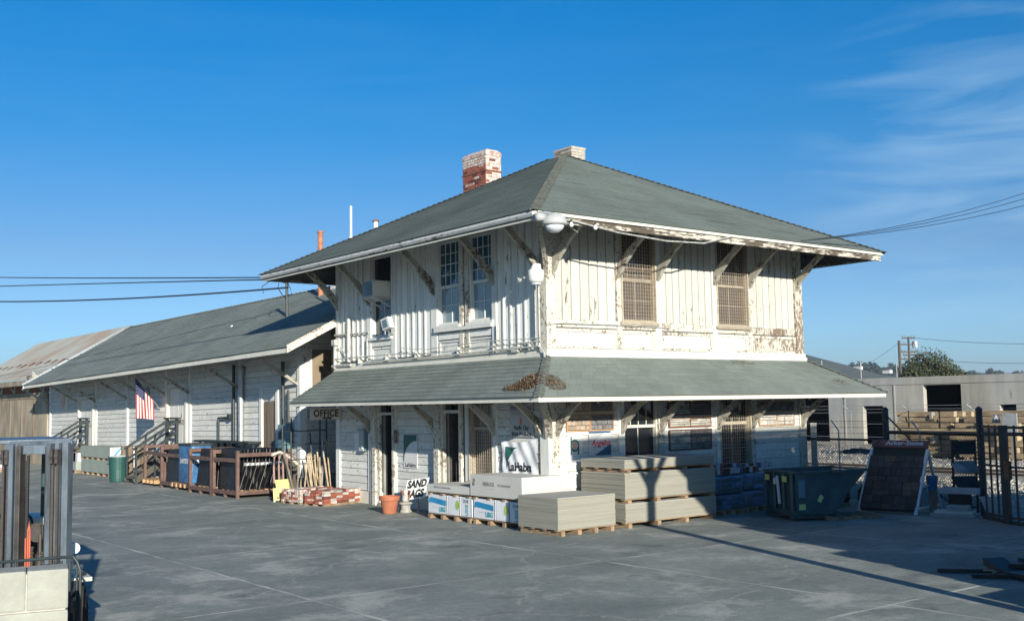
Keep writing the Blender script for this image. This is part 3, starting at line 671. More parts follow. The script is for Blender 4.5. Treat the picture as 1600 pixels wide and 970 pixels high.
for a, b in ((1.76,3.8),(5.80,6.76)):
    mb = MB(); FL.box(mb, a+.002, b-.002, 3.463, 3.52, 0, .04); FL.box(mb, a+.002, b-.002, 3.76, 3.80, 0, .04); FL.box(mb, a+.002, a+.07, 3.522, 3.758, 0, .04); FL.box(mb, b-.07, b-.002, 3.522, 3.758, 0, .04)
    put('panel_frame', mb, MT['paint'], wallL)
    mb = MB(); FL.box(mb, a+.072, b-.072, 3.522, 3.758, 0, .015); put('panel', mb, MT['paint'], wallL)
    mb = MB(); FL.box(mb, a+.002, b-.002, 3.83, 3.97, 0, .045); put('panel_rail', mb, MT['paint'], wallL)
# --- windows
def window(F, u0, u1, z0, z1, zm, up, lo, par=dep, d=-.06, frame='paint', gl='glass', curtain=True, guard=False, trimd=.03, sill=True, bars=.015, gl_low=None):
    fr = MB(); w = .036
    F.box(fr, u0, u0+w, z0, z1, d-.03, trimd*.6); F.box(fr, u1-w, u1, z0, z1, d-.03, trimd*.6)
    F.box(fr, u0+w, u1-w, z0, z0+.06, d-.03, trimd*.6); F.box(fr, u0+w, u1-w, z1-.05, z1, d-.03, trimd*.6)
    F.box(fr, u0+w, u1-w, zm-.03, zm+.03, d-.02, d+.04)
    win = put('window', fr, MT[frame], par)
    if sill:
        s = MB(); F.box(s, u0-.06, u1+.06, z0-.07, z0-.004, -.03, .11); put('sill', s, MT[frame], win)
    for (a0, a1, b0, b1, (nx, ny), dd) in ((u0+w, u1-w, zm+.03, z1-.05, up, d+.012), (u0+w, u1-w, z0+.06, zm-.03, lo, d-.012)):
        mb = MB()
        for i in range(1, nx): u = a0+(a1-a0)*i/nx; F.box(mb, u-bars/2, u+bars/2, b0, b1, dd-.012, dd+.014)
        for i in range(1, ny): z = b0+(b1-b0)*i/ny; F.box(mb, a0, a1, z-bars/2, z+bars/2, dd-.010, dd+.012)
        if nx*ny > 1: put('muntin', mb, MT[frame], win)
        for i in range(nx):
            for j in range(ny):
                mb = MB(); e = random.uniform(-.004, .004); e2 = random.uniform(-.004, .004)
                ua, ub, za, zb = a0+(a1-a0)*i/nx, a0+(a1-a0)*(i+1)/nx, b0+(b1-b0)*j/ny, b0+(b1-b0)*(j+1)/ny
                mb.add([F.p(ua+.004, za+.004, dd+e), F.p(ub-.004, za+.004, dd+e2), F.p(ub-.004, zb-.004, dd-e), F.p(ua+.004, zb-.004, dd-e2)], [(0,1,2,3)])
                mb.add([F.p(ua+.004, za+.004, dd-.005+e), F.p(ub-.004, za+.004, dd-.005+e2), F.p(ub-.004, zb-.004, dd-.005-e), F.p(ua+.004, zb-.004, dd-.005-e2)], [(3,2,1,0)])
                put('pane', mb, MT[gl_low if gl_low and b0 < zm-.1 else gl], win, fix=False)
    if guard:
        g = MB(); n = int((u1-u0)/.075); dg = trimd+.05
        for i in range(n+1):
            u = u0+.02+(u1-u0-.04)*i/n; F.box(g, u-.0018, u+.0018, z0+.01, z1-.01, dg-.004, dg+.002)
        n = int((z1-z0)/.075)
        for i in range(n+1):
            z = z0+.02+(z1-z0-.04)*i/n; F.box(g, u0+.01, u1-.01, z-.0018, z+.0018, dg-.002, dg+.004)
        F.box(g, u0-.01, u0+.02, z0, z1, .01, dg+.01); F.box(g, u1-.02, u1+.01, z0, z1, .01, dg+.01); F.box(g, u0, u1, z0-.01, z0+.015, .01, dg+.008); 
        put('window_guard', g, MT['screen'], win, kind='stuff')
    return win
MT['tan_frame'] = plain('dusty_tan_sash', (.36,.31,.24), .8, scale=5, var=.1)
MT['glass_pale'] = glass('curtain_lined_glass', (.20,.26,.28), .12)
MT['glass_tan'] = glass('curtained_glass', (.105,.08,.06), .15)
window(FL, 1.74, 2.60, 4.15, 6.05, 5.02, (4,4), (2,2), gl_low='glass_pale'); window(FL, 2.96, 3.84, 4.15, 6.05, 5.02, (4,4), (2,2), gl_low='glass_pale')
window(FL, 5.80, 6.76, 4.05, 6.05, 4.98, (1,1), (2,1), gl='glass_dark')
window(FR, 1.99, 3.0, 4.05, 6.05, 4.95, (4,1), (2,2), frame='tan_frame', gl='glass_tan', guard=True)
window(FR, 4.96, 6.03, 4.05, 6.05, 4.98, (4,1), (2,2), frame='tan_frame', gl='glass_tan', guard=True)
window(FR, 1.98, 2.98, .7, 2.5, 1.86, (4,1), (2,1), gl='glass_dark', frame='cream')
window(FR, 4.93, 5.97, .7, 2.5, 1.86, (4,1), (2,2), gl='glass_dark', frame='screen', guard=True)
window(FL, 1.78, 2.62, .75, 2.5, 1.86, (3,1), (2,1), gl='glass_tan', frame='screen', guard=True)
wsill = MB(); FL.box(wsill, 1.70, 3.86, 4.0, 4.075, 0, .13); put('window_sill', wsill, MT['paint'], dep)
# --- canopy round the ground floor
ov = 1.4; ez = 2.50; tz = 3.30
def canopy_roof():
    mb = MB()
    shingle_face(mb, (-ov-.04, LY-.04, ez-.012), (-ov-.04, -ov-.04, ez-.012), (-.1, -.1, tz), (-.1, LY-.04, tz), .155)
    shingle_face(mb, (-ov-.04, -ov-.04, ez-.012), (WX+ov+.04, -ov-.04, ez-.012), (WX+.1, -.1, tz), (-.1, -.1, tz), .155)
    shingle_face(mb, (WX+ov+.04, -ov-.04, ez-.012), (WX+ov+.04, LY, ez-.012), (WX+.1, LY, tz), (WX+.1, -.1, tz), .155)
    return mb
can = put('canopy', canopy_roof(), MT['shingle_c'], dep, fix=False)
cc = MB(); s = (tz-ez)/(ov-.06)
caps(cc, (-ov-.02, -ov-.02, ez), (-.12,-.12,tz), .095, .15, (-s,0,1), (0,-s,1)); put('hip_cap', cc, MT['cap'], can, fix=False, kind='stuff'); cc = MB(); caps(cc, (WX+ov+.02, -ov-.02, ez), (WX+.12,-.12,tz), .095, .15, (s,0,1), (0,-s,1))
put('hip_cap', cc, MT['cap'], can, fix=False, kind='stuff')
fa = MB().box(-ov, -ov+.04, -ov+.04, LY-.06, ez-.105, ez-.02); put('fascia_board', fa, MT['cream'], can)
fa = MB().box(-ov, WX+ov, -ov, -ov+.04, ez-.107, ez-.02); put('fascia_board', fa, MT['cream'], can)
fa = MB().box(WX+ov-.04, WX+ov, -ov+.042, LY, ez-.105, ez-.02); put('fascia_board', fa, MT['cream'], can)
sf = MB(); e = .07
sf.add([(-ov+.04,LY-.07,ez-.05),(-ov+.04,-ov+.04,ez-.05),(-.0,-.0,tz-.09),(-.0,LY-.07,tz-.09),(WX+ov-.04,-ov+.04,ez-.05),(WX,-.0,tz-.09),(WX+ov-.04,LY-.05,ez-.05),(WX,LY-.05,tz-.09)],
       [(0,1,2,3),(1,4,5,2),(4,6,7,5)])
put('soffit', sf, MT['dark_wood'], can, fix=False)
rf = MB()
for k in range(14):
    y = .1 + k*.62
    if y < LY-.15: rf.beam((-.02, y, tz-.16), (-ov+.05, y, ez-.10), .05, .09)
for k in range(13):
    x = .1 + k*.64; rf.beam((x, -.02, tz-.16), (x, -ov+.05, ez-.10), .05, .09)
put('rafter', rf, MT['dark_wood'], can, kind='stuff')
put('end_board', MB().prism([(-ov,LY-.055,ez-.105),(-ov,LY-.055,ez-.03),(-.0,LY-.055,tz-.02),(-.0,LY-.055,tz-.12)], (0,.03,0)), MT['cream'], can)
# --- main hipped roof
EO = 1.5; EZ = 5.87; RX = 3.98; RZ = 8.63
def main_roof():
    mb = MB(); x0, x1, y0, y1 = -EO, WX+EO, -EO, LY+EO
    a, b, c, d = (x0,y0,EZ), (x1,y0,EZ), (x1,y1,EZ), (x0,y1,EZ); r0, r1 = (RX,3.98,RZ), (RX,LY-3.98,RZ)
    shingle_face(mb, d, a, r0, r1, .145); shingle_face(mb, a, b, r0, r0, .145); shingle_face(mb, b, c, r1, r0, .145); shingle_face(mb, c, d, r1, r1, .145)
    return mb
roof = put('roof', main_roof(), MT['shingle'], dep, fix=False)
k = (RZ-EZ)/(RX+EO); cc = MB()
caps(cc, (-EO,-EO,EZ), (RX,3.98,RZ), .11, .15, (-k,0,1), (0,-k,1)); put('hip_cap', cc, MT['cap'], roof, fix=False, kind='stuff'); cc = MB(); caps(cc, (WX+EO,-EO,EZ), (RX,3.98,RZ), .15, .15, (k,0,1), (0,-k,1))
put('hip_cap', cc, MT['cap'], roof, fix=False, kind='stuff'); cc = MB(); caps(cc, (-EO,LY+EO,EZ), (RX,LY-3.98,RZ), .15, .15, (-k,0,1), (0,k,1)); put('hip_cap', cc, MT['cap'], roof, fix=False, kind='stuff'); cc = MB(); caps(cc, (WX+EO,LY+EO,EZ), (RX,LY-3.98,RZ), .15, .15, (k,0,1), (0,k,1))
put('hip_cap', cc, MT['cap'], roof, fix=False, kind='stuff')
E1 = 1.42
fa = MB().box(-E1, -E1+.04, -E1+.042, LY+E1-.042, 5.70, 5.825); put('fascia_board', fa, MT['fasciaL'], roof)
gu = MB()
prof = [(-E1-.002,5.845),(-E1-.09,5.845),(-E1-.10,5.80),(-E1-.075,5.755),(-E1-.002,5.75)]
gu.prism([(x,-E1-.03,z) for x,z in prof], (0,LY+2*E1+.05,0)); put('gutter', gu, MT['fasciaL'], roof)
put('eave_trim', MB().box(-E1-.03, -E1-.002, -E1, LY+E1, 5.695, 5.725), MT['cream'], roof)
fa = MB().box(-E1, WX+E1, -E1, -E1+.04, 5.675, 5.80); put('fascia_board', fa, MT['fasciaR'], roof)
put('eave_trim', MB().box(-E1-.03, WX+E1+.05, -E1-.05, -E1-.002, 5.805, 5.865), MT['cream'], roof)
fa = MB().box(WX+E1-.04, WX+E1, -E1+.042, LY+E1-.042, 5.70, 5.84).box(-E1, WX+E1, LY+E1-.04, LY+E1, 5.70, 5.84); put('fascia_board', fa, MT['fasciaR'], roof)
a0, b0 = -E1+.04, WX+E1-.04; c0, d0 = -E1+.04, LY+E1-.04; hz = 5.76; q = 5.76+k*(E1-.04)
sf = MB().add([(a0,c0,hz),(b0,c0,hz),(b0,d0,hz),(a0,d0,hz),(0,0,q),(WX,0,q),(WX,LY,q),(0,LY,q)], [(0,1,5,4),(1,2,6,5),(2,3,7,6),(3,0,4,7)])
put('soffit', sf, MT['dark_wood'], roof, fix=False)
rf = MB()
for i in range(17):
    y = -.05 + i*.54
    rf.beam((-.0, y, q-.06), (a0, y, hz-.02), .05, .09); rf.beam((WX, y, q-.06), (b0, y, hz-.02), .05, .09)
for i in range(16):
    x = -.05 + i*.54; rf.beam((x, 0, q-.06), (x, c0, hz-.02), .05, .09)
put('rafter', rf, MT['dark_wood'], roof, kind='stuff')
# --- knee brackets
def bracket(par, F, u, zb, ztop, reach, diag=None, w=.085, mat='bracket'):
    o = F.p(u, 0, 0); n = F.n if diag is None else Vector(diag).normalized()*1.0
    if diag is not None: reach *= 1.38
    side = Vector((-n.y, n.x, 0)) * (w/2)
    def pt(d, z): return Vector((o.x, o.y, 0)) + n*d + Vector((0,0,z))
    h = ztop-zb
    outer = [(.07,zb-.22),(.16,zb-.12),(.22,zb+.0),(.40,zb+h*.22),(reach*.62,zb+h*.50),(reach,ztop-.10),(reach,ztop)]
    inner = [(reach-.11,ztop),(reach*.6,zb+h*.66),(.36,zb+h*.44),(.16,zb+h*.22),(.07,zb+.04)]
    mb = MB(); pl = [pt(*p) - side for p in outer+inner]; n1 = len(pl)
    # strips instead of one concave cap
    vs = pl + [p + side*2 for p in pl]; A = [0,1,2,3,4,5,6]; B = [11,11,10,9,8,7,7]
    fs = []
    for i in range(6):
        for off, rev in ((0,False),(n1,True)):
            f = [A[i]+off, A[i+1]+off, B[i+1]+off] + ([B[i]+off] if B[i] != B[i+1] else [])
            fs.append(tuple(f[::-1] if rev else f))
    for i in range(n1): j = (i+1) % n1; fs.append((i, j, j+n1, i+n1))
    mb.add(vs, fs); return put('bracket', mb, MT[mat], par)
for u in (1.69, 3.95, 6.86, 8.43): bracket(roof, FL, u, 5.08, 5.93, 1.0)
for u in (1.92, 3.08, 4.89, 6.10, 7.82): bracket(roof, FR, u, 5.18, 5.93, 1.0)
bracket(roof, FL, .14, 5.08, 5.93, 1.0); bracket(roof, FR, .12, 5.18, 5.93, 1.0); bracket(roof, FL, 0, 5.12, 5.93, 1.0, (-1,-1,0))
for u in (1.73, 3.92, 6.81): bracket(can, FL, u, 1.93, 2.60, .98)
for u in (1.90, 3.06, 4.86, 6.04, 7.86): bracket(can, FR, u, 1.93, 2.60, .98)
bracket(can, FL, 0, 1.9, 2.60, 1.0, (-1,-1,0), w=.14); bracket(can, FL, .16, 1.93, 2.6, .98); bracket(can, FR, .14, 1.93, 2.6, .98)
# --- chimneys
def bricks(par, F, u0, u1, z0, z1, name='brick'):
    """courses of real bricks standing proud of the mortar, one object per brick tone"""
    tone = {'brick_red': MB(), 'brick_white': MB(), 'brick_dark': MB()}
    z = z0; r = 0
    while z < z1 - .03:
        u = u0 - (.10 if r % 2 else 0)
        while u < u1 - .01:
            a, b = max(u0, u), min(u1, u+.20); 
            if b-a > .03:
                top = (z-z0)/(z1-z0)
                pw = .75 if F is FCR else (.12 + (.75 if top > .82 else 0) + .15*(math.sin(u*7+z*5) > .4))
                t = 'brick_white' if random.random() < pw else ('brick_dark' if random.random() < .3 else 'brick_red')
                F.box(tone[t], a+.005, b-.005, z+.005, min(z1, z+.067)-.003, -.01, .012+random.uniform(-.004,.004))
            u += .21
        z += .0725; r += 1
    for t in tone:
        if tone[t].v: put(name, tone[t], MT[t], par, kind='stuff')
cx, cy = 3.3, 6.4
ch = put('chimney', MB().box(cx, cx+.5, cy, cy+1.06, 6.6, 9.12), MT['mortar'], roof)
FCL = Face((cx,cy,0), (0,1,0), (-1,0,0)); FCR = Face((cx,cy,0), (1,0,0), (0,-1,0))
bricks(ch, FCL, 0, 1.06, 7.2, 9.06); bricks(ch, FCR, 0, .5, 7.2, 9.06)
put('rust_band', MB().box(cx-.03, cx+.53, cy-.03, cy+1.09, 8.585, 8.62), MT['rust'], ch)
cm = MB(); b = (cx-.02, cx+.52, cy-.02, cy+1.08); i = .09
vs = [(b[0],b[2],9.02),(b[1],b[2],9.02),(b[1],b[3],9.02),(b[0],b[3],9.02),(b[0]+.01,b[2]+.01,9.12),(b[1]-.01,b[2]+.01,9.12),(b[1]-.01,b[3]-.01,9.12),(b[0]+.01,b[3]-.01,9.12),(b[0]+i,b[2]+i,9.20),(b[1]-i,b[2]+i,9.20),(b[1]-i,b[3]-i,9.20),(b[0]+i,b[3]-i,9.20)]
cm.add(vs, [(0,1,5,4),(1,2,6,5),(2,3,7,6),(3,0,4,7),(4,5,9,8),(5,6,10,9),(6,7,11,10),(7,4,8,11),(8,9,10,11),(3,2,1,0)])
put('cap', cm, MT['brick_white'], ch)
put('flashing', MB().prism([(cx-.02,cy-.03,7.78),(cx+.56,cy-.03,7.78),(cx+.56,cy-.03,8.10),(cx+.30,cy-.03,8.22),(cx-.02,cy-.03,8.12)], (0,.02,0)).prism([(cx-.03,cy-.02,7.2),(cx-.03,cy+1.1,7.2),(cx-.03,cy+1.1,7.5),(cx-.03,cy-.02,7.95)], (.02,0,0)), MT['galv'], ch)
cx, cy = 4.60, 4.4
ch = put('chimney', MB().box(cx, cx+.46, cy, cy+.70, 8.0, 8.98), MT['mortar'], roof)
FCL2 = Face((cx,cy,0), (0,1,0), (-1,0,0)); FCR = Face((cx,cy,0), (1,0,0), (0,-1,0))
MT['brick_red2'] = MT['brick_red']
tone = {'brick_white': MB(), 'greywood': MB()}
for F, w in ((FCL2, .70), (FCR, .46)):
    z = 8.3; r = 0
    while z < 8.98:
        u = -(.1 if r % 2 else 0)
        while u < w-.02:
            a, b = max(0, u), min(w, u+.2)
            if b-a > .03: F.box(tone['brick_white' if (F is FCR or random.random() < .5) else 'greywood'], a+.006, b-.006, z+.006, z+.066, -.01, .014)
            u += .21
        z += .0725; r += 1
MT['brick_pale'] = plain('pale_limewashed_brick', (.52,.49,.42), .9, c2=(.36,.33,.28), scale=9, bump=.3)
for t in tone: put('brick', tone[t], MT['brick_pale'] if t == 'brick_white' else MT['greywood'], ch, kind='stuff')
put('cap', MB().box(cx-.02, cx+.48, cy-.02, cy+.72, 8.985, 9.03), MT['brick_pale'], ch)
# --- conduits and pipes on the long wall
pp = MB()
pp.tube([(-.16,.02,3.60),(-.16,2.2,3.56),(-.17,4.0,3.54),(-.15,5.7,3.60),(-.15,8.4,3.60)], .016, 6)
pp.tube([(-.17,.06,3.50),(-.16,3.2,3.46),(-.16,6.9,3.46)], .022, 6)
pp.tube([(-.15,0.03,3.66),(-.14,1.9,3.70),(-.15,4.2,3.64),(-.14,5.2,3.72)], .012, 5)
pp.tube([(-.12,7.75,3.5),(-.12,7.75,4.6)], .05, 8); pp.tube([(-.11,6.85,3.5),(-.11,6.85,4.05)], .018, 6)
pp.tube([(-.1,8.05,4.2),(-.1,6.8,4.2)], .02, 6); pp.tube([(-.1,8.5,4.22),(-.1,7.8,4.22)], .03, 6)
pp.tube([(-.12,8.6,3.42),(-.14,7.6,3.42)], .04, 8); pp.tube([(-.12,8.45,3.35),(-.12,8.45,4.05)], .05, 8)
pp.tube([(-.12,8.4,3.85),(-.12,8.1,3.88),(-.12,7.9,3.65)], .014, 6)
pp.tube([(-.13,1.45,3.6),(-.13,1.45,4.05)], .018, 6)
pp.tube([(-.14,.08,5.3),(-.14,.08,3.5),(-.16,-.08,3.35),(-.2,-.16,3.24)], .02, 6)
pp.tube([(-.12,.22,4.85),(-.12,.22,3.6)], .015, 6)
pp.tube([(-.10,-.10,3.92),(.3,-.1,3.96),(1.9,-.09,3.97),(3.4,-.09,3.95)], .01, 5); pp.tube([(-.10,-.10,3.46),(2,-.1,3.47),(4.5,-.1,3.45)], .009, 5)
pp.box(-.18,-.08,.75,.95,3.42,3.54).box(-.2,-.09,8.36,8.52,3.95,4.10)
for y in (.4, 1.6, 2.9, 4.6, 5.9, 7.2): pp.box(-.17, -.02, y-.02, y+.02, 3.44, 3.63)
put('conduit', pp, MT['pipe'], dep)
# vents on the roof
def roofz(x): return EZ + k*(x+EO)
put('vent_pipe', MB().tube([(.27,8.3,6.6),(.27,8.3,7.62)], .032, 8).tube([(.27,8.3,6.68),(.27,8.3,6.80)], [.09,.05], 8), MT['white_pl'], roof)
vp = put('vent_pipe', MB().tube([(1.2,8.6,6.5),(1.2,8.6,7.34)], .06, 10), MT['white_pl'], roof)
put('vent_cap', MB().lathe((1.2,8.6,7.34), [(.06,0),(.10,.0),(.10,.03),(.03,.05)], 10), MT['rust'], vp)
# leaf litter caught on the canopy hip
lt = MB(); random.seed(11)
nL = Vector((-s,0,1)).normalized(); nR = Vector((0,-s,1)).normalized()
def litter(n, cx0, cy0, rx, ry, face):
    for _ in range(n):
        a, r = random.uniform(0, 6.28), random.random()**.6
        x, y = cx0+math.cos(a)*r*rx, cy0+math.sin(a)*r*ry
        if face == 'L':
            if x > y: x, y = y, x
            z = ez + (x+ov)*s
        else:
            if y > x: x, y = y, x
            z = ez + (y+ov)*s
        p = Vector((x, y, z+random.uniform(.02,.05))); d = Vector((random.gauss(0,1), random.gauss(0,1), random.gauss(0,.3))).normalized()*random.uniform(.02,.05)
        e_ = d.cross(Vector((0,0,1))).normalized()*.005
        lt.add([p-d-e_, p+d-e_, p+d+e_, p-d+e_], [(0,1,2,3)])
litter(2200, -.98, -.66, .30, .42, 'L'); litter(400, -1.15, -.35, .12, .3, 'L'); litter(1100, -.78, -.98, .32, .30, 'R'); litter(160, 5.5, -.25, .5, .12, 'R'); litter(120, 8.1, -1.0, .35, .15, 'R')
put('leaf_litter', lt, MT['twig'], label='drift of dry leaf litter lying on the canopy hip and shingles', cat='leaves', kind='stuff', fix=False)
# ================================================================== FREIGHT WAREHOUSE (floor falls away slightly to the west)
random.seed(21)
WY0, WY1 = 10.55, 34.9
wh = thing('freight_warehouse', (0, 8.52, 0), 'long low white freight shed with grey green roof joined to the station', 'building')
wh.rotation_euler = (R_(-.8), 0, 0)
FW = Face((0,0,0), (0,1,0), (-1,0,0)); FG = Face((0,WY0,0), (1,0,0), (0,-1,0))
whd = [(18.7,20.3,1.15,3.28),(28.6,30.4,1.15,3.2),(11.95,12.9,.55,2.66)]
mb = MB(); wall_open(FW, mb, WY0, WY1, 0, 4.1, .14, []); ww = put('wall', mb, MT['core'], wh)
put('wall', MB().box(0, 6.4, WY1-.14, WY1, 0, 4.0).box(6.26, 6.4, WY0, WY1-.15, 0, 4.0), MT['core'], wh)
mb = MB(); mb.prism([(.0,WY0,0),(6.25,WY0,0),(6.25,WY0,4.3),(3.2,WY0,6.1),(.0,WY0,4.4)], (0,.14,0)); wg = put('wall', mb, MT['core'], wh)
bays = [WY0, 14.45, 18.45, 20.55, 24.6, 28.35, 30.6, WY1]
for a, b in zip(bays, bays[1:]):
    siding(FW, ww, a+.09, b-.09, .95, 4.1, .172, ops=whd, split=.35)
siding(FG, wg, .14, .27, .6, 4.6, .172); siding(FG, wg, .92, 3.0, .6, 4.3, .172)
siding(FG, wg, .27, .92, 4.0, 4.75, .172); siding(FG, wg, .27, .92, .6, 2.75, .172)
put('base_board', MB().box(-.05, 0, WY0, WY1, 0, .93), MT['greywood'], wh)
for u in bays:
    mb = MB(); FW.box(mb, u-.085 if u > WY0 else u-.06, u+.085 if u > WY0 else u+.11, .5, 3.95, 0, .08); put('trim_post', mb, MT['paint'], wh)
mb = MB(); FG.box(mb, -.075, .13, .5, 4.6, .0, .07); put('trim_post', mb, MT['paint'], wh)
put('hatch', MB().box(.29, .90, WY0-.07, WY0-.002, 2.8, 3.98), MT['brown_panel'], wh)
mb = MB(); FG.box(mb, .22, .285, 2.75, 4.02, .0, .09); FG.box(mb, .905, .96, 2.75, 4.02, 0, .09); put('trim_post', mb, MT['paint'], wh)
# plank door
dd = MB(); FW.box(dd, 11.97, 12.88, .55, 2.62, .0, .01); dr = put('door', dd, MT['core'], wh)
for i in range(6):
    mb = MB(); a = 11.99+i*.148; FW.box(mb, a, a+.138, .57, 2.60, .012, .035+random.uniform(0,.004)); put('plank', mb, MT['brown_door'], dr)
mb = MB(); FW.box(mb, 11.80, 11.965, .5, 2.95, 0, .10); FW.box(mb, 12.885, 13.05, .5, 2.95, 0, .09); FW.box(mb, 11.80, 13.05, 2.96, 3.02, 0, .10); put('door_frame', mb, MT['paint'], wh)
mb = MB(); FW.box(mb, 11.97, 12.88, 2.63, 2.95, .0, .03); put('head_board', mb, MT['siding'], wh)
# freight doors
for a, b, z1 in ((18.7,20.3,3.25),(28.6,30.4,3.15)):
    dd = MB(); FW.box(dd, a, b, 1.15, z1, .0, .012); dr = put('door', dd, MT['paint'], wh)
    n = 4
    for i in range(n):
        mb = MB(); u0 = a+.02+(b-a-.04)*i/n; FW.box(mb, u0, u0+(b-a-.04)/n-.012, 1.17, z1-.02, .014, .04); put('plank', mb, MT['paint_board'], dr)
    mb = MB(); FW.box(mb, a-.14, a-.005, 1.1, z1+.15, 0, .14); FW.box(mb, b+.005, b+.14, 1.1, z1+.15, 0, .14); FW.box(mb, a-.004, b+.004, z1+.02, z1+.15, 0, .12); put('door_frame', mb, MT['cream'], wh)
    mb = MB(); FW.box(mb, a, b, 2.05, 2.2, .042, .06); put('door_rail', mb, MT['paint_bad'], dr)
# roof
wy0, wy1 = 8.46, 34.0; wx = -1.42; wez = 3.90; wrx = 3.2; wrz = 6.28; wrf = 6.60; ks = (wrz-wez)/(wrx-wx)
wsh = MB(); shingle_face(wsh, (wx-.04,wy1,wez), (wx-.04,wy0,wez), (wrx,wy0,wrz), (wrx,wy1,wrf), .15, wav=.006)
shingle_face(wsh, (2*wrx-wx,wy0,wez), (2*wrx-wx,wy1,wez), (wrx,wy1,wrf), (wrx,wy0,wrz), .3)
wroof = put('roof', wsh, MT['shingle_w'], wh, fix=False)
cc = MB(); caps(cc, (wrx,wy0,wrz), (wrx,wy1,wrf), .14, .3, (-ks,0,1), (ks,0,1)); put('ridge_cap', cc, MT['cap'], wroof, fix=False)
put('fascia_board', MB().box(wx, wx+.04, wy0+.05, wy1-.03, wez-.14, wez-.01), MT['cream'], wroof)
def verge(y, mat, rz=6.28): return put('verge_board', MB().prism([(wx-.03,y,wez-.15),(wx-.03,y,wez+.02),(wrx,y,rz+.03),(wrx,y,rz-.16)], (0,.045,0)), MT[mat], wroof)
verge(wy0, 'paint_bad'); verge(wy1-.04, 'paint', wrf)
put('verge_trim', MB().prism([(wx-.05,wy0-.03,wez+.0),(wx-.05,wy0-.03,wez+.045),(wrx,wy0-.03,wrz+.05),(wrx,wy0-.03,wrz+.0)], (0,.028,0)), MT['paint_bad'], wroof)
put('flashing', MB().prism([(wx-.06,wy1+.01,wez+.0),(wx-.06,wy1+.01,wez+.07),(wrx-.3,wy1+.01,wrf-.06),(wrx-.3,wy1+.01,wrf-.12)], (0,.16,0)), MT['galv'], wroof)
put('soffit', MB().add([(wx+.04,wy0+.05,wez-.06),(wx+.04,wy1-.05,wez-.06),(wrx,wy1-.05,wrf-.12),(wrx,wy0+.05,wrz-.12)], [(0,1,2,3)]), MT['dark_wood'], wroof, fix=False)
rf = MB()
for i in range(42):
    y = wy0+.25+i*.61
    if y < wy1-.1: rf.beam((.15, y, wez+ks*(.15-wx)-.13), (wx+.06, y, wez-.10), .05, .09)
put('rafter', rf, MT['dark_wood'], wroof, kind='stuff')
for u in [b for b in bays if b > 11]+[WY0+.1, 22.6]:
    mb = MB(); mb.beam((-.06,u,3.05), (-1.25,u,3.78), .08, .085); put('bracket', mb, MT['bracket'], wroof)
# pipes on the front wall and roof
dp = MB(); dp.tube([(-.14,14.20,.4),(-.14,14.20,3.7)], .085, 10).lathe((-.14,14.2,3.55), [(.085,-.1),(.13,.05),(.13,.12)], 10); put('downpipe', dp, MT['galv'], wh)
dp = MB(); dp.tube([(-.12,14.78,.4),(-.12,14.78,3.8)], .05, 8); dp.tube([(-.13,15.9,1.1),(-.13,15.9,2.2),(-.13,15.0,2.2)], .04, 8); dp.tube([(-.16,11.35,.9),(-.16,11.35,3.7)], .055, 8); dp.tube([(-.15,11.05,.9),(-.15,11.05,2.9)], .035, 8)
dp.box(-.2,-.09,14.95,15.1,2.15,2.3); put('conduit', dp, MT['darksteel'], wh)
put('vent_pipe', MB().tube([(1.0,17.5,4.85),(1.0,17.5,5.25)], .07, 10), MT['galv'], wroof)
put('cupola', MB().box(2.9, 3.9, 13.3, 14.2, 5.6, 6.85), MT['siding'], wroof)
dor = MB()
mr = MB().tube([(1.0,13.43,5.05),(1.0,13.43,6.3)], .045, 8); mast = put('service_mast', mr, MT['darksteel'], wroof)
put('mast_cap', MB().lathe((1.0,13.43,6.28), [(.06,0),(.09,.03),(.05,.10),(.0,.13)], 8), MT['galv'], mast)
lp = MB(); lp.tube([(1,13.43,6.2),(.8,13.3,6.45),(.6,13.1,6.3),(.55,13.1,6.0),(.75,13.2,5.8),(.95,13.4,5.75)], .014, 5); lp.tube([(1,13.43,6.2),(.7,13.8,6.35),(.5,14.1,6.15),(.55,14.1,5.95)], .012, 5); lp.tube([(1,13.4,6.25),(.9,13,6.0),(.9,12.9,5.8),(1,13.4,5.85)],.012,5)
put('drip_loop', lp, MT['wire'], mast)
put('flue_pipe', MB().tube([(2.45,14.0,5.6),(2.45,14.0,8.0)], .085, 10).lathe((2.45,14,7.95), [(.085,0),(.105,.0),(.105,.06),(.09,.06)], 10), MT['orange_pipe'], wroof)
# small emblem boards under the eaves
eb = thing('round_emblem_sign', (-.06, 22.0, 2.9), 'faded round emblem sign on the warehouse wall behind the flag', 'sign')
put('disc', MB().lathe((-.07,22.6,2.95), [(.30,-.015),(.30,.015)], 20, 0), MT['sign_grey'], eb)
put('emblem_ring', MB().tube([(-.10,22.6+.2*math.cos(t*.524),2.95+.2*math.sin(t*.524)) for t in range(13)], .03, 6, False), MT['navyink'], eb)
eb = thing('faded_emblem_sign', (-.06, 33.0, 2.7), 'faded salmon emblem board at the far end of the warehouse wall', 'sign')
put('board', MB().box(-.06,-.03,32.2,33.6,2.4,3.2), MT['sign_cream'], eb); put('emblem', MB().lathe((-.07,32.9,2.8), [(.24,-.01),(.24,.01)], 9, 0), MT['pinkink'], eb)
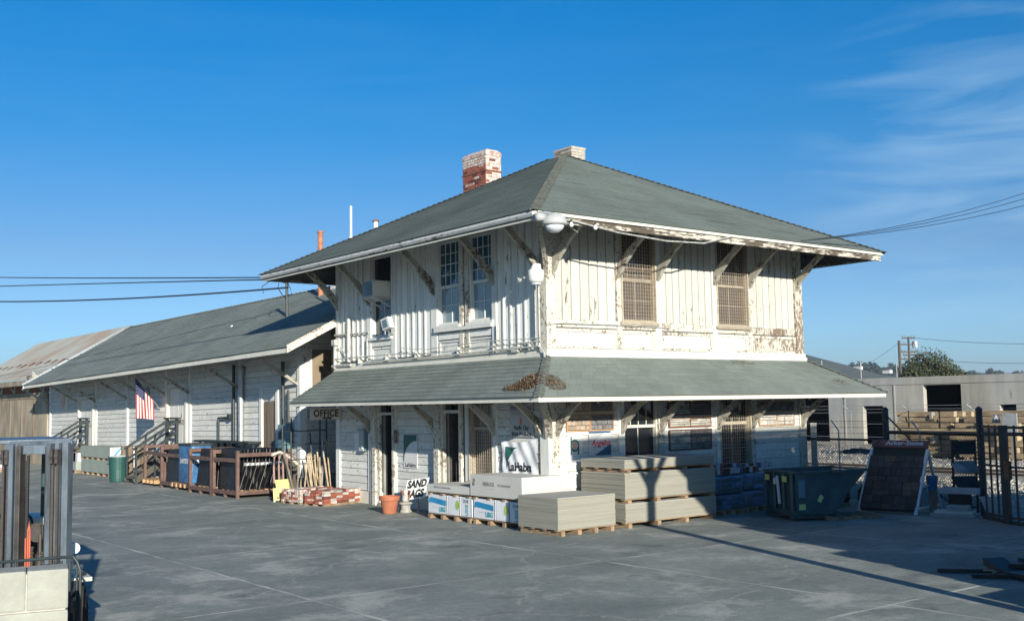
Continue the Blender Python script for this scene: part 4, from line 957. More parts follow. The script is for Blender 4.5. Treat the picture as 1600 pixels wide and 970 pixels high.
# ================================================================== BROWN CONCRETE SHED BEYOND
fs = thing('concrete_shed', (0, 35.4, 0), 'brown stained concrete shed with rusty corrugated roof beyond the freight shed', 'building')
mb = MB(); yy = 35.4
sw = put('wall', MB().box(.0, 8.5, 35.4, 62, -.3, 3.25), MT['stucco_brown'], fs)
put('beam', MB().box(-.06, .0, 35.4, 62, 3.02, 3.30), MT['stucco_brown'], fs)
for i in range(12):
    mb = MB().box(-.045, 0, 35.45+i*2.2, 37.57+i*2.2, -.3, 3.0); put('wall_panel', mb, MT['stucco_brown'], sw)
for i in range(12): put('wall_rib', MB().box(-.10, 0, 37.58+i*2.2-.012, 37.58+i*2.2+.07, -.3, 3.0), MT['brown_door'], sw)
for i in range(10): put('roof_strut', MB().box(-.04, .02, 36.2+i*2.6, 36.35+i*2.6, 3.3, 3.75).beam((-.01,36.3+i*2.6,3.32),(-.01,37.2+i*2.6,3.72),.06,.08), MT['paint_bad'], fs)
put('gable_panel', MB().box(.03, .08, 35.5, 62, 3.3, 3.9), MT['rust'], fs)
cr_ = MB(); n = 160; y0, y1 = 33.9, 50.0
def cz(j): return .03*(j % 2)
for i in range(n):
    a, b = y0+(y1-y0)*i/n, y0+(y1-y0)*(i+1)/n
    for r in range(3):
        x0, x1 = -.6+(3.8/3)*r, -.6+(3.8/3)*(r+1); z0, z1 = 3.88+(2.42/3)*r+(.012*(2-r)), 3.88+(2.42/3)*(r+1)+(.012*(2-r))
        cr_.add([(x0,a,z0+cz(i)),(x0,b,z0+cz(i+1)),(x1,b,z1+cz(i+1)),(x1,a,z1+cz(i))], [(0,1,2,3)])
for i in range(90):
    a, b = y1+12*i/90, y1+12*(i+1)/90
    def zz(t): return 6.30-(t-y1)*.20
    cr_.add([(-.6,a,3.88+cz(i)),(-.6,b,3.88+cz(i+1)),(3.2,b,max(3.9,zz(b))+cz(i+1)),(3.2,a,max(3.9,zz(a))+cz(i))], [(0,1,2,3)])
cr_.add([(3.2,y0,6.3),(3.2,y1,6.3),(7.5,y1,3.9),(7.5,y0,3.9)], [(0,1,2,3)])
fr = put('roof', cr_, MT['corr'], fs, fix=False)
for i in range(16):
    y = 35.6+i*1.35; w = random.uniform(.25,.55); x = .55+random.uniform(-.05,.05); z = 3.88+(x+.6)*.637+.06
    mb = MB().add([(x,y,z),(x,y+w,z),(x+.28,y+w,z+.178),(x+.28,y,z+.178)], [(0,1,2,3)]); mb.add([(x,y,z-.03),(x,y+w,z-.03),(x,y+w,z),(x,y,z)], [(0,1,2,3)])
    put('rust_patch', mb, MT['rust'], fr, fix=False)
put('eave_debris', MB().box(-.7,-.2,36.6,45,3.62,3.86).box(-.75,-.3,35.3,36.3,3.85,4.05), MT['stucco_brown'], fr)
put('flashing', MB().box(-.9,.2,34.7,35.2,3.86,3.9).beam((-.6,35.9,4.1),(-.6,35.3,3.9),.05,.25), MT['sign_white'], fr)
# ================================================================== CONCRETE BUILDING ACROSS THE TRACKS
X0 = 36.0
cbld = thing('concrete_warehouse', (X0, 8, 0), 'pale stained concrete building across the railway with dark open doorways', 'building')
FC = Face((X0,0,0), (0,1,0), (-1,0,0))

opsC = [(11.95,13.97,.15,3.0),(16.28,17.5,.0,2.0),(9.24,10.04,.3,1.98),(19.63,22.6,.1,2.7),(3.0,4.2,.0,2.1),(-6,-3,.1,2.8),(27,29,.1,2.7)]
mb = MB(); wall_open(FC, mb, -30, 60, -.2, 3.42, .3, opsC); put('wall', mb, MT['tiltup'], cbld, fix=False)
put('wall', MB().box(X0+.31, X0+14, -30, -29.7, -.2, 3.42).box(X0+.31, X0+14, 59.7, 60, -.2, 3.42).box(X0+14, X0+14.3, -30, 60, -.2, 3.42), MT['tiltup'], cbld)
put('roof', MB().box(X0+.31, X0+13.99, -29.6, 59.6, 3.05, 3.15), MT['tiltup'], cbld)
put('inner_wall', MB().box(X0+5, X0+5.2, -29.6, 59.6, -.1, 3.04).box(X0+.32, X0+5, 15, 15.1, -.1, 3.04), MT['interior'], cbld)
put('parapet_band', MB().box(X0-.03, X0-.002, -30, 60, 2.98+.07, 3.10), MT['tiltup'], cbld)
for u in (-20, -10.5, 6.9, 15.6, 18.6, 25, 34, 43): put('wall_rib', MB().box(X0-.025, X0-.001, u-.04, u+.04, -.1, 3.045), MT['tiltup'], cbld)
# ---- railway
trk = thing('railway_track', (17.6, 0, 0), 'railway track of rusty steel rails on ballast behind the fence', 'railway')
tb = MB()
for j in range(40):
    y = -40+j*3; tb.add([(15.6,y,-.05),(15.6,y+3,-.05),(16.2,y+3,.08),(16.2,y,.08),(19.2,y+3,.08),(19.2,y,.08),(19.8,y+3,-.05),(19.8,y,-.05)], [(0,3,2,1),(3,5,4,2),(5,7,6,4)])
put('ballast_bed', tb, MT['gravel_base'], trk, fix=False)
for x in (16.9, 18.35):
    r0 = -.105; mb = MB(); mb.prism([(x-.07,-40,.1+r0),(x+.07,-40,.1+r0),(x+.07,-40,.125+r0),(x+.012,-40,.14+r0),(x+.012,-40,.21+r0),(x+.036,-40,.22+r0),(x+.036,-40,.26+r0),(x-.036,-40,.26+r0),(x-.036,-40,.22+r0),(x-.012,-40,.21+r0),(x-.012,-40,.14+r0),(x-.07,-40,.125+r0)], (0,120,0)); put('rail', mb, MT['railtop'], trk)
tm = MB().box(-1.25,1.25,-.11,.11,-.08,.025).mesh('sleeper')
tm.materials.append(MT['greywood'])
for j in range(70): inst('sleeper', tm, trk, (17.62, -16+j*.6, .058))
# ---- heap coloured dark for the shade lying on the gravel
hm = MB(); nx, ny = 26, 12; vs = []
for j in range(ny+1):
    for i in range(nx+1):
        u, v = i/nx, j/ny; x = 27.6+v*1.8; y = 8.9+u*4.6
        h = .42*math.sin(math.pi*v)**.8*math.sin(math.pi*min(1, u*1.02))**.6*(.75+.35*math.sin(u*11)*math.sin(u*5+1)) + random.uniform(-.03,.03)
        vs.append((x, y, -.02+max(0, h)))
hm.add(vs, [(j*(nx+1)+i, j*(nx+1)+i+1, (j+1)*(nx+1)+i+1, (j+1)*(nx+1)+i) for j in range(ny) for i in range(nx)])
put('shaded_heap', hm, MT['soil'], base=(28.5, 11.2, 0), label='low heap coloured dark for shade on the gravel in front of the pale concrete building', cat='heap', fix=False)
# ---- piles of old railway ties
tie = MB().box(-1.25,1.25,-.11,.11,0,.19)
random.seed(5)
def tie_mesh():
    mb = MB(); j = lambda: random.uniform(-.012,.012)
    mb.add([(x+j(), y+j(), z+j()) for x in (-.105,.105) for y in (-1.25,1.25) for z in (0,.192)], [(0,1,3,2),(4,6,7,5),(0,4,5,1),(2,3,7,6),(0,2,6,4),(1,5,7,3)])
    me = mb.mesh('railway_tie'); me.materials.append(MT['tie']); me.materials.append(MT['tie_end'])
    for p in me.polygons:
        if abs(p.normal.y) > .8: p.material_index = 1
    return me
tms = [tie_mesh() for _ in range(5)]
ORD = ['lowest','second','third','fourth','fifth','sixth','seventh','eighth','ninth','tenth','eleventh','twelfth']
def tiepile(x0, y0, cols, rows, label, grp, drop=()):
    for c in range(cols):
        for r in range(rows):
            if (c, r) in drop: continue
            o = inst('railway_tie', random.choice(tms), None, (x0+c*.235+random.uniform(-.05,.05), y0+random.uniform(-.22,.22), .08+r*.218), (0, random.uniform(-.02,.02), random.uniform(-.02,.02)))
            setp(o, label+', %s course' % ORD[r]+(' and front row' if c == 0 else ' behind the front row'), 'railway tie', grp)
    for y in (-.8, .8):
        o = put('bearer', MB().box(x0-.15, x0+cols*.235, y0+y-.06, y0+y+.06, -.04, .078), MT['tie'], base=(x0, y0+y, 0), label='timber bearer under '+grp, cat='timber', group='bearers under '+grp)
tiepile(26.0, 7.75, 6, 8, 'old tie of the strapped pile', 'the long-sided railway tie pile', drop=((0,7),(5,7)))
tiepile(27.55, 5.6, 5, 8, 'old tie of the sawn end pile', 'the end-on railway tie pile')
tiepile(25.6, 5.05, 5, 7, 'old tie of the pile behind the gate', 'the railway tie pile behind the gate', drop=((0,6),(1,6),(0,5)))
for y, nm in ((8.45, 'left'), (7.1, 'right')):
    put('steel_strap', MB().box(25.87, 25.885, y-.02, y+.02, .06, 1.86).box(25.87, 27.4, y-.02, y+.02, 1.845, 1.86), MT['black'], base=(25.87, y, 0), label='black steel strap round the long tie pile, %s of the two' % nm, cat='strap', group='straps on the tie pile')
for ch_, y, z, x, nm in (('P', 7.35, 1.66, 25.86, 'upper painted mark P'), ('L', 7.35, .72, 25.86, 'lower painted mark L'), ('A', 4.55, 1.55, 25.45, 'painted mark A')):
    t = thing('painted_letter_board', (x, y, z), 'white %s on a small board fixed to the tie pile' % nm, 'sign')
    put('board', MB().box(x-.02, x, y-.16, y+.16, z-.16, z+.16), MT['tie'] if ch_ != 'A' else MT['greyink'], t)
    text(ch_, .30, (x-.025, y, z), (0,-1,0), (0,0,1), MT['sign_white'], t, bold=.012)
o = put('concrete_pad', MB().box(25.1, 25.16, 3.6, 4.15, 1.0, 1.75), MT['slab'], base=(25.1, 3.9, 1.0), label='grey square board at the right end of the tie piles', cat='board')
put('board_post', MB().box(25.165, 25.22, 3.8, 3.9, -.05, 1.7), MT['greywood'], base=(25.2, 3.85, 0), label='short timber post behind the grey square board', cat='post')
# ---- utility poles far behind, round bushy tree
def upole(name, x, y, z0, z1, arms, label, r=.16):
    t = thing(name, (x, y, z0), label, 'utility pole', 'utility poles behind the concrete building')
    put('pole', MB().tube([(x,y,z0),(x,y,z1)], [r, r*.75], 8), MT['creosote'], t)
    for z, w in arms:
        dx, dy = .614*0+.789*w, -.613*w
        put('crossarm', MB().beam((x-dx, y-dy, z), (x+dx, y+dy, z), .12, .14), MT['creosote'], t)
        for f in (-.9, -.45, .45, .9): put('insulator', MB().lathe((x+dx*f, y+dy*f, z+.06), [(.05,0),(.09,.05),(.06,.12),(.07,.2),(.02,.26)], 6), MT['galv'], t)
    return t
p1 = far(1408, 600, 120); upole('utility_pole', p1[0], p1[1], -1, far(1408,532,120)[2], [], 'plain dark pole standing left of the pole with crossarms', .19)
p2 = far(1423, 600, 125); q = lambda y_: far(1423, y_, 125)[2]
up2 = upole('utility_pole', p2[0], p2[1], -1, q(526), [(q(528), .75), (q(538), 1.1), (q(549.5), .9), (q(554.5), .7), (q(560.5), 1.1)], 'utility pole with five crossarms left of the bushy tree')
put('transformer', MB().lathe((p2[0]+.5, p2[1]-.5, q(543.5)), [(.28,0),(.3,.1),(.3,.7),(.2,.8)], 10), MT['sign_grey'], up2)
MT['farwire'] = plain('far_cable', (.10,.14,.18), .6)
for k, (a, b, sag, lab) in enumerate([((1423,527,125),(1760,532,100),.5,'faint far cable running right from the pole top'),((1423,560,125),(1760,563,100),.4,'faint far cable running right at crossarm height'),((1408,533,120),(1290,572,330),2.5,'faint far cable running down left from the plain pole')]):
    A, B = Vector(far(*a)), Vector(far(*b)); pts = [A.lerp(B, i/12) - Vector((0,0,sag*4*(i/12)*(1-i/12))) for i in range(13)]
    put('overhead_cable', MB().tube(pts, .022, 4, False), MT['farwire'], base=A, label=lab, cat='cable', group='far cables behind the concrete building')
for k, (px_, yt, h) in enumerate([(1285, 563, 0), (1346, 563, 1), (1402, 566, 2)]):
    p = far(px_, 590, 300); t = put('thin_mast', MB().tube([(p[0],p[1],0),(p[0],p[1],far(px_, yt, 300)[2])], .10, 5), MT['sign_grey'], base=(p[0],p[1],0), label=['thin pale mast in front of the bare hill slope','thin pale mast at the foot of the hill slope','thin pale mast just left of the plain dark pole'][k], cat='mast', group='thin masts far behind')
random.seed(9)
tp = far(1462, 596, 90); tx, ty = tp[0], tp[1]
bt = thing('bushy_tree', (tx, ty, -.5), 'round bushy dark green tree rising behind the concrete building', 'tree')
tk = MB(); tk.tube([(tx,ty,-.5),(tx+.1,ty,1.5),(tx,ty,3)], [.3,.22,.16], 7)
crowns = [(-1.6,0,4.6,1.25),(-.7,.3,5.1,1.3),(.2,-.2,4.9,1.3),(1.0,.2,4.3,1.2),(1.8,0,3.9,1.0),(2.3,.2,3.3,.7),(-2.2,.1,3.9,.9),(0,0,3.6,1.6),(1.3,0,3.3,1.3),(-1.2,0,3.6,1.4)]
for c in crowns: tk.tube([(tx,ty,2.2),(tx+.789*c[0]*.6, ty-.613*c[0]*.6, (2.4+c[2])/2), (tx+.789*c[0], ty-.613*c[0], c[2])], [.12,.07,.03], 5)
put('trunk', tk, MT['bark'], bt)
for m, sd in (('leaf', 1), ('leaf2', 2)):
    mb = MB()
    for c in crowns:
        clump(mb, (tx+.789*c[0]+c[1], ty-.613*c[0]+c[1], c[2]), c[3], 620 if m == 'leaf' else 240, .11, .85)
        clump(mb, (tx+.789*c[0]+random.uniform(-.5,.5), ty-.613*c[0], c[2]+c[3]*.5), c[3]*.7, 60, .12, 1.0)
    put('crown', mb, MT[m], bt, fix=False)
# ================================================================== FENCE, GATE, CABLES
random.seed(31)
fn = thing('chain_link_fence', (8.1, -.2, 0), 'dark chain link fence topped with barbed wire between the depot corner and the gate', 'fence')
def fpost(x, y, z, r, nm='fence_post', m='darksteel'):
    return put(nm, MB().tube([(x,y,-.05),(x,y,z)], r, 10).lathe((x,y,z), [(r*1.1,0),(r*1.1,.03),(r*.6,.07),(0,.09)], 10), MT[m], fn)
fpost(8.1, .12, 1.95, .03); fpost(8.06,.30,1.5,.03); fpost(8.0, -2.25, 2.08, .07); fpost(7.15, -4.95, 2.08, .065)
cn = [(8.1, .1), (8.0, -2.25), (7.15, -4.95)]
zt = [1.42, 1.42, 1.60]
put('fence_rail', MB().tube([(8.1,.1,1.42),(8.0,-2.25,1.42)], .025, 8), MT['darksteel'], fn)
put('fence_rail', MB().tube([(8.0,-2.25,1.60),(7.15,-4.95,1.62),(6.7,-6.3,1.63),(5.9,-8.9,1.64)], .038, 8), MT['darksteel'], fn)
for (a, b, zz) in (((8.1,.1),(8.0,-2.25),1.42), ((8.0,-2.25),(7.15,-4.95),1.6)):
    A, B = Vector((a[0],a[1],0)), Vector((b[0],b[1],0)); Ln = (B-A).length; d = (B-A)/Ln; mesh_ = MB(); st = .075; r = .0055
    k = -zz
    while k < Ln:
        for sg in (1, -1):
            # diagonal wire clipped to the panel
            s0, z0 = (k, .03) if sg > 0 else (k, zz); s1, z1 = (k+zz, zz) if sg > 0 else (k+zz, .03)
            def at(t): return s0+(s1-s0)*t, z0+(z1-z0)*t
            t0 = max(0, -s0/(s1-s0)); t1 = min(1, (Ln-s0)/(s1-s0))
            if t1 - t0 > .02:
                p, q = at(t0), at(t1); mesh_.tube([A+d*p[0]+Vector((0,0,p[1])), A+d*q[0]+Vector((0,0,q[1]))], r, 3, False)
        k += st
    put('chain_link_mesh', mesh_, MT['darksteel'], fn, kind='stuff')
for z in (1.56, 1.70, 1.84):
    bw = MB(); bw.tube([(8.1,.1,z),(8.0,-2.25,z),(7.15,-4.95,z+.02)], .004, 3, False)
    for i in range(40):
        t = i/40; p = Vector((8.1,.1,z)).lerp(Vector((8.0,-2.25,z)), t*1.0) if i % 2 else Vector((8.0,-2.25,z)).lerp(Vector((7.15,-4.95,z+.02)), t)
        bw.beam(p+Vector((0,.0,-.02)), p+Vector((.01,.01,.02)), .004, .004)
    put('barbed_wire', bw, MT['darksteel'], fn)
for y in (-.95, -3.3):
    x = 8.05 if y > -2 else 7.65
    put('fence_stay', MB().tube([(x,y,0),(x,y,1.62),(x-.04,y+.16,1.86)], .018, 6), MT['galv'], fn)
put('fence_brace', MB().tube([(8.0,-2.3,1.95),(7.75,-3.1,1.35)], .018, 6).tube([(8.0,-2.3,1.0),(7.4,-4.2,.1)], .014, 6), MT['darksteel'], fn)
put('sign_plate', MB().box(8.10,8.12,-.28,-.12,.6,1.8), MT['white_pl'], fn)
# a second, older barbed-wire fence across the tracks
f2 = thing('far_wire_fence', (30,12,0), 'thin far wire fence with angled arms in front of the concrete building', 'fence')
for j in range(9):
    y = 2+j*3.1; put('fence_post', MB().tube([(30.5,y,-.1),(30.5,y,1.75),(30.3,y+.25,2.05)], .03, 5), MT['galv'], f2)
for z, dx in ((.6,0),(1.2,0),(1.72,0),(1.88,-.1),(2.03,-.2)): put('fence_wire', MB().tube([(30.5+dx,2,z),(30.5+dx,27,z)], .010, 3, False), MT['galv'], f2)
# --- iron gate leaves
def gate_leaf(A, B, label, bars, zt=1.80, heavy=()):
    t = thing('iron_gate', (A[0], A[1], 0), label, 'gate', 'leaves of the iron yard gate'); A, B = Vector((A[0],A[1],0)), Vector((B[0],B[1],0))
    for z in (zt-.02, .12): put('gate_rail', MB().beam(A+Vector((0,0,z)), B+Vector((0,0,z)), .04, .05), MT['darksteel'], t)
    put('gate_rail', MB().beam(A+Vector((0,0,1.05)), B+Vector((0,0,1.05)), .03, .04), MT['darksteel'], t)
    for i in range(bars+1):
        p = A.lerp(B, i/bars); w = .075 if i in heavy else .03
        put('gate_bar', MB().box(p.x-w/2, p.x+w/2, p.y-w/2, p.y+w/2, .04, zt+.02), MT['darksteel'], t)
    return t
g1 = gate_leaf((6.45,-5.40), (5.98,-6.02), 'narrow leaf of the black iron gate beside the round fence post', 3, heavy=(3,))
g2 = gate_leaf((5.92,-6.12), (5.55,-7.9), 'wide leaf of the black iron gate at the photo edge', 9, heavy=(0,))
put('lock_box', MB().box(5.84, 5.96, -6.20, -6.10, .82, 1.16), MT['rust'], g2, bev=.01)
put('gate_sill', MB().prism([(6.55,-5.25,.0),(5.9,-6.15,.0),(5.3,-8.2,.0),(5.75,-8.3,.0),(6.35,-6.2,.0),(6.85,-5.35,.0)], (0,0,.07)), MT['darksteel'], base=(6.4,-5.8,0), label='dark steel sill plate under the iron gate', cat='plate')
# --- overhead cables
def sag(A, B, s, n=16): A, B = Vector(A), Vector(B); return [A.lerp(B, i/n) - Vector((0,0,s*4*(i/n)*(1-i/n))) for i in range(n+1)]
ca = [((-.35,-1.46,5.78), (9.5,-9.0,7.15), .55, 'loose grey cable drooping along the street eave'),]
for k, (dz, r, lab) in enumerate([(.0,.008,'lowest cable running right from the roof hip'),(.13,.008,'middle cable running right from the roof hip'),(.24,.008,'highest cable running right from the roof hip')]):
    put('overhead_cable', MB().tube(sag((6.2,-1.50,5.90), (26.0,-6.0+0*dz,11.9+dz*6), .95+dz*.9), r, 5, False), MT['wire'], base=(6.2,-1.5,5.9), label=lab, cat='cable', group='cables to the right of the roof')
put('drooping_cable', MB().tube([(-.9,-1.47,5.76),(-.5,-1.47,5.74),(.6,-1.48,5.62),(1.9,-1.49,5.56),(3.0,-1.49,5.60),(3.9,-1.48,5.82)], .016, 6).tube([(-.9,-1.46,5.74),(-.2,-1.2,5.6),(.2,-.1,5.72)], .01, 5), MT['pipe'], base=(-.9,-1.47,5.7), label='grey cable drooping under the street side eave', cat='cable')
A = (1.0, 13.43, 6.0)
B = Vector(far(-300, 452, 60)); put('overhead_cable', MB().tube(sag(A, B, .55, 24), .028, 5, False), MT['wire'], base=A, label='lowest thick twisted cable from the roof mast to the left edge', cat='cable', group='cables to the left of the depot')
B = Vector(far(-300, 425.5, 60)); put('overhead_cable', MB().tube(sag((-1.3,9.6,5.78), B, .12, 16), .018, 5, False), MT['wire'], base=(-1.3,9.6,5.78), label='topmost level cable from the depot eave to the left edge', cat='cable', group='cables to the left of the depot')
B = Vector(far(-300, 458, 60)); put('overhead_cable', MB().tube(sag((-1.3,9.75,5.74), B, -.05, 16), .018, 5, False), MT['wire'], base=(-1.3,9.75,5.74), label='middle cable from the depot eave to the left edge', cat='cable', group='cables to the left of the depot')
for B_, zt_, lab_ in ((Vector(far(-300, 440, 60)), 13.6, 'tall timber pole west of the yard carrying the left hand cables, outside the photograph'), (Vector((26,-6,12)), 13.6, 'tall timber pole east of the tracks carrying the right hand cables, outside the photograph')):
    tp_ = thing('utility_pole', (B_.x, B_.y, -.1), lab_, 'utility pole', 'poles outside the frame')
    put('pole', MB().tube([(B_.x,B_.y,-.1),(B_.x,B_.y,zt_)], [.17,.12], 8), MT['creosote'], tp_); put('crossarm', MB().box(B_.x-.06,B_.x+.06,B_.y-1.1,B_.y+1.1,zt_-.6,zt_-.46), MT['creosote'], tp_)
# ================================================================== LAMPS, AIR CONDITIONERS
t = thing('corner_street_lamp', (-1.18,-1.62,5.75), 'large domed street lamp hanging at the near corner of the upper eave', 'lamp')
put('housing', MB().lathe((-1.15,-1.64,5.60), [(.20,-.02),(.235,.0),(.235,.04),(.20,.12),(.12,.185),(.0,.20)], 18).box(-1.50,-1.30,-1.62,-1.46,5.66,5.78), MT['sign_grey'], t, smooth=True)
put('lens', MB().lathe((-1.15,-1.64,5.60), [(.0,-.15),(.08,-.14),(.15,-.09),(.185,-.02)], 18), MT['lamp_gl'], t, smooth=True)
put('arm', MB().tube([(-1.44,-1.44,5.80),(-1.3,-1.55,5.82),(-1.15,-1.64,5.79)], .03, 8), MT['galv'], t)
t = thing('wall_lamp', (-.33,-.10,4.9), 'white barrel shaped lamp on the wall beside the depot corner', 'lamp')
put('housing', MB().lathe((-.35,-.10,4.72), [(.10,.0),(.155,.06),(.165,.20),(.155,.26),(.11,.28),(.10,.38),(.0,.40)], 18), MT['sign_white'], t, smooth=True)
put('lens', MB().lathe((-.35,-.10,4.70), [(.0,-.01),(.10,.0),(.10,.025)], 16), MT['lamp_gl'], t)
put('arm', MB().tube([(-.06,.08,5.05),(-.2,.0,5.08),(-.33,-.09,5.06)], .022, 8).box(-.09,-.06,.02,.14,4.95,5.12), MT['galv'], t)
for k, x in enumerate((-.62, -.02)):
    t = thing('eave_bulb', (x,-1.50,5.74), ['small white bulb under the eave, nearer the corner lamp','small white bulb under the eave, farther from the corner lamp'][k], 'lamp', 'bulbs under the street eave')
    put('bulb', MB().lathe((x,-1.50,5.66), [(.0,-.045),(.03,-.035),(.045,.0),(.03,.035),(.015,.06)], 10), MT['sign_white'], t, smooth=True); put('socket', MB().lathe((x,-1.50,5.715), [(.02,0),(.02,.05)], 8), MT['black'], t)
t = thing('window_air_conditioner', (-.2,6.08,5.0), 'grey box air conditioner sticking out of the left upstairs window', 'air conditioner')
put('case', MB().box(-.52,-.02,5.86,6.36,4.99,5.38), MT['sign_cream'], t, bev=.01)
lo = MB()
for i in range(9): lo.box(-.535,-.522,5.90,6.32,5.03+i*.036,5.05+i*.036)
lo.box(-.528,-.521,5.89,6.33,5.01,5.36); put('grille', lo, MT['bluegrey'], t)
put('bracket', MB().beam((-.5,5.9,4.985),(-.0,5.9,4.75),.03,.03).beam((-.5,6.3,4.985),(-.0,6.3,4.75),.03,.03).box(-.52,0,5.86,6.36,4.965,4.985), MT['sign_grey'], t)
t = thing('flood_light', (-.28,5.6,4.25), 'white square floodlight tilted on the sill of the left upstairs window', 'lamp')
put('housing', MB().obox((-.30,5.58,4.32), (0,.17,-.03), (-.06,.0,.10*0), (-.02,.03,.13)), MT['sign_white'], t, bev=.008)
put('lens', MB().obox((-.366,5.58,4.32), (0,.10,-.018), (-.004,0,0), (-.012,.018,.09)), MT['bluegrey'], t)
put('stem', MB().tube([(-.28,5.6,4.2),(-.2,5.65,4.09),(-.05,5.7,4.08)], .02, 6), MT['galv'], t)
# ================================================================== SIGNS
t = thing('office_sign', (-.45, 8.33, 2.3), 'cream OFFICE sign with black letters hanging under the canopy end', 'sign')
put('board', MB().box(-.90,-.05,8.30,8.34,2.06,2.34), MT['sign_cream'], t)
text('OFFICE', .245, (-.475,8.295,2.21), (1,0,0), (0,0,1), MT['ink'], t, bold=.006, sx=.86, space=1.06)
text('MORE', .06, (-.45,8.295,2.095), (1,0,0), (0,0,1), MT['ink'], t, bold=.006, sx=1.5)
put('bracket', MB().tube([(-.05,8.32,2.05),(.0,8.32,1.95),(.02,8.32,1.85)], .012, 6).tube([(-.7,8.32,2.34),(-.7,8.32,2.52)], .006, 5).tube([(-.2,8.32,2.34),(-.2,8.32,2.6)], .006, 5), MT['pipe'], t)
def wsign(name, F, u0, u1, z0, z1, mat, label, d=.05, cat='sign', th=.012):
    c = F.p((u0+u1)/2, z0, d); t = thing(name, tuple(c), label, cat); mb = MB(); F.box(mb, u0, u1, z0, z1, d-th, d); put('board', mb, MT[mat], t); return t
XL, XR = (0,-1,0), (1,0,0)
def poly(F, pts, d, mat, par, name='print'):
    mb = MB(); mb.add([F.p(u,z,d) for u, z in pts], [tuple(range(len(pts)))]); 
    return put(name, mb, MT[mat], par, fix=False)
t = wsign('render_brand_sign', FL, 4.71, 5.30, .93, 1.72, 'sign_white', 'upright white LaHabra sign with dark green corner arc on the wall between the doors')
curve = [(5.29,1.70),(4.73,1.70),(4.73,1.56)] + [(4.73+.52*math.sin(a)*1.0, 1.22+.34*math.cos(a)) for a in [i*math.pi/2/8 for i in range(0,9)]] + [(5.29,1.22)]
cpts = [(4.73+.54*math.sin(a), 1.10+.46*math.cos(a)) for a in [i*math.pi/2/10 for i in range(11)]]
gq = MB()
for (ua, za), (ub, zb_) in zip(cpts, cpts[1:]): gq.add([FL.p(ua,za,.052), FL.p(ub,zb_,.052), FL.p(ub,1.70,.052), FL.p(ua,1.70,.052)], [(0,1,2,3)])
gq.add([FL.p(cpts[-1][0],1.10,.052), FL.p(5.29,1.06,.052), FL.p(5.29,1.70,.052), FL.p(cpts[-1][0],1.70,.052)], [(0,1,2,3)])
put('green_arc', gq, MT['greenink'], t, fix=False); text('LaHabra', .135, FL.p(5.0,1.0,.053), XL, (0,0,1), MT['ink'], t, ext=.001, bold=.002)
t = thing('fabric_banner', tuple(FL.p(.8,.95,.09)), 'creased white LaHabra banner hung on the wall beside the near corner', 'banner')
mb = MB(); nu, nz = 26, 22
def ban(u, v):
    U = .23+(1.17)*u; Z = .86+(.82 - .06*u)*v - .10*math.sin(math.pi*u)*(v)*.55
    D = .10+.02*math.sin(u*9+v*4)*(1-v*.4)+.03*abs(math.sin((u-.5)*3.1+(v-1)*1.5))*(1-abs(v-.6)) + .012*math.sin(u*23-v*9)
    return FL.p(U, Z, D)
mb.add([ban(i/nu, j/nz) for j in range(nz+1) for i in range(nu+1)], [(j*(nu+1)+i, j*(nu+1)+i+1, (j+1)*(nu+1)+i+1, (j+1)*(nu+1)+i) for j in range(nz) for i in range(nu)])
put('cloth', mb, MT['wrap'], t, fix=False, smooth=True)
mb = MB(); g = 14
def arc(a, b):    # (a 0..1 across from left, b 0..1 along) -> banner uv, green swoosh
    u = .90-.38*a; top = .86; low = .86-.62*(1-a)**2.2
    return u, low+(top-low)*b
vs = []
for i in range(g+1):
    for j in range(g+1):
        u, v = arc(i/g, j/g); p = ban(u, v); vs.append(p+Vector((-.004,0,0)))
mb.add(vs, [(i*(g+1)+j, i*(g+1)+j+1, (i+1)*(g+1)+j+1, (i+1)*(g+1)+j) for i in range(g) for j in range(g)])
put('green_swoosh', mb, MT['greenink'], t, fix=False, smooth=True)
lt_ = text('LaHabra', .25, FL.p(.80,1.095,.15), XL, (0,0,1), MT['ink'], t, ext=.0, bold=.008, sx=.92)
for v in lt_.data.vertices:
    wpt = v.co + ORG[t.name]; uu = (wpt.y-.23)/1.17; vv = (wpt.z-.86)/(.82-.06*uu-.055*math.sin(math.pi*uu))
    v.co.x = ban(uu, vv).x - .006 - ORG[t.name].x
t = wsign('brick_supplier_sign', FL, .43, 1.20, 1.70, 2.16, 'sign_grey', 'pale Pacific Clay Brick Products sign with small orange flame above the banner', .06)
poly(FL, [(.86,2.02),(.82,2.08),(.80,2.03),(.78,1.98),(.82,1.93),(.86,1.97)], .0645, 'orangeink', t)
poly(FL, [(.835,2.11),(.80,2.05),(.785,1.98),(.82,1.925),(.855,1.975),(.86,2.03)], .063, 'orangeink', t)
text('Pacific Clay\nBrick Products', .125, FL.p(.815,1.82,.062), XL, (0,0,1), MT['ink'], t, ext=.001, bold=.003, sx=.85)
t = wsign('power_tools_sign', FL, .43, 1.20, 2.20, 2.46, 'sign_pink', 'faded pinkish POWER TOOLS sign tucked right under the canopy', .06)
text('BUFFALO\nPOWER TOOLS', .105, FL.p(.81,2.33,.062), XL, (0,0,1), MT['navyink'], t, ext=.001, bold=.003, sx=.9)
t = wsign('small_red_sign', FL, 5.55, 5.67, 1.49, 1.80, 'bronze', 'small narrow maroon sign on the post right of the open door', .085)
text('OPEN', .07, FL.p(5.61,1.645,.087), (0,0,1), (0,1,0), MT['sign_cream'], t, ext=.001, sx=.9)
t = thing('mail_box', tuple(FL.p(7.08,1.25,.1)), 'pale wall cabinet with a dark slot left of the open office door', 'cabinet')
mb = MB(); FL.box(mb, 6.98, 7.20, 1.28, 1.78, .03, .16); put('case', mb, MT['sign_grey'], t, bev=.008)
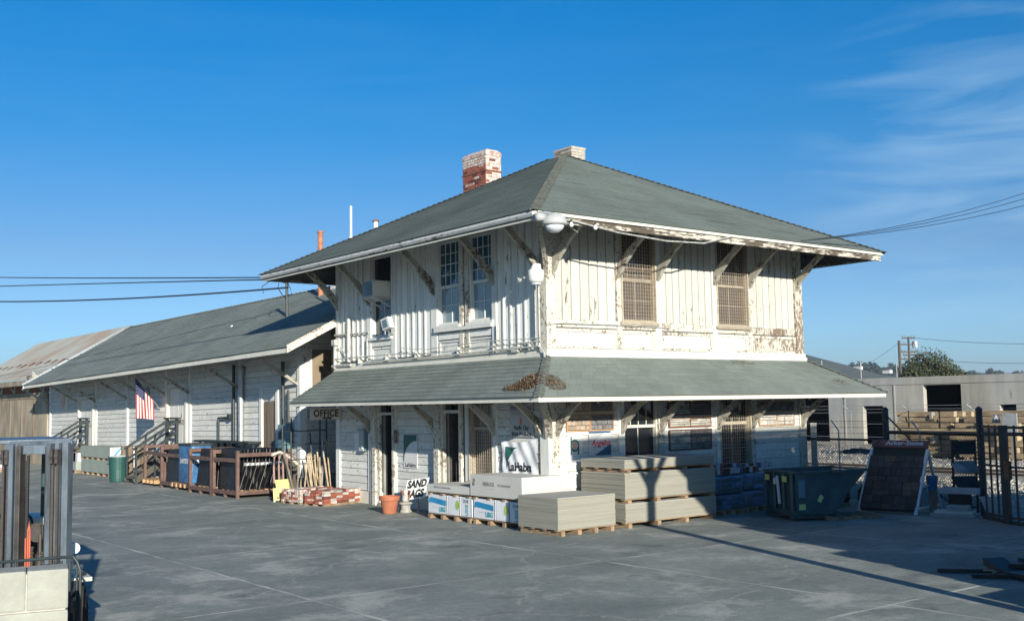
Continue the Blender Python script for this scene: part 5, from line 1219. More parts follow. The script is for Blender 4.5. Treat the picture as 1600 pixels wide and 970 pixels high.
mb = MB(); FL.box(mb, 6.95, 6.98, 1.28, 1.80, .02, .14); FL.box(mb, 6.93,7.22,1.79,1.82,.02,.18); put('lid', mb, MT['bluegrey'], t)
mb = MB(); FL.box(mb, 7.0, 7.02, 1.33, 1.45, .161, .185); put('handle', mb, MT['white_pl'], t)
t = thing('notice_sheet', tuple(FL.p(7.6,1.35,.05)), 'white notice sheet pinned to the siding beside the wall cabinet', 'notice'); mb = MB(); FL.box(mb, 7.3, 7.62, 1.25, 1.72, .036, .042); put('sheet', mb, MT['sign_white'], t)
t = wsign('roundel_sign', FR, .42, .82, 1.14, 1.79, 'sign_white', 'tall white sign with a dark looped symbol and salmon dot left of the striped sign', .05)
mb = MB(); mb.tube([FR.p(.61+.10*math.cos(a),1.52+.105*math.sin(a),.054) for a in [i*math.pi/8 for i in range(17)]], .018, 4, False)
put('loop', mb, MT['greenink'], t)
mb = MB(); FR.box(mb, .50,.53,1.52,1.70,.05,.056); FR.box(mb, .69,.72,1.34,1.52,.05,.056); FR.box(mb,.50,.53,1.34,1.45,.05,.056); put('stem', mb, MT['greenink'], t)
put('dot', MB().tube([tuple(FR.p(.61,1.52,.050)), tuple(FR.p(.61,1.52,.056))], .07, 14), MT['pinkink'], t)
text('---- --- -----\n--- ------ --', .035, FR.p(.62,1.22,.051), XR, (0,0,1), MT['greyink'], t, ext=.0005)
t = wsign('striped_supplier_sign', FR, .99, 1.60, 1.30, 1.79, 'sign_grey', 'white and blue diagonal sign with red Angelus script under the stone samples', .05)
poly(FR, [(.99,1.30),(1.18,1.30),(1.60,1.56),(1.60,1.79),(1.50,1.79),(.99,1.50)], .051, 'sign_white', t)
poly(FR, [(1.14,1.305),(1.595,1.305),(1.595,1.53)], .052, 'navyink', t)
poly(FR, [(1.0,1.75),(1.0,1.785),(1.595,1.785),(1.595,1.75)], .052, 'navyink', t)
text('Angelus', .16, FR.p(1.31,1.55,.053), XR, (0,0,1), MT['redink'], t, ext=.001, bold=.005, shear=.35)
text('BLOCK CO., INC.', .045, FR.p(1.28,1.47,.053), XR, (0,0,1), MT['ink'], t, ext=.0005)
def sample(F, u0, u1, z0, z1, mats, frame, label, seed, cellw=.16, cellh=.055, d=.06, flat=True):
    random.seed(seed); t = thing('stone_sample_board', tuple(F.p((u0+u1)/2, z0, d)), label, 'sample board', 'stone sample boards on the walls')
    mb = MB(); F.box(mb, u0, u1, z0, z1, d-.03, d-.012); put('backing', mb, MT['soil'], t)
    mb = MB(); w = .022
    F.box(mb, u0, u1, z0, z0+w, d-.012, d+.012); F.box(mb, u0, u1, z1-w, z1, d-.012, d+.012); F.box(mb, u0, u0+w, z0+w, z1-w, d-.012, d+.012); F.box(mb, u1-w, u1, z0+w, z1-w, d-.012, d+.012)
    um = (u0+u1)/2; F.box(mb, um-w/2, um+w/2, z0+w, z1-w, d-.012, d+.01); put('frame', mb, MT[frame], t)
    for h, (a, b) in enumerate(((u0+w, um-w/2), (um+w/2, u1-w))):
        z = z0+w+.004; m = mats[h]
        while z < z1-w-.02:
            hh = min(cellh*random.uniform(.7,1.5), z1-w-z); u = a+.003
            while u < b-.02:
                ww = min(cellw*random.uniform(.5,1.7), b-u); 
                mb = MB(); j = [random.uniform(-.006,.006) for _ in range(8)]; dd = random.uniform(.0,.014)
                q = [F.p(u+.003+j[0], z+.003+j[1]*.5, d-.012), F.p(u+ww-.004+j[2], z+.003, d-.012), F.p(u+ww-.004, z+hh-.004+j[3]*.5, d-.012), F.p(u+.003, z+hh-.004, d-.012)]
                q2 = [F.p(u+.006+j[0], z+.006, d+dd), F.p(u+ww-.008, z+.006, d+dd+j[5]), F.p(u+ww-.008, z+hh-.007, d+dd), F.p(u+.006, z+hh-.007, d+dd+j[6])]
                mb.add(q+q2, [(4,5,6,7),(0,1,5,4),(1,2,6,5),(2,3,7,6),(3,0,4,7)]); put('stone', mb, MT[m], t); u += ww
            z += hh
    return t
sample(FR, .40, 1.68, 1.80, 2.14, ('stone_tan','stone_grey'), 'pine', 'wood framed board, tan stone left and dark grey stone right, above the two supplier signs', 1, .13, .11)
sample(FR, .42, 1.66, 2.18, 2.5, ('stone_tan','stone_grey'), 'pine', 'shaded stone sample board tucked under the canopy near the corner', 2, .13, .1)
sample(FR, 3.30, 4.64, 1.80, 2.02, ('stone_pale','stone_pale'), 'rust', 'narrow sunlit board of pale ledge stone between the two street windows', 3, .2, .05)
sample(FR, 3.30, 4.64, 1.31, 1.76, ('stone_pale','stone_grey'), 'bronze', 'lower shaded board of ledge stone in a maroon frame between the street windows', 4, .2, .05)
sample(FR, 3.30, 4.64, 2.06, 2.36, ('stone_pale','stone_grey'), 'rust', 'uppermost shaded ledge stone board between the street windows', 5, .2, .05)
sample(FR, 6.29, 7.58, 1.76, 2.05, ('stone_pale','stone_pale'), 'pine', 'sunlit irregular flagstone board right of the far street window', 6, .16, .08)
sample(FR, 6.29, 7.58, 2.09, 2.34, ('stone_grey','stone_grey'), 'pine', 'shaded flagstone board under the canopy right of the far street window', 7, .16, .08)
# ================================================================== FLAG
t = thing('american_flag', (0,21.2,2.42), 'American flag hanging from a slanting pole on the warehouse wall', 'flag')
P0, P1 = Vector((-.03,21.24,2.38)), Vector((-1.10,20.86,3.60))
put('pole', MB().tube([P0, P1], .018, 8), MT['galv'], t); put('finial', MB().lathe(P1, [(.0,-.03),(.03,0),(.0,.04)], 8), MT['galv'], t)
def fl(u, v):    # u along the pole from the top down, v down the hanging cloth
    a = P1.lerp(P0, .04+.70*u); w = .055*math.sin(u*9+v*3)*(.3+v)
    return Vector((a.x + .06*v + w*.5, a.y + w + .03*v, a.z-.03 - v*(a.z-.03-(2.12-.07*u))))
def strip(u0, u1, v0, v1, mat, name, off=0, n=4, m=12):
    mb = MB(); vs = [fl(u0+(u1-u0)*i/n, v0+(v1-v0)*j/m) + Vector((off*.3,off,0)) for j in range(m+1) for i in range(n+1)]
    mb.add(vs, [(j*(n+1)+i, j*(n+1)+i+1, (j+1)*(n+1)+i+1, (j+1)*(n+1)+i) for j in range(m) for i in range(n)]); put(name, mb, MT[mat], t, fix=False, smooth=True)
for i in range(13):
    strip(i/13, (i+1)/13, .40 if i < 7 else .0, 1, 'flag_red' if i % 2 == 0 else 'flag_white', 'red_stripe' if i % 2 == 0 else 'white_stripe', n=2)
strip(0, 7/13, .0, .40, 'flag_blue', 'canton', n=6)
st = MB()
for i in range(6):
    for j in range(5):
        p = fl((i+.5)/6*7/13, .02+.36*(j+.5)/5); st.add([p+Vector((-.006,-.008,-.009)), p+Vector((.006,-.008,-.009)), p+Vector((.006,-.008,.009)), p+Vector((-.006,-.008,.009))], [(0,1,2,3)])
put('star', st, MT['flag_white'], t, kind='stuff', fix=False)
# ================================================================== STAIRS
MT['dark_timber'] = plain('dark_stair_timber', (.10,.088,.07), .9, scale=7, bump=.2)
def stairs(y, label):
    """steps running straight out from the freight door"""
    t = thing('timber_stairs', (-.8, y, 0), label, 'stairs', 'timber stairs along the warehouse')
    put('landing', MB().box(-.34,-.16,y-.42,y+.42,1.00,1.06), MT['dark_timber'], t)
    for i in range(5):
        z = 1.02-(i+1)*.17; x = -.34-i*.255
        put('step', MB().box(x-.27,x,y-.42,y+.42,z-.02,z+.03), MT['dark_timber'], t)
    for yy in (y-.45, y+.43):
        put('stringer', MB().beam((-.25,yy+.015,.95),(-1.65,yy+.015,.06),.035,.18), MT['dark_timber'], t)
        put('post', MB().box(-.29,-.20,yy-.03,yy+.06,0,2.06), MT['darksteel'], t)
        put('post', MB().box(-1.0,-.94,yy-.01,yy+.05,.2,1.56), MT['darksteel'], t); put('post', MB().box(-1.62,-1.56,yy-.01,yy+.05,0,1.16), MT['darksteel'], t)
        put('hand_rail', MB().beam((-.25,yy+.015,2.0),(-1.68,yy+.015,1.11),.05,.08), MT['darksteel'], t); put('hand_rail', MB().beam((-.25,yy+.015,1.62),(-1.6,yy+.015,.76),.035,.06), MT['darksteel'], t)
    put('top_rail', MB().box(-.30,-.17,y-.60,y+.66,2.061,2.12), MT['darksteel'], t); put('mid_rail', MB().box(-.27,-.22,y-.39,y+.42,1.5,1.57), MT['darksteel'], t); put('mid_rail', MB().box(-.27,-.22,y-.39,y+.42,1.72,1.78), MT['darksteel'], t)
    return t
stairs(19.55, 'timber stairs with dark rails behind the brown racks, nearer the depot')
stairs(29.35, 'timber stairs with dark rails left of the flag, farther from the depot')
# ================================================================== YARD GOODS
random.seed(41)
def pallet(x0, x1, y0, y1, label, cat='pallet', group='timber pallets under the board stacks', z=0, h=.11, mat='pallet', along='y', nb=4):
    t = thing('pallet', ((x0+x1)/2, (y0+y1)/2, z), label, cat, group)
    if along == 'y':   # bearers show on the side that faces -x : blocks spaced along y
        for i in range(nb):
            c = y0+.10+(y1-y0-.20)*i/(nb-1); put('bearer', MB().box(x0-.02, x1+.01, c-.045, c+.045, z, z+h-.025), MT[mat], t)
        for i in range(4):
            c = x0+.07+(x1-x0-.14)*i/3; put('slat', MB().box(c-.045, c+.045, y0, y1, z+h-.023, z+h-.003), MT[mat], t)
    else:
        for i in range(nb):
            c = x0+.10+(x1-x0-.20)*i/(nb-1); put('bearer', MB().box(c-.045, c+.045, y0-.02, y1+.01, z, z+h-.025), MT[mat], t)
        for i in range(4):
            c = y0+.07+(y1-y0-.14)*i/3; put('slat', MB().box(x0, x1, c-.045, c+.045, z+h-.023, z+h-.003), MT[mat], t)
    return t
# --- big triple stack by the street wall
SX0, SX1, SY0, SY1 = .56, 3.08, -1.52, -.28
def sheets(x0, x1, y0, y1, z0, z1, n, label, mat='gyp', name='board_stack', top='gyp_top', jit=.012):
    t = thing(name, ((x0+x1)/2,(y0+y1)/2,z0), label, 'board stack'); h = (z1-z0)/n
    for i in range(n):
        a, b, c, d = [random.uniform(-jit, jit) for _ in range(4)]
        if random.random() < .7: a = b = c = d = random.uniform(-.003,.003)
        put('sheet', MB().box(x0+a, x1+b, y0+c, y1+d, z0+h*i, z0+h*(i+1)-.0025), MT[mat if i < n-1 else top], t)
    return t
pallet(SX0,SX1,SY0,SY1,'pallet on the ground under the tall triple stack of boards',along='x')
sheets(SX0,SX1,SY0,SY1,.112,.46,22,'bottom pack of tan wallboard sheets in the triple stack by the street wall')
pallet(SX0,SX1,SY0,SY1,'pallet between the bottom and middle packs of the triple stack',along='x',z=.462,h=.08)
sheets(SX0,SX1,SY0,SY1,.545,1.03,30,'middle, thickest pack of tan wallboard sheets in the triple stack by the street wall')
pallet(SX0,SX1,SY0,SY1,'pallet between the middle and top packs of the triple stack',along='x',z=1.032,h=.08)
sheets(SX0,SX1,SY0,SY1,1.115,1.28,10,'top, thinnest pack of tan wallboard sheets in the triple stack by the street wall')
# --- single stack in front
pallet(-1.14,.26,-1.56,-.42,'pallet under the single tan board stack nearest the camera',along='x')
sheets(-1.14,.26,-1.56,-.42,.112,.68,36,'single square stack of pale tan boards in front of the depot corner', mat='gyp', top='gyp_top', jit=.007)
# --- printed white bundles
def bundle(y0, y1, kind, label, x0=-.9, x1=.0, z0=.112, z1=.50):
    t = thing('wrapped_bundle', ((x0+x1)/2,(y0+y1)/2,z0), label, 'wrapped bundle', 'white printed bundles on the ground pallets')
    mb = MB(); n = 7; m = 5; vs = []
    put('wrap', MB().box(x0+.006, x1, y0+.012, y1-.012, z0, z1), MT['wrap'], t, bev=.012)
    fx = x0+.002
    if kind == 'blue':
        mb = MB(); a, b = y1-.10, y0+.10
        mb.add([(fx,y1-.12,z1-.055),(fx,y0+.06,z1-.105),(fx,y0+.06,z1-.215),(fx,y1-.12,z1-.165)], [(0,1,2,3)])
        mb.add([(fx,y1-.06,z1-.07),(fx,y1-.12,z1-.055),(fx,y1-.12,z1-.165),(fx,y1-.04,z1-.18)], [(0,1,2,3)])
        put('print_band', mb, MT['blueink'], t, fix=False)
        text('-- -------- --', .05, (fx-.002,(y0+y1)/2+.1,z1-.25), XL, (0,0,1), MT['blueink'], t, ext=.0005)
        text('USG', .13, (fx-.002,y0+.20,z0+.09), XL, (0,0,1), MT['tealink'], t, ext=.0005, bold=.006)
    elif kind == 'green':
        mb = MB(); cy = y0+.10; r = .085; mb.add([(fx-.001, cy+r*math.cos(a)*.8, z1-.17+r*1.1*math.sin(a)) for a in [i*math.pi/10 for i in range(20)]], [tuple(range(20))]); put('dot', mb, MT['limeink'], t, fix=False)
        text('--- ----- ----\n---- --- ---\n----- ---- --', .03, (fx-.002,y1-.28,z0+.16), XL, (0,0,1), MT['tealink'], t, ext=.0005)
    else:
        text('DUR', .09, (fx-.002,(y0+y1)/2,z1-.08), XL, (0,0,1), MT['greyink'], t, ext=.0005, bold=.001); text('---', .09, (fx-.002,(y0+y1)/2,z1-.15), XL, (0,0,1), MT['greyink'], t, ext=.0005)
        text('USG', .13, (fx-.002,(y0+y1)/2-.03,z0+.13), (0,0,1), (0,1,0), MT['tealink'], t, ext=.0005, bold=.003, sx=.9)
    for y in (y0+.004, y1-.004): pass
    put('strap', MB().box(fx-.004, x1, (y0+y1)/2-.006, (y0+y1)/2+.006, z1+.001, z1+.006).box(fx-.005, fx-.001, y0+.005, y0+.014, z0, z1), MT['black'], t)
    return t
ys_ = [-.24, .19, .66, 1.40]
for off, who, z in ((0,'right hand pallet',0),(1.64,'left hand pallet',1)):
    pallet(-.90,.0,-.26+off,1.38+off,'ground pallet of the white printed bundles, %s of the two' % who)
    bundle(.62+off,1.36+off,'blue','white bundle with a blue print band on the %s' % who)
    bundle(.17+off,.62+off,'green','white bundle with a %s on the %s' % ('lime green dot','%s' % who))
    bundle(-.24+off,.17+off,'plain','narrow white bundle with small grey and teal print on the %s' % who)
# packs on top
pallet(-.90,.05,-.24,1.38,'thin pallet under the big white fibreboard pack',z=.502,h=.05)
t = thing('fibreboard_pack', (-.42,.58,.55), 'big white pack lettered FIBEROCK Tile Underlayment on top of the printed bundles', 'board pack')
put('pack', MB().box(-.92,.16,-.26,1.42,.555,.975), MT['cardwhite'], t, bev=.008)
ly = MB()
for i in range(1,9): ly.box(-.921,.161,-.262,1.421,.555+i*.0466,.5565+i*.0466)
text('FIBEROCK', .105, (-.924,.80,.80), XL, (0,0,1), MT['greyink'], t, ext=.0005, bold=.002, sx=.8)
text('Tile Underlayment', .075, (-.924,.30,.795), XL, (0,0,1), MT['greyink'], t, ext=.0005, sx=.75)
text('---- --- -- ------- -- ----', .035, (-.924,.72,.715), XL, (0,0,1), MT['greyink'], t, ext=.0005)
mb = MB(); mb.box(-.925,-.9215,1.24,1.32,.84,.90).box(-.925,-.9215,1.26,1.34,.76,.83); put('print', mb, MT['greyink'], t)
text('- - -\n- -\n-- -', .05, (.0,-.264,.75), XR, (0,0,1), MT['greyink'], t, ext=.0005)
pallet(-.90,.0,1.40,3.02,'thin pallet under the low grey board pack',z=.502,h=.05)
t = thing('fibreboard_pack', (-.42,2.2,.55), 'low grey white pack lying left of the big lettered pack', 'board pack')
put('pack', MB().box(-.90,.0,1.43,3.04,.555,.71), MT['cardwhite'], t, bev=.006); text('FIBEROCK Underlayment', .06, (-.904,2.45,.66), XL, (0,0,1), MT['greyink'], t, ext=.0005)
# --- pot, statue, sand bags sign
t = thing('terracotta_pot', (-.95,4.45,0), 'large terracotta flower pot standing by the open office door', 'pot')
pc = (-.98,4.42,0)
put('bowl', MB().lathe(pc, [(.145,0),(.15,.01),(.20,.29),(.19,.29),(.0,.27)], 28), MT['terra'], t, smooth=False)
put('rim', MB().lathe(pc, [(.203,.285),(.225,.29),(.232,.37),(.225,.385),(.20,.385),(.195,.32)], 28), MT['terra'], t)
put('soil', MB().lathe(pc, [(.19,.325),(.0,.335)], 20), MT['soil'], t)
t = thing('garden_statue', (-.35,4.35,0), 'small pale garden figure between the terracotta pot and the SAND BAGS sign', 'statue')
sc = (-.62,4.32,0)
put('base', MB().lathe(sc, [(.13,0),(.14,.02),(.10,.08),(.11,.16),(.16,.20),(.13,.23),(.0,.24)], 12), MT['stone_pale'], t)
put('body', MB().lathe((sc[0],sc[1],.23), [(.06,0),(.09,.05),(.075,.13),(.045,.18),(.06,.22),(.055,.27),(.0,.30)], 12), MT['stone_pale'], t, smooth=True)
put('wing', MB().obox((sc[0]-.02,sc[1]+.12,.40),(.02,.05,0),(.01,0,0),(0,.03,.09)).obox((sc[0]+.02,sc[1]-.12,.38),(.02,.05,0),(.01,0,0),(0,-.03,.09)), MT['terra'], t)
t = thing('small_sack', (-.42,4.25,0), 'small cream sack lying at the foot of the garden figure', 'sack')
put('sack', MB().lathe((-.50,4.62,0), [(.10,0),(.13,.06),(.10,.15),(.03,.2),(.0,.2)], 10), MT['sign_cream'], t, smooth=True)
t = thing('sand_bags_sign', (-.35,3.85,0), 'tilted white SAND BAGS sign leaning beside the garden figure', 'sign')
su = Vector((-.18,-.55,.83)).normalized(); sxv = Vector((.35,-.80,.18)).normalized(); sxv = (sxv - su*sxv.dot(su)).normalized()
xv = Vector((.42,-.80,.12)); uv_ = Vector((.30,-.42,.85)); xv.normalize(); uv_ = (uv_-xv*uv_.dot(xv)*.55).normalized(); nn = xv.cross(uv_).normalized()
cS = Vector((-.45,4.14,.52))
put('board', MB().obox(cS, xv*.28, uv_*.23, nn*.008), MT['sign_white'], t)
text('SAND\nBAGS', .235, cS+nn*.012, xv, uv_, MT['ink'], t, ext=.001, bold=.012, sx=.78, lines=.95)
put('leg', MB().beam(cS-uv_*.22-xv*.2, (cS.x-.1, cS.y+.3, 0), .03, .03).beam(cS-uv_*.22+xv*.1, (cS.x, cS.y-.1, 0), .03, .03), MT['greywood'], t)
t = thing('dark_bucket', (-.2,3.4,0), 'black bucket in shade behind the SAND BAGS sign', 'bucket'); put('bucket', MB().lathe((-.25,3.4,0), [(.14,0),(.17,.30),(.16,.30),(.13,.02)], 16), MT['black'], t); put('handle', MB().tube([(-.25,3.23,.3),(-.25,3.3,.37),(-.25,3.5,.37),(-.25,3.57,.3)], .006, 5), MT['galv'], t)
# --- reclaimed brick stacks
def brick_mesh():
    mb = MB().box(-.1,.1,-.048,.048,0,.058); me = mb.mesh('brick', bev=.004); me.materials.append(MT['brick_red']); return me
bms = [brick_mesh() for _ in range(2)]
def brickpile(x0, y0, nx, ny, nz, rot, label, seed, pale):
    random.seed(seed); t = thing('brick_stack', (x0, y0, 0), label, 'brick stack', 'stacks of reclaimed brick'); t.rotation_euler = (0,0,rot)
    for i in range(3):
        o = put('slat', MB().box(x0, x0+nx*.205, y0+ny*.1*i/2.2, y0+ny*.1*i/2.2+.09, 0, .05), MT['pallet'], t)
    for r in range(nz):
        for i in range(nx):
            for j in range(ny):
                if 0 < i < nx-1 and 0 < j < ny-1 and r < nz-1: continue
                if r == nz-1 and random.random() < .18: continue
                m = random.choices(['brick_red','brick_white','brick_dark','stone_pale'], [1-pale, pale*.8, .2, pale*.35])[0]
                inst('brick', bms[r % 2], t, (x0+.1+i*.205+random.uniform(-.012,.012), y0+.05+j*.1+random.uniform(-.006,.006), .05+r*.0615), (0,0,random.uniform(-.05,.05)), MT[m])
    return t
brickpile(-1.20, 7.02, 6, 7, 5, R_(16), 'stack of red reclaimed bricks on a pallet, nearer the pot', 1, .52)
brickpile(-1.38, 7.95, 6, 8, 5, R_(8), 'stack of white smeared reclaimed bricks, nearer the yellow signs', 2, .75)
# --- yellow signs
def ysign(x, y, w, h, rx, rz, label, lines):
    t = thing('yellow_notice', (x,y,0), label, 'sign', 'yellow notices beside the bricks'); 
    put('panel', MB().obox((x,y,h/2+.03), (w/2,0,0), (0,.006,0), (0,0,h/2)), MT['yellow'], t, bev=.004)
    put('foot', MB().box(x-w/2,x-w/2+.04,y-.01,y+.14,0,.03).box(x+w/2-.04,x+w/2,y-.01,y+.14,0,.03).beam((x,y+.01,h),(x,y+.18,0),.03,.02), MT['white_pl'], t)
    text(lines, .085, (x,y-.012,h*.55), (1,0,0), (0,0,1), MT['ink'], t, ext=.0005, bold=.002)
    t.rotation_euler = (rx,0,rz); return t
ysign(-1.28,9.15,.42,.32,-.25,-.15,'lower yellow notice with black writing standing in front of the brick stack','-- ---\n-----\nBOND')
ysign(-1.02,9.45,.46,.52,-.3,.25,'taller yellow notice with a dark round mark behind the lower one','\n( O )\n')
# --- wooden stakes leaning on the gable corner
random.seed(77)
for k in range(20):
    x = -.95+random.uniform(0,.75); y = 9.0+random.uniform(-.15,.35); tilt = random.uniform(-.25,.45)
    h = random.uniform(.9,1.25); p = Vector((x,y,.0)); q = Vector((x+tilt*h*.75+.1, y+.5+random.uniform(-.1,.2), h))
    c = put('wooden_stake', MB().beam(p, q, .032, .032), MT[random.choice(['stake','stake','greywood'])], base=p, label='raw timber stake leaning in the bundle right of the hose reel' if k else 'raw timber stake at the front of the leaning bundle', cat='stake', group='timber stakes leaning by the wall')
for k, (x, y, h, r, m, lab) in enumerate([(.05,9.3,1.55,.022,'pipe','pale tall pole leaning right of the stakes'),(.28,9.5,1.5,.02,'stake','tan tall pole nearest the bay post'),(-.15,9.6,1.7,.02,'darksteel','dark tall pole leaning behind the stakes'),(-.02,9.05,1.05,.025,'stake','short orange tinted pole in front of the tall ones')]):
    put('leaning_pole', MB().tube([(x-.1,y-.3,0),(x,y+.2,h)], r, 6), MT[m], base=(x-.1,y-.3,0), label=lab, cat='pole', group='poles leaning in the recess')
# dark iron rack in the recess
t = thing('iron_pipe_rack', (-.2,9.9,0), 'dark iron storage rack in the shaded recess behind the OFFICE sign', 'rack')
for x in (-.85,-.6,.25,.45): put('upright', MB().tube([(x,10.0,0),(x,10.0,2.1)], .022, 6), MT['darksteel'], t)
for z in (1.0,1.4,1.75): put('cross_bar', MB().tube([(-.85,10.0,z),(.45,10.0,z)], .014, 6), MT['darksteel'], t)
t = thing('blue_cabinet', (-.6,10.6,0), 'blue grey electrical cabinet beside the plank door', 'cabinet')
put('case', MB().box(-.30,-.1,10.95,11.42,.95,1.92), MT['bluegrey'], t, bev=.01); put('door', MB().box(-.32,-.302,11.0,11.37,1.0,1.87), MT['bluegrey'], t); put('gauge', MB().lathe((-.335,11.18,1.62), [(.1,-.02),(.1,.02)], 14, 0), MT['darksteel'], t)
# hose/cart frame
t = thing('hand_cart', (-.5,10.2,0), 'rusty pink hand cart with curved handle left of the stakes', 'cart')
ct = MB()
for x in (-1.12,-.98,-.86,-.74): ct.tube([(x,9.9,.05),(x,9.95,.85),(x+.04,10.0,1.10),(x+.18,10.1,1.16),(x+.4,10.2,.98)], .026, 6)
put('frame', ct, plain('faded_pink_rust', (.38,.25,.22), .8, scale=8), t)
put('hoop', MB().tube([(-1.2,9.9,1.15),(-.95,9.95,1.22),(-.6,10.05,1.05),(-.3,10.1,.82)], .04, 8), MT['sign_cream'], t)
put('wheel', MB().lathe((-1.1,9.7,.16), [(.16,-.03),(.16,.03)], 14, 0).lathe((-.75,9.7,.16), [(.16,-.03),(.16,.03)], 14, 0), MT['black'], t)
# --- brown steel racks with black panels
def rack(x0, x1, y0, y1, h, label, mid=True):
    t = thing('steel_rack', ((x0+x1)/2,(y0+y1)/2,0), label, 'rack', 'brown steel racks along the warehouse')
    for x, y in ((x0,y0),(x1,y0),(x0,y1),(x1,y1)): put('upright', MB().box(x-.04,x+.04,y-.04,y+.04,0,h), MT['rackb'], t)
    for y in (y0,y1):
        for z in (h-.12 if y == y0 else h-.06, .14): put('rail', MB().box(x0+.041,x1-.041,y-.035,y+.035,z-.05,z+.05), MT['rackb'], t)
    for x in (x0,x1):
        for z in (h-.26, .14): put('rail', MB().box(x-.035,x+.035,y0+.041,y1-.041,z-.05,z+.05), MT['rackb'], t)
    put('foot', MB().box(x0-.04,x0+.04,(y0+y1)/2-.04,(y0+y1)/2+.04,0,.09), MT['rackb'], t)
    return t
MT['rackb'] = plain('brown_rack_steel', (.155,.095,.075), .75, c2=(.10,.06,.05), scale=6, bump=.2)
racks = [(-1.72,-.25,10.88,12.45,'nearest brown rack full of leaning black panels'),(-1.70,-.25,12.65,14.2,'middle brown rack with blue wrapped bundle and black panels'),(-1.35,-.2,17.2,18.95,'far brown rack by the timber stairs, nearly empty'),(-1.55,-.2,14.4,16.9,'brown rack between the blue bundle and the stairs')]
for a in racks: rack(a[0],a[1],a[2],a[3],1.26,a[4])
random.seed(8)
PN = {}
def panel(x, y, w, h, lean, z0, k, m='black'):
    PN[k] = PN.get(k, 0)+1; t = thing('black_panel', (x,y,z0), '%s black panel from the yard side leaning in the %s' % ((['first']+ORD[1:]+['last'])[PN[k]-1], k), 'panel', 'black panels in the steel racks')
    # thin panel: thickness along x, width along y, leaning towards the wall
    a = Vector((math.sin(lean), 0, math.cos(lean))); c = Vector((x,y,z0)) + a*h/2; n = Vector((math.cos(lean),0,-math.sin(lean)))
    put('sheet', MB().obox(c, n*.014, Vector((0,w/2,0)), a*(h/2)), MT[m], t)
    put('edge_trim', MB().obox(c-Vector((0,w/2+.003,0))-n*.008, n*.0045, Vector((0,.003,0)), a*(h/2)), MT['greyink' if random.random() < .5 else 'black'], t)
    return t
for i in range(12): panel(-1.60+i*.108, 11.75, 1.25, 1.08, random.uniform(.07,.12), .2, 'back row of the nearest rack')
for i in range(8):
    t = panel(-1.62+i*.14, 11.25, .55, .72, .33, .2, 'front row of the nearest rack')
    a = Vector((math.sin(.33),0,math.cos(.33))); put('cap', MB().obox(Vector((-1.62+i*.14,11.25,.2))+a*.72, Vector((.030,0,.01)), Vector((0,.28,0)), Vector((0,0,.028))), MT['sign_white'], t)
for i in range(9): panel(-1.55+i*.13, 13.5, 1.2, 1.05, random.uniform(.05,.15), .2, 'middle rack')
for i in range(6): panel(-1.5+i*.2, 15.6, 2.1, .98, random.uniform(.04,.1), .2, 'rack behind the blue bundle')
for i, (y, lab) in enumerate(((11.6,'nearest rack'),(13.3,'middle rack'),(15.4,'third rack'),(17.9,'far rack'))):
    pallet(-1.6,-.4,y-.6,y+.6,'fresh orange wood pallet inside the %s' % lab, group='fresh pallets inside the racks', z=.08, h=.13, mat='pine')
t = thing('blue_wrapped_bundle', (-1.35,14.6,.2), 'tall blue plastic wrapped bundle with pale lettering in the middle rack', 'bundle')
put('wrap', MB().box(-1.62,-1.0,14.35,15.35,.22,1.36), MT['bluewrap'], t, bev=.05, smooth=True)
put('top_band', MB().box(-1.63,-.99,14.34,15.36,1.30,1.38), MT['darksteel'], t, bev=.02)
text('LAYTEX', .19, (-1.3,14.325,.86), (1,0,0), (0,0,1), MT['sign_white'], t, ext=.001, bold=.006, sx=.7)
text('LAYTEX', .19, (-1.635,14.85,.86), XL, (0,0,1), MT['sign_white'], t, ext=.001, bold=.006, sx=.9)
t = thing('covered_table', (-.7,14,0), 'long dark trestle shelf behind the black panels against the wall', 'shelf')
put('top', MB().box(-.5,-.1,12.9,17.0,1.36,1.42), MT['darksteel'], t)
for y in (13.0,15.0,16.9): put('leg', MB().box(-.35,-.28,y-.03,y+.03,0,1.36), MT['darksteel'], t)
# --- trash can, block, tubes, drywall
t = thing('trash_can', (-1.62,20.75,0), 'dark green round bin stuffed with white bags beside the drywall', 'bin')
tcx, tcy = -1.62, 20.75
put('drum', MB().lathe((tcx,tcy,0), [(.26,0),(.27,.02),(.32,.80),(.34,.80),(.34,.84),(.30,.84),(.29,.1)], 24), MT['trash'], t)
put('bag', MB().lathe((tcx,tcy,.78), [(.30,0),(.31,.06),(.2,.10),(.0,.09)], 9), MT['sign_white'], t)
put('handle', MB().tube([(tcx-.33,tcy-.1,.62),(tcx-.38,tcy,.60),(tcx-.33,tcy+.1,.62)], .012, 5), MT['black'], t)
for i, (x, y, lab) in enumerate([(-1.15,20.2,'grey concrete block on the ground right of the green bin'),(-.75,20.2,'second grey block beside the first, nearer the wall')]):
    t = put('concrete_block', MB().box(x-.18,x+.18,y-.2,y+.2,0,.2), MT['concrete'], base=(x,y,0), label=lab, cat='block', group='blocks by the bin', bev=.01)
for i in range(5):
    x = -.95+i*.24; put('cardboard_tube', MB().lathe((x,22.2+.1*(i%2),0), [(.11,0),(.11,1.15),(.095,1.15),(.095,1.1)], 14), MT['brownroll'], base=(x,22.2,0), label='upright brown cardboard tube behind the green bin, %s from the left' % ['first','second','third','fourth','fifth'][i], cat='tube', group='cardboard tubes behind the bin')
t = thing('stepping_stones', (-.5,19.9,0), 'low pile of grey blocks behind the rack end', 'blocks')
for i in range(3): put('block', MB().box(-.95+i*.3,-.68+i*.3,19.3,19.55,0,.19), MT['concrete'], t, bev=.008)
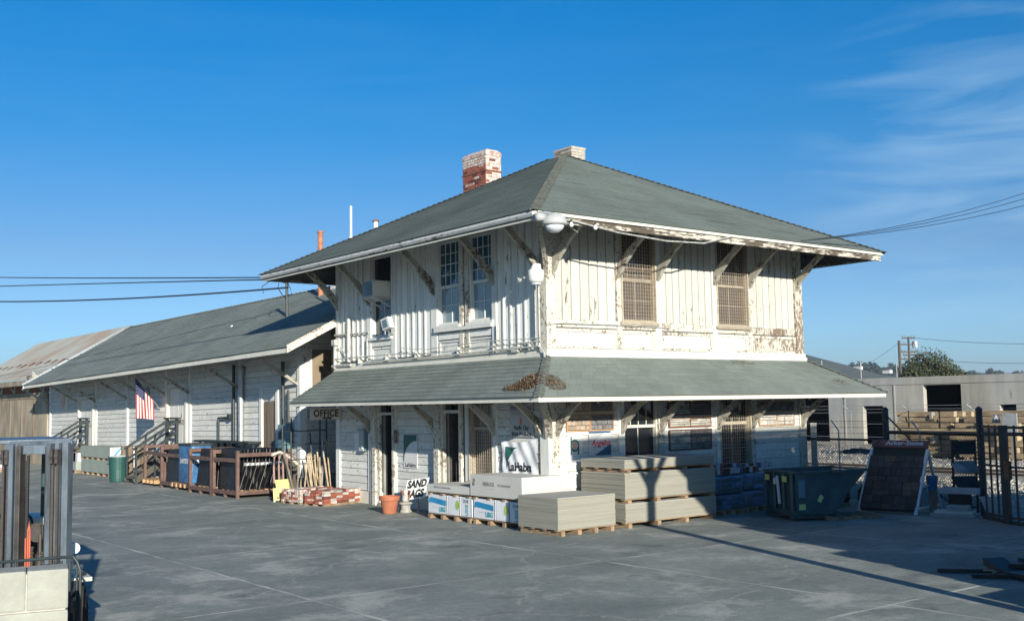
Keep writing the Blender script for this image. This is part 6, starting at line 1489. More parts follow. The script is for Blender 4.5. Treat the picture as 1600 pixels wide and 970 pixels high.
def gpack(x0,x1,y0,y1,z0,z1,label,stripe=True):
    t = thing('drywall_pack', ((x0+x1)/2,(y0+y1)/2,z0), label, 'board pack', 'green grey drywall packs')
    put('pack', MB().box(x0,x1,y0,y1,z0,z1), MT['greenboard'], t)
    if stripe:
        put('printed_end', MB().box(x0+.005,x1-.005,y0-.006,y0-.001,z0+.005,z1-.005), MT['wrap'], t)
        w = x1-x0; h = z1-z0
        for i, c in enumerate(('blueink','tealink','sign_grey','blueink')):
            a = x0+w*(.06+.2*i); b = a+w*.09; s_ = min(h*.8, w*.42)
            pts = [(a,z0+.02),(b,z0+.02),(min(x1-.01,b+s_),z1-.02),(min(x1-.01,a+s_),z1-.02)]
            mb = MB(); mb.add([(px_,y0-.008,z) for px_, z in pts], [(0,1,2,3)]); put('stripe', mb, MT[c], t, fix=False)
    return t
gpack(-1.0,-.1,23.6,27.0,.10,.58,'lower tall pack of green grey drywall with blue striped end')
pallet(-1.0,-.1,23.6,27.0,'pallet under the lower green drywall pack',group='pallets under the drywall',nb=6)
gpack(-1.0,-.1,23.6,27.1,.66,1.06,'upper pack of green grey drywall with blue striped end')
pallet(-1.0,-.1,23.6,27.1,'pallet between the two green drywall packs',group='pallets under the drywall',z=.58,h=.08,nb=6)
gpack(-1.05,-.1,27.5,31.5,.10,.42,'low pack of plain drywall farther along the warehouse',False)
pallet(-1.05,-.1,27.5,31.5,'pallet under the low farther drywall pack',group='pallets under the drywall',nb=6)
for i, (a, b, z, m, lab) in enumerate([(27.9,28.7,.42,'orangeb','orange carton on the low drywall pack'),(28.8,29.5,.42,'greyb','dark grey carton on the low drywall pack'),(27.6,28.2,.42,'wrap','white plastic drum shaped carton next to the tall drywall packs'),(29.7,30.6,.42,'orangeb','long orange carton at the far end of the low pack')]):
    if m == 'orangeb': MT[m] = MT.get(m) or plain('orange_carton', (.48,.25,.14), .8)
    if m == 'greyb': MT[m] = plain('dark_grey_carton', (.15,.145,.13), .8)
    put('carton', MB().box(-.95,-.5,a,b,z,z+.35), MT[m], base=(-.7,(a+b)/2,z), label=lab, cat='carton', group='cartons on the low drywall pack', bev=.01)
# striped pink and white load seen through the mast
t = thing('striped_crate', (-1.7,32,0), 'pink and white striped load seen through the forklift mast', 'crate')
px0, px1, py_ = -3.9, -2.6, 31.0
put('load', MB().box(px0,px1,py_,py_+1.2,.10,.82), MT['sign_white'], t, bev=.02)
for i in range(4):
    z = .14+i*.19; mb = MB(); mb.add([(px0,py_-.006,z+.02),(px1,py_-.006,z-.06+.02),(px1,py_-.006,z+.03),(px0,py_-.006,z+.11)], [(0,1,2,3)]); put('stripe', mb, MT['pinkcloth'], t, fix=False)
    mb = MB(); mb.add([(px0-.006,py_,z+.11),(px0-.006,py_,z+.02),(px0-.006,py_+1.2,z-.05),(px0-.006,py_+1.2,z+.04)], [(0,1,2,3)]); put('stripe', mb, MT['pinkcloth'], t, fix=False)
put('skid', MB().box(px0+.1,px1-.1,py_+.1,py_+1.1,0,.10), MT['pallet'], t)
# ================================================================== SHADED GOODS AT THE EAST END
random.seed(51)
def wrapped(x0,x1,y0,y1,z0,z1,label,nx=3):
    t = thing('wrapped_pallet_load', ((x0+x1)/2,(y0+y1)/2,z0), label, 'pallet load', 'film wrapped loads on the shaded side')
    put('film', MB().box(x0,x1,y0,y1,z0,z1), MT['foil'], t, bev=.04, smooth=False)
    for i in range(nx):
        for j in range(3):
            a = x0+.05+(x1-x0-.1)*i/nx; z = z0+.03+(z1-z0-.06)*j/3
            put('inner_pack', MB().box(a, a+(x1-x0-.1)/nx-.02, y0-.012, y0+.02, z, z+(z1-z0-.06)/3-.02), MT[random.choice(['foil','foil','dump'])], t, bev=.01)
    return t
wrapped(3.22,4.25,-1.25,-.25,.1,.42,'lower film wrapped load right of the triple board stack'); wrapped(3.22,4.25,-1.25,-.25,.44,.80,'upper film wrapped load right of the triple board stack')
wrapped(4.32,5.4,-1.15,-.2,.1,.44,'lower film wrapped load half hidden by the steel hopper'); wrapped(4.32,5.4,-1.15,-.2,.46,.82,'upper film wrapped load half hidden by the steel hopper')
pallet(3.2,4.28,-1.27,-.25,'pallet under the shaded film wrapped loads, left one',group='pallets on the shaded side',along='x'); pallet(4.3,5.4,-1.2,-.2,'pallet under the shaded film wrapped loads, right one',group='pallets on the shaded side',along='x')
MT['pack_red'] = plain('dark_red_packet', (.16,.05,.05), .5); MT['pack_pale'] = plain('pale_packet', (.42,.42,.44), .5); MT['pack_blue'] = plain('dark_blue_packet', (.05,.09,.18), .5)
def packets(x0, x1, y, z, n, rows, label, grp):
    for r in range(rows):
        for i in range(n):
            x = x0+(x1-x0)*(i+.5)/n; w = (x1-x0)/n*.45
            m = random.choice(['pack_red','pack_pale','pack_blue','pack_pale','black'])
            mb = MB(); tl = random.uniform(-.25,.25); mb.obox((x,y,z+.07+r*.12), (w,0,.0), (0,.10,0), (w*tl,0,.055))
            put('small_packet', mb, MT[m], base=(x,y,z), label=label, cat='packet', group=grp, bev=.006)
packets(3.25,4.9,-1.05,.82,16,1,'small bright packet in the untidy row on top of the wrapped loads','packets on top of the wrapped loads')
packets(3.3,4.6,-.8,.90,10,1,'small packet in the raised back row above the wrapped loads','packets in the back row above the wrapped loads')
packets(4.6,5.9,-.6,.86,10,1,'small packet in the row behind the steel hopper','packets behind the hopper')
# --- steel self tipping hopper
c = Vector((3.72,-3.02,0)); d1 = Vector((.92,-.39,0)).normalized(); d2 = Vector((.39,.92,0)).normalized()
t = thing('tipping_hopper', tuple(c), 'dark green steel tipping hopper with yellow stickers standing in shade', 'hopper')
def hp(a, b, z): return c + d1*a + d2*b + Vector((0,0,z))
Wd = 1.22; side = [(0,.16),(0,.93),(1.52,.95),(1.52,.90),(1.20,.60),(.98,.26),(.80,.10+.02),(.62,.10)]
for b0, b1 in ((0,.02),(Wd-.02,Wd)):
    put('side_plate', MB().prism([hp(a,b0,z) for a, z in side], d2*(b1-b0)), MT['dump'], t)
inner = [(0,.93),(0,.16),(.62,.10),(.80,.12),(.98,.26),(1.20,.60),(1.52,.90)]
mb = MB()
for (a0,z0),(a1,z1) in zip(inner, inner[1:]):
    dn = Vector((z1-z0, 0, -(a1-a0))); nrm = (d1*(z1-z0)*-1 + Vector((0,0,1))*(a1-a0)).normalized()*.015
    mb.add([hp(a0,.02,z0), hp(a1,.02,z1), hp(a1,Wd-.02,z1), hp(a0,Wd-.02,z0), hp(a0,.02,z0)+nrm, hp(a1,.02,z1)+nrm, hp(a1,Wd-.02,z1)+nrm, hp(a0,Wd-.02,z0)+nrm], [(0,3,2,1),(4,5,6,7),(0,1,5,4),(1,2,6,5),(2,3,7,6),(3,0,4,7)])
put('bin_shell', mb, MT['dump'], t)
put('rim', MB().beam(hp(-.03,-.02,.93),hp(1.6,-.02,.95),.05,.05).beam(hp(-.03,Wd+.02,.93),hp(1.6,Wd+.02,.95),.05,.05).beam(hp(-.03,-.02,.93),hp(-.03,Wd+.02,.93),.05,.05).beam(hp(1.56,-.02,.945),hp(1.56,Wd+.02,.945),.10,.03), MT['dump'], t)
put('back_rib', MB().beam(hp(-.03,.08,.2),hp(-.03,.08,.9),.06,.08).beam(hp(-.03,.42,.2),hp(-.03,.42,.9),.05,.06).beam(hp(-.03,.78,.2),hp(-.03,.78,.9),.05,.06).beam(hp(-.03,Wd-.08,.2),hp(-.03,Wd-.08,.9),.06,.08), MT['dump'], t)
put('skid', MB().beam(hp(-.08,.12,.09),hp(1.35,.12,.09),.12,.10).beam(hp(-.08,Wd-.12,.09),hp(1.35,Wd-.12,.09),.12,.10).beam(hp(.0,.0,.16),hp(.0,Wd,.16),.08,.08).beam(hp(.9,.0,.13),hp(.9,Wd,.13),.08,.06), MT['dump'], t)
put('latch_bar', MB().beam(hp(-.07,.55,.3),hp(-.07,.62,.85),.03,.06), MT['white_pl'], t)
for (a,b,z,w,h,m) in ((-.075,1.02,.80,.09,.09,'yellow'),(-.075,.72,.74,.05,.10,'sign_white'),(-.075,.32,.80,.09,.09,'yellow')):
    put('sticker', MB().obox(hp(a,b,z), d2*w, d1*.003, Vector((0,0,h/1.6))), MT[m], t)
put('sticker', MB().obox(hp(.12,-.006,.62), d1*.07, d2*.003, Vector((0,0,.17))), MT['bluegrey'], t)
put('sticker', MB().obox(hp(.12,-.006,.27), d1*.07, d2*.003, Vector((0,0,.055))), MT['yellow'], t)
q = Vector((.5,0,.86)); put('sticker', MB().obox(hp(.52,-.006,.42), (d1*.5+Vector((0,0,.86)))*.07, d2*.003, (d1*.86-Vector((0,0,.5)))*.045), MT['yellow'], t)
t = thing('pallet', tuple(hp(.7,.2,0)), 'low timber pallet lying under the right end of the hopper', 'pallet', 'pallets on the shaded side')
for b in (-.15,.25,.65): put('bearer', MB().beam(hp(.55,b,.035),hp(1.75,b,.035),.09,.07), MT['pallet'], t)
for a in (.6,.9,1.2,1.5,1.7): put('slat', MB().beam(hp(a,-.2,.08),hp(a,.7,.08),.09,.018), MT['pallet'], t)
t = thing('blue_wrapped_sack', (6.6,-1.3,0), 'pale blue plastic wrapped sack behind the hopper lip', 'sack')
put('wrap', MB().lathe((6.5,-1.6,0.08), [(.30,0),(.34,.1),(.33,.4),(.25,.62),(.1,.72),(0,.73)], 9), plain('pale_blue_film', (.28,.48,.66), .3, scale=5, bump=.6), t, smooth=False)
put('base', MB().box(6.1,6.9,-2.0,-1.2,0,.08), MT['pallet'], t)
# --- A-frame paver display
pv0, pv1 = Vector((5.99,-2.86,.07)), Vector((6.20,-4.02,.04))
wv = (pv1-pv0); wv.z = 0; wid = wv.length; wv.normalize(); back = Vector((-wv.y, wv.x, 0));  back = back if back.x > 0 else -back
t = thing('paver_display', tuple((pv0+pv1)/2), 'leaning A-frame display board covered with dark pavers under a maroon sign', 'display board')
lean = back*.80 + Vector((0,0,1.25)); sl_ = lean.length; lu = lean.normalized(); nv = lu.cross(wv).normalized(); nv = nv if nv.dot(back) < 0 else -nv
put('backing', MB().obox(pv0+wv*wid/2+lu*sl_/2-nv*.03, wv*(wid/2), lu*(sl_/2), nv*.01), MT['soil'], t)
random.seed(2); r = 0; z = .02
grid = []
rowsP = [.13,.19,.13,.19,.13,.19,.13,.16]
for r, hh in enumerate(rowsP):
    if z+hh > sl_-.02: hh = sl_-.02-z
    u = .0 - (.08 if r % 2 else 0)
    while u < wid-.01:
        w_ = random.choice([.13,.19,.26]); a, b = max(0,u), min(wid,u+w_)
        if b-a > .03:
            pc = pv0+wv*(a+b)/2+lu*(z+hh/2)+nv*(random.uniform(.0,.012))
            put('paver', MB().obox(pc, wv*((b-a)/2-.004), lu*(hh/2-.004), nv*.02), MT[random.choice(['paver','paver','paver','paver2'])], t, bev=.004)
        u += w_
    z += hh
sc_ = pv0+wv*wid/2+lu*(sl_+.07)+nv*.02
sb = put('sign_board', MB().obox(sc_, wv*(wid/2+.02), lu*.085, nv*.012), MT['bronze'], t)
text('Acker-Stone', .15, sc_+wv*.10+nv*.015+lu*.015, wv, lu, MT['sign_white'], sb, ext=.001, bold=.002, sx=1.05)
text('--- ---- ------- -----', .04, sc_+wv*.10+nv*.015-lu*.055, wv, lu, MT['sign_grey'], sb, ext=.0005)
put('triangle', MB().tube([sc_-wv*.56-lu*.05+nv*.015, sc_-wv*.38-lu*.05+nv*.015, sc_-wv*.47+lu*.05+nv*.015, sc_-wv*.56-lu*.05+nv*.015], .012, 4), MT['ink'], sb)
for w_, nm in ((wid+.01,0),(-.01,1)):
    top = pv0+wv*w_+lu*(sl_-.05); f = pv0+wv*w_; f = Vector((f.x,f.y,0)); bk = f+back*1.35
    put('leg', MB().beam(f-back*.02, top, .06, .05).beam(bk, top, .05, .05).beam(f+back*.30+Vector((0,0,.55)), bk-back*.32+Vector((0,0,.55)), .05,.04).beam(f+Vector((0,0,.12)), bk+Vector((0,0,.12)), .05,.04), MT['sign_white'], t)
t = thing('blue_bucket', tuple(pv1+back*.8), 'blue plastic tub sitting behind the display board leg', 'tub'); bq = pv1+back*.75+wv*.08
put('tub', MB().lathe((bq.x,bq.y,.45), [(.09,0),(.12,.3),(.11,.3),(.08,.02)], 12), MT['bluewrap'], t); put('stand', MB().lathe((bq.x,bq.y,0), [(.08,0),(.08,.45)], 8), MT['greywood'], t)
# --- stone tread display
sb0 = Vector((7.25,-4.27,0)); sd = Vector((.62,-.50,0)).normalized(); 
t = thing('tread_display', tuple(sb0), 'black stand with a dark panel and two sloping stone treads', 'display stand')
for a in (0,.47): put('upright', MB().beam(sb0+sd*a, sb0+sd*a+Vector((0,0,1.48)), .035, .035), MT['black'], t)
put('panel', MB().obox(sb0+sd*.235+Vector((0,0,1.32)), sd*.21, Vector((0,0,.14)), Vector((-.5,-.62,0))*.012), MT['darksteel'], t)
fwd = Vector((-.50,-.62,0)).normalized()
for z, nm in ((.93,'a'),(.62,'b')): put('tread', MB().obox(sb0+sd*.22+fwd*.10+Vector((0,0,z)), sd*.24, fwd*.16+Vector((0,0,-.085)), Vector((0,0,.03))), MT['darksteel' if nm == 'b' else 'slab'], t)
put('cross_bar', MB().beam(sb0+Vector((0,0,.1)), sb0+sd*.47+Vector((0,0,.1)), .03,.03), MT['black'], t)
b0 = Vector((6.72,-4.55,0)); bx = Vector((.3,-.95,0)).normalized(); by = Vector((.95,.3,0)).normalized()
t = thing('stone_slab', tuple(b0), 'pale stone bench slab raised on a block below the tread stand', 'slab', 'pale slabs at the foot of the tread stand')
put('top', MB().obox(b0+by*.15+bx*.1+Vector((0,0,.48)), bx*.38, by*.2, Vector((0,0,.055))), MT['slab'], t, bev=.01); put('support', MB().obox(b0+by*.15+bx*.1+Vector((0,0,.215)), bx*.2, by*.12, Vector((0,0,.2))), MT['soil'], t)
for k, (o, w_, z, m, lab) in enumerate([((0,0),.42,.03,'slab','widest slab lying flat on the ground below the tread stand'),((.02,.02),.36,.09,'sign_cream','cream slab lying on the widest slab'),((.1,.06),.2,.17,'slab','short grey block on the flat slabs')]):
    p = b0-by*.22+bx*(.05+o[0])+Vector((0,0,z)); put('stone_slab', MB().obox(p, bx*w_, by*.16, Vector((0,0,.028 if k < 2 else .05))), MT[m], base=p, label=lab, cat='slab', group='pale slabs at the foot of the tread stand', bev=.006)
p = b0-by*.05+bx*.68+Vector((0,0,.20)); lv = Vector((0,0,.95))-bx*.35; lv.normalize()
put('leaning_slab', MB().obox(p, bx*.10, lv*.21, by*.03), MT['slab'], base=p, label='pale blue slab standing tilted right of the flat slabs', cat='slab', bev=.006)
# dark clutter along the fence foot
random.seed(4)
for k, (x, y, w_, h) in enumerate([(7.6,-1.2,.5,.35),(7.7,-1.9,.4,.45),(7.5,-2.6,.5,.3),(7.75,-.5,.35,.4)]):
    t = thing('dark_sack', (x,y,0), ['dark sack slumped by the fence, second from the depot','dark tall sack by the fence, third from the depot','dark low sack nearest the display board','dark sack nearest the depot corner'][k], 'sack', 'dark sacks along the fence foot')
    put('sack', MB().lathe((x,y,0), [(w_*.45,0),(w_*.55,h*.3),(w_*.5,h*.7),(w_*.25,h),(0,h*1.02)], 9), MT['soil'], t); put('tie', MB().lathe((x,y,h), [(.04,0),(.05,.05)], 7), MT['black'], t)
# ================================================================== FORKLIFT AND BLOCK WALL IN THE LEFT FOREGROUND
fw = Vector((.6142,.7891,0)); rt = Vector((.7891,-.6142,0)); cam0 = Vector((-13.8255,-16.6158,0))
def fp(s, d, z): return cam0 + fw*d + rt*s + Vector((0,0,z))
# lateral offset of a bearing px at depth d : (px-800)/1703*d (roughly)
def lat(px_, d): return (px_-800)/1703.24*d*1.0038
D0 = 10.4
t = thing('forklift', tuple(fp(lat(62,D0), D0+.8, 0)), 'old grey forklift with raised worn mast parked facing the camera', 'forklift')
def bar(px0, px1, z0, z1, d0, d1, mat, name):
    a, b = lat(px0, D0), lat(px1, D0); mb = MB()
    mb.obox((fp((a+b)/2, (d0+d1)/2, (z0+z1)/2)), rt*abs(b-a)/2, fw*(d1-d0)/2, Vector((0,0,(z1-z0)/2)))
    return put(name, mb, MT[mat], t, bev=.004)
Z0, Z1 = .08, 2.06
def channel(px0, px1, d, mat='fork', z1=Z1, lip=.018, open_right=True):
    """C-section mast rail"""
    a, b = lat(px0, D0), lat(px1, D0); mb = MB()
    for (s0, s1, e0, e1) in ((a,b,d,d+.022),(a,b,d+.10,d+.122),((b-.02) if not open_right else a,(b if not open_right else a+.02),d+.0225,d+.0995)):
        mb.obox(fp((s0+s1)/2,(e0+e1)/2,(Z0+z1)/2), rt*(s1-s0)/2, fw*(e1-e0)/2, Vector((0,0,(z1-Z0)/2)))
    return put('mast_rail', mb, MT[mat], t)
channel(9.5,18,D0+.05); channel(18.8,26,D0-.02); channel(26.6,33,D0-.10); bar(33.4,40,Z0,Z1-.02,D0-.04,D0+.08,'fork_in','mast_rail')
channel(98.5,107.5,D0+.05,open_right=False); channel(91.5,97.8,D0-.02,open_right=False); channel(84,90.8,D0-.10,open_right=False); bar(78,83.5,Z0,Z1-.03,D0-.04,D0+.08,'fork_in','mast_rail')
bar(33,88,Z1-.10,Z1-.015,D0+.02,D0+.10,'fork','mast_crosshead'); bar(10,108,Z1-.02,Z1+.02,D0+.13,D0+.20,'fork','mast_crosshead')
bar(26.6,90.8,.5,.6,D0+.06,D0+.12,'fork_in','mast_crosshead')
for px_ in (17.5, 24.5, 93, 100.5):
    p = fp(lat(px_,D0), D0-.08, Z1-.12); mb = MB(); n = 16
    a = rt; mb.tube([p-fw*.02, p+fw*.03], .034, 14); mb.tube([p-fw*.028, p-fw*.019], .016, 10)
    mb2 = MB(); put('chain_roller', MB().obox(p, rt*.014, fw*.045, Vector((0,0,.066))).tube([p-rt*.016, p+rt*.016], .052, 14), MT['fork_in'], t)
    put('lift_chain', MB().obox(p-Vector((0,0,.9)), rt*.011, fw*.006, Vector((0,0,.86))), MT['chain'], t)
# hoses, chains, cylinder in the middle
hs = MB(); hs.tube([fp(lat(50,D0),D0+.02,.2), fp(lat(50,D0),D0+.02,1.25), fp(lat(51.5,D0),D0+.02,1.33), fp(lat(53,D0),D0+.02,1.25), fp(lat(53,D0),D0+.02,.2)], .009, 8)
hs.tube([fp(lat(48,D0),D0+.0,.2), fp(lat(48,D0),D0+.0,1.18)], .008, 8); put('hose', hs, MT['hose'], t)
put('hose_wheel', MB().lathe(fp(lat(58,D0),D0+.1,1.22), [(.09,-.03),(.07,-.01),(.07,.01),(.09,.03)], 16, 1), MT['fork_in'], t)
put('black_hose', MB().tube([fp(lat(46,D0),D0+.05,1.95), fp(lat(46,D0),D0+.05,.3)], .014, 6).tube([fp(lat(44,D0),D0+.05,1.9), fp(lat(44,D0),D0+.05,.3)], .010, 6).tube([fp(lat(60,D0),D0+.1,1.3), fp(lat(66,D0),D0+.1,1.28), fp(lat(67,D0),D0+.1,1.18), fp(lat(62,D0),D0+.1,1.05)], .014, 6), MT['black'], t)
for px_, z1 in ((56,1.15),(71,1.05)):
    mb = MB(); x = lat(px_,D0)
    for i in range(40):
        z = .15+i*.024
        if z < z1: mb.obox(fp(x, D0+.03, z), rt*(.016 if i % 2 else .011), fw*.008, Vector((0,0,.009)))
    put('lift_chain', mb, MT['chain'], t)
put('lift_cylinder', MB().tube([fp(lat(63.5,D0),D0+.10,.1), fp(lat(63.5,D0),D0+.10,1.02)], .045, 14).tube([fp(lat(63.5,D0),D0+.10,1.02), fp(lat(63.5,D0),D0+.10,1.2)], .022, 10), MT['fork_in'], t)
put('tilt_cylinder', MB().tube([fp(lat(34,D0),D0+.15,.5), fp(lat(30,D0),D0+.9,.7)], .04, 8).tube([fp(lat(86,D0),D0+.15,.5), fp(lat(80,D0),D0+.9,.7)], .04, 8), MT['fork_in'], t)
bar(76,77.6,.3,1.6,D0+.0,D0+.02,'galv','piston_rod')
# carriage with load backrest
zb = 1.03
bk = MB(); bl, br = lat(-30,9.9), lat(133,9.9); 
bk.tube([fp(bl,9.9,zb-.02), fp(lat(100,9.9),9.9,zb+.03), fp(lat(122,9.9),9.9,zb+.035), fp(br-.03,9.9,zb-.01), fp(br,9.9,zb-.09), fp(br+.005,9.9,.35)], .014, 8)
for px_ in (-10,12,34,58,76,92,104,117,128): bk.tube([fp(lat(px_,9.9),9.9,zb+.0), fp(lat(px_,9.9),9.9,.45)], .011, 6)
put('load_backrest', bk, MT['darksteel'], t)
cr = MB()
for z in (.62,.25): cr.obox(fp(lat(52,9.9),9.93,z), rt*.47, fw*.03, Vector((0,0,.05)))
cr.obox(fp(lat(128,9.9),9.93,.43), rt*.03, fw*.03, Vector((0,0,.24))); put('carriage', cr, MT['rust'], t)
for px_ in (20, 95):
    put('fork', MB().obox(fp(lat(px_,9.8),9.86,.36), rt*.06, fw*.02, Vector((0,0,.32))).obox(fp(lat(px_,9.8),9.36,.06), rt*.06, fw*.52, Vector((0,0,.02))), MT['fork'], t)
# body behind, guard roof, seat, wheels
bc = 0.0; hw = .52
M0 = fp(lat(56,D0), D0, 0); bdir = (fw - rt*.62).normalized(); sdir = Vector((bdir.y, -bdir.x, 0))
def bp(s_, d, z): return M0 + sdir*s_ + bdir*(d-D0) + Vector((0,0,z)); hw = .52
bd = MB().obox(bp(bc,11.9,.62), sdir*hw, bdir*.75, Vector((0,0,.34))).obox(bp(bc,12.9,.72), sdir*hw, bdir*.35, Vector((0,0,.46)))
put('body', bd, MT['cream_body'], t, bev=.04)
put('floor_plate', MB().obox(bp(bc,11.3,.5), sdir*(hw-.06), bdir*.5, Vector((0,0,.03))), MT['darksteel'], t)
put('dashboard', MB().obox(bp(bc,11.15,.88), sdir*.42, bdir*.08, Vector((0,0,.22))), MT['black'], t, bev=.02)
put('seat', MB().obox(bp(bc,12.05,1.0), sdir*.24, bdir*.24, Vector((0,0,.06))).obox(bp(bc,12.3,1.28), sdir*.23, bdir*.06, Vector((0,0,.27))), MT['black'], t, bev=.03)
put('steering_wheel', MB().tube([bp(bc+.17*math.cos(a),11.5+.1*math.sin(a),1.22+.13*math.sin(a)) for a in [i*math.pi/8 for i in range(17)]], .014, 6, False).tube([bp(bc,11.5,1.2), bp(bc,11.3,.95)], .02, 6), MT['black'], t)
gp = MB()
for s_, e in ((-1,0),(1,0)):
    gp.tube([bp(bc+s_*.46,11.1,.95), bp(bc+s_*.44,11.35,2.02)], .03, 8); gp.tube([bp(bc+s_*.46,12.75,1.1), bp(bc+s_*.44,12.6,2.02)], .03, 8)
put('guard_pillar', gp, MT['dump'], t)
put('guard_roof', MB().obox(bp(bc,12.0,2.06), sdir*.50, bdir*.72, Vector((0,0,.02))), MT['fork'], t, bev=.01)
for i in range(0): put('guard_bar', MB().obox(bp(bc-.40+i*.133,12.0,2.09), sdir*.015, bdir*.68, Vector((0,0,.012))), MT['fork'], t)
for s_ in (-1,1):
    for dd, r in ((11.25,.30),(12.75,.24)):
        c_ = bp(bc+s_*(hw+.02),dd,r); w = MB(); w.tube([c_-sdir*.09, c_+sdir*.09], r, 22)
        wh_ = put('tyre', w, MT['blacktop'], t, bev=.0); put('wheel_hub', MB().tube([c_-sdir*.10, c_+sdir*.10], r*.5, 14), MT['cream_body'], t)
for s_ in (-.50,.50): put('head_lamp', MB().tube([bp(s_,11.02,.98), bp(s_,11.12,.98)], .055, 12), MT['sign_white'], t)
for s_ in (-.53,.53): put('fender', MB().obox(bp(s_,11.25,.68), sdir*.12, bdir*.36, Vector((0,0,.02))), MT['cream_body'], t)
text('LIFT', .10, bp(lat(13.5,D0), D0+.044, 1.75), (0,0,1), -rt, MT['sign_white'], t, name='mast_lettering', ext=.001, space=1.2)
# block wall in front
BD = 8.0; t = thing('concrete_block_wall', tuple(fp(lat(40,BD),BD,0)), 'short wall of pale concrete blocks in the left foreground corner', 'wall')
random.seed(6)
zt = 1.215; right = lat(112,BD)
wd0 = (fw - rt*.434).normalized(); ws0 = Vector((wd0.y, -wd0.x, 0)); put('mortar', MB().obox(fp(lat(56,BD),BD,0)+ws0*(-.68)+wd0*.15+Vector((0,0,.60)), ws0*.92, wd0*.135, Vector((0,0,.59))), MT['mortar'], t)
for r in range(4):
    z1 = zt - r*.295; z0 = max(.0, z1-.287); s1 = right - (.0 if r % 2 == 0 else 0)
    first = .285 if r % 2 == 0 else .62
    s = .262
    k = 0
    wd = (fw - rt*.434).normalized(); wsd = Vector((wd.y, -wd.x, 0)); W0 = fp(lat(56,BD),BD,0)
    while s > -1.6:
        w = first if k == 0 else .62
        o = put('block', MB().obox(W0+wsd*(s-w/2)+wd*(.15+random.uniform(-.004,.004))+Vector((0,0,(z0+z1)/2)), wsd*(w/2-.003), wd*.15, Vector((0,0,(z1-z0)/2))), MT['concrete'], t, bev=.016)
        s -= w; k += 1
# dark scrap at the right edge
t = thing('scrap_heap', (.9,-9.6,0), 'low heap of black steel scrap and plates at the right photo edge', 'scrap')
random.seed(19)
c = Vector((.85,-9.55,0)); a = Vector((.55,-.83,0)); b = Vector((.83,.55,0))
for i in range(26):
    p = c+a*random.uniform(-.75,1.1)+b*random.uniform(-.45,.5); q = random.uniform(0,3.1); d = a*math.cos(q)+b*math.sin(q); e = Vector((-d.y,d.x,0)); tz = random.uniform(-.25,.25)
    hh = max(.03, .30-.22*abs((p-c).dot(a)-.25)-.12*abs((p-c).dot(b)))
    put('plate', MB().obox(p+Vector((0,0,hh*random.uniform(.3,.9))), (d+Vector((0,0,tz)))*random.uniform(.15,.42), e*random.uniform(.05,.22), Vector((0,0,random.uniform(.012,.05)))), MT['black'], t)
for k_, (u0, v0, u1, v1) in enumerate(((-1.6,-.1,.9,.1),(-1.2,-.5,.9,-.35),(-.9,.35,.8,.3))): put('bar', MB().beam(c+a*u0+b*v0+Vector((0,0,.03)), c+a*u1+b*v1+Vector((0,0,.04)), .06, .05), MT['black'], t)
for i in range(6):
    p = c-a*(.95-.10*i)-b*(.1+.06*(i%3)); put('splinter', MB().obox(p+Vector((0,0,.05)), (a+Vector((0,0,.3*(i%2))))*.07, b*.012, Vector((0,0,.008))), MT['stake'], t)
# ================================================================== UNSEEN SHED SOUTH OF THE YARD (added outside the frame, shaped to throw the long shade)
sh = thing('shade_shed', (5,-12,0), 'unseen open timber shed south of the yard, shaped to throw the long shade', 'shed')
put('roof', MB().prism([(-3.65,-11.9,4.99),(-3.65,-17.6,6.72),(-3.65,-17.6,6.82),(-3.65,-11.9,5.09)], (11.2,0,0)), MT['greywood'], sh)  # pitched along the sun's rays so its shadow stays a thin band
put('fascia_board', MB().box(-3.66, 7.56, -11.96, -11.90, 4.66, 4.985), MT['greywood'], sh)
put('roof_bump', MB().prism([(4.8,-12.3,5.1),(5.5,-12.3,5.1),(5.15,-12.3,5.22)], (0,.3,0)), MT['greywood'], sh)  # small wedge added to give the roof's shadow a peak
put('post', MB().box(-2.54,-2.36,-12.12,-11.97,0,4.7), MT['creosote'], sh)
for x in (3,7.45): put('post', MB().box(x-.1,x+.1,-12.1,-11.95,0,4.7), MT['creosote'], sh)
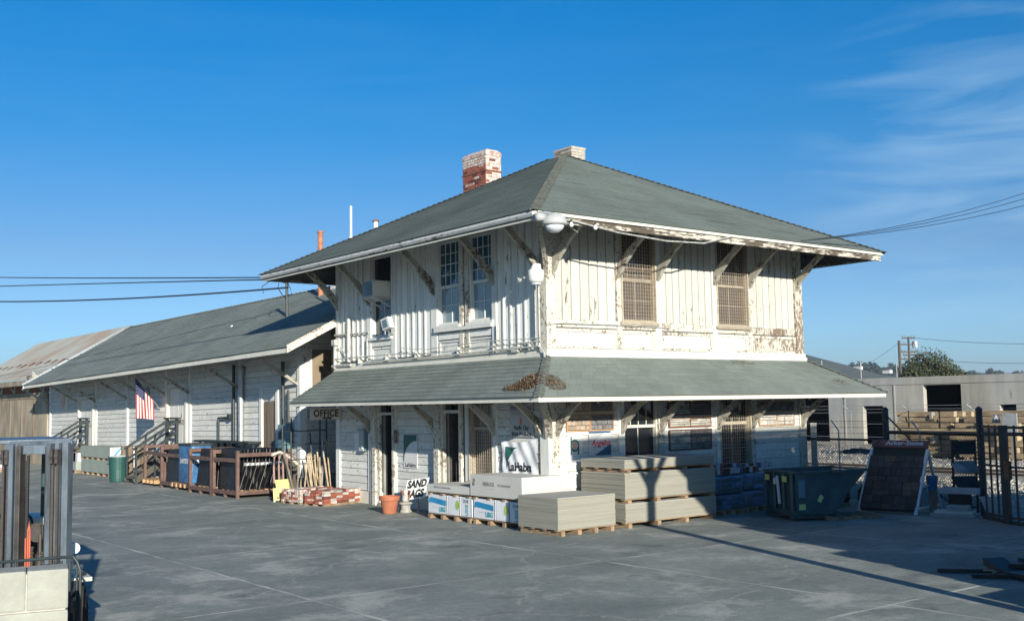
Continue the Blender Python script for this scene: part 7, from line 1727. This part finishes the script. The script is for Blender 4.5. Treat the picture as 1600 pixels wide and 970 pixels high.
for x in (-2.45,3,7.45): put('post', MB().box(x-.1,x+.1,-17.3,-17.1,0,6.55), MT['creosote'], sh)
put('knee_brace', MB().beam((-2.45,-12.02,3.75),(-3.05,-12.02,4.68),.10,.12).beam((-2.45,-12.02,3.75),(-1.85,-12.02,4.68),.10,.12), MT['creosote'], sh)
random.seed(12)
def lum(x0, x1, z0, z1, lab, y0=-14.6, y1=-11.98):
    t = thing('shade_bundle', ((x0+x1)/2,(y0+y1)/2,z0), lab, 'lumber', 'bundles that shape the shed shade')
    n = max(1, int((z1-z0)/.16))
    for i in range(n): put('plank_row', MB().box(x0+random.uniform(-.06,.06), x1+random.uniform(-.06,.06), y0, y1+random.uniform(-.03,.03), z0+(z1-z0)*i/n, z0+(z1-z0)*(i+1)/n-.012), MT['stake'], t)
lv = [(-2.25,.0,.72),(-1.60,.78,1.32),(-1.62,1.38,1.72),(-1.30,1.78,2.25),(-1.0,2.3,2.7),(-.72,2.75,3.2),(-.92,3.22,3.62),(-1.4,3.66,4.1),(-1.78,4.14,4.72)]  # unseen bundles, left ends stepped to follow the edge of the shade
for k, (x0, z0, z1) in enumerate(lv):
    x = x0; kk = 0
    xe = 9.5 if z1 < 2.75 else 7.4
    while x < xe-.4:
        w = 2.55 if kk else 2.45
        lum(x, min(xe, x+w), z0, z1, 'tan lumber bundle, %s tier, %s bay from the west' % (ORD[k], (['first']+ORD[1:])[kk])); x += w+(.06 if k % 3 else .02); kk += 1
# ---- haze
hz = bpy.data.materials.new('thin_valley_haze'); hz.use_nodes = True; ht = hz.node_tree; ht.nodes.clear()
ho = ht.nodes.new('ShaderNodeOutputMaterial'); hv = ht.nodes.new('ShaderNodeVolumePrincipled'); hv.inputs['Density'].default_value = .00026; hv.inputs['Color'].default_value = (.72,.86,1,1); hv.inputs['Anisotropy'].default_value = .2
ht.links.new(hv.outputs[0], ho.inputs['Volume'])
put('haze', MB().box(-2900, 2900, -2900, 2900, -4.2, 63), hz, kind='stuff')
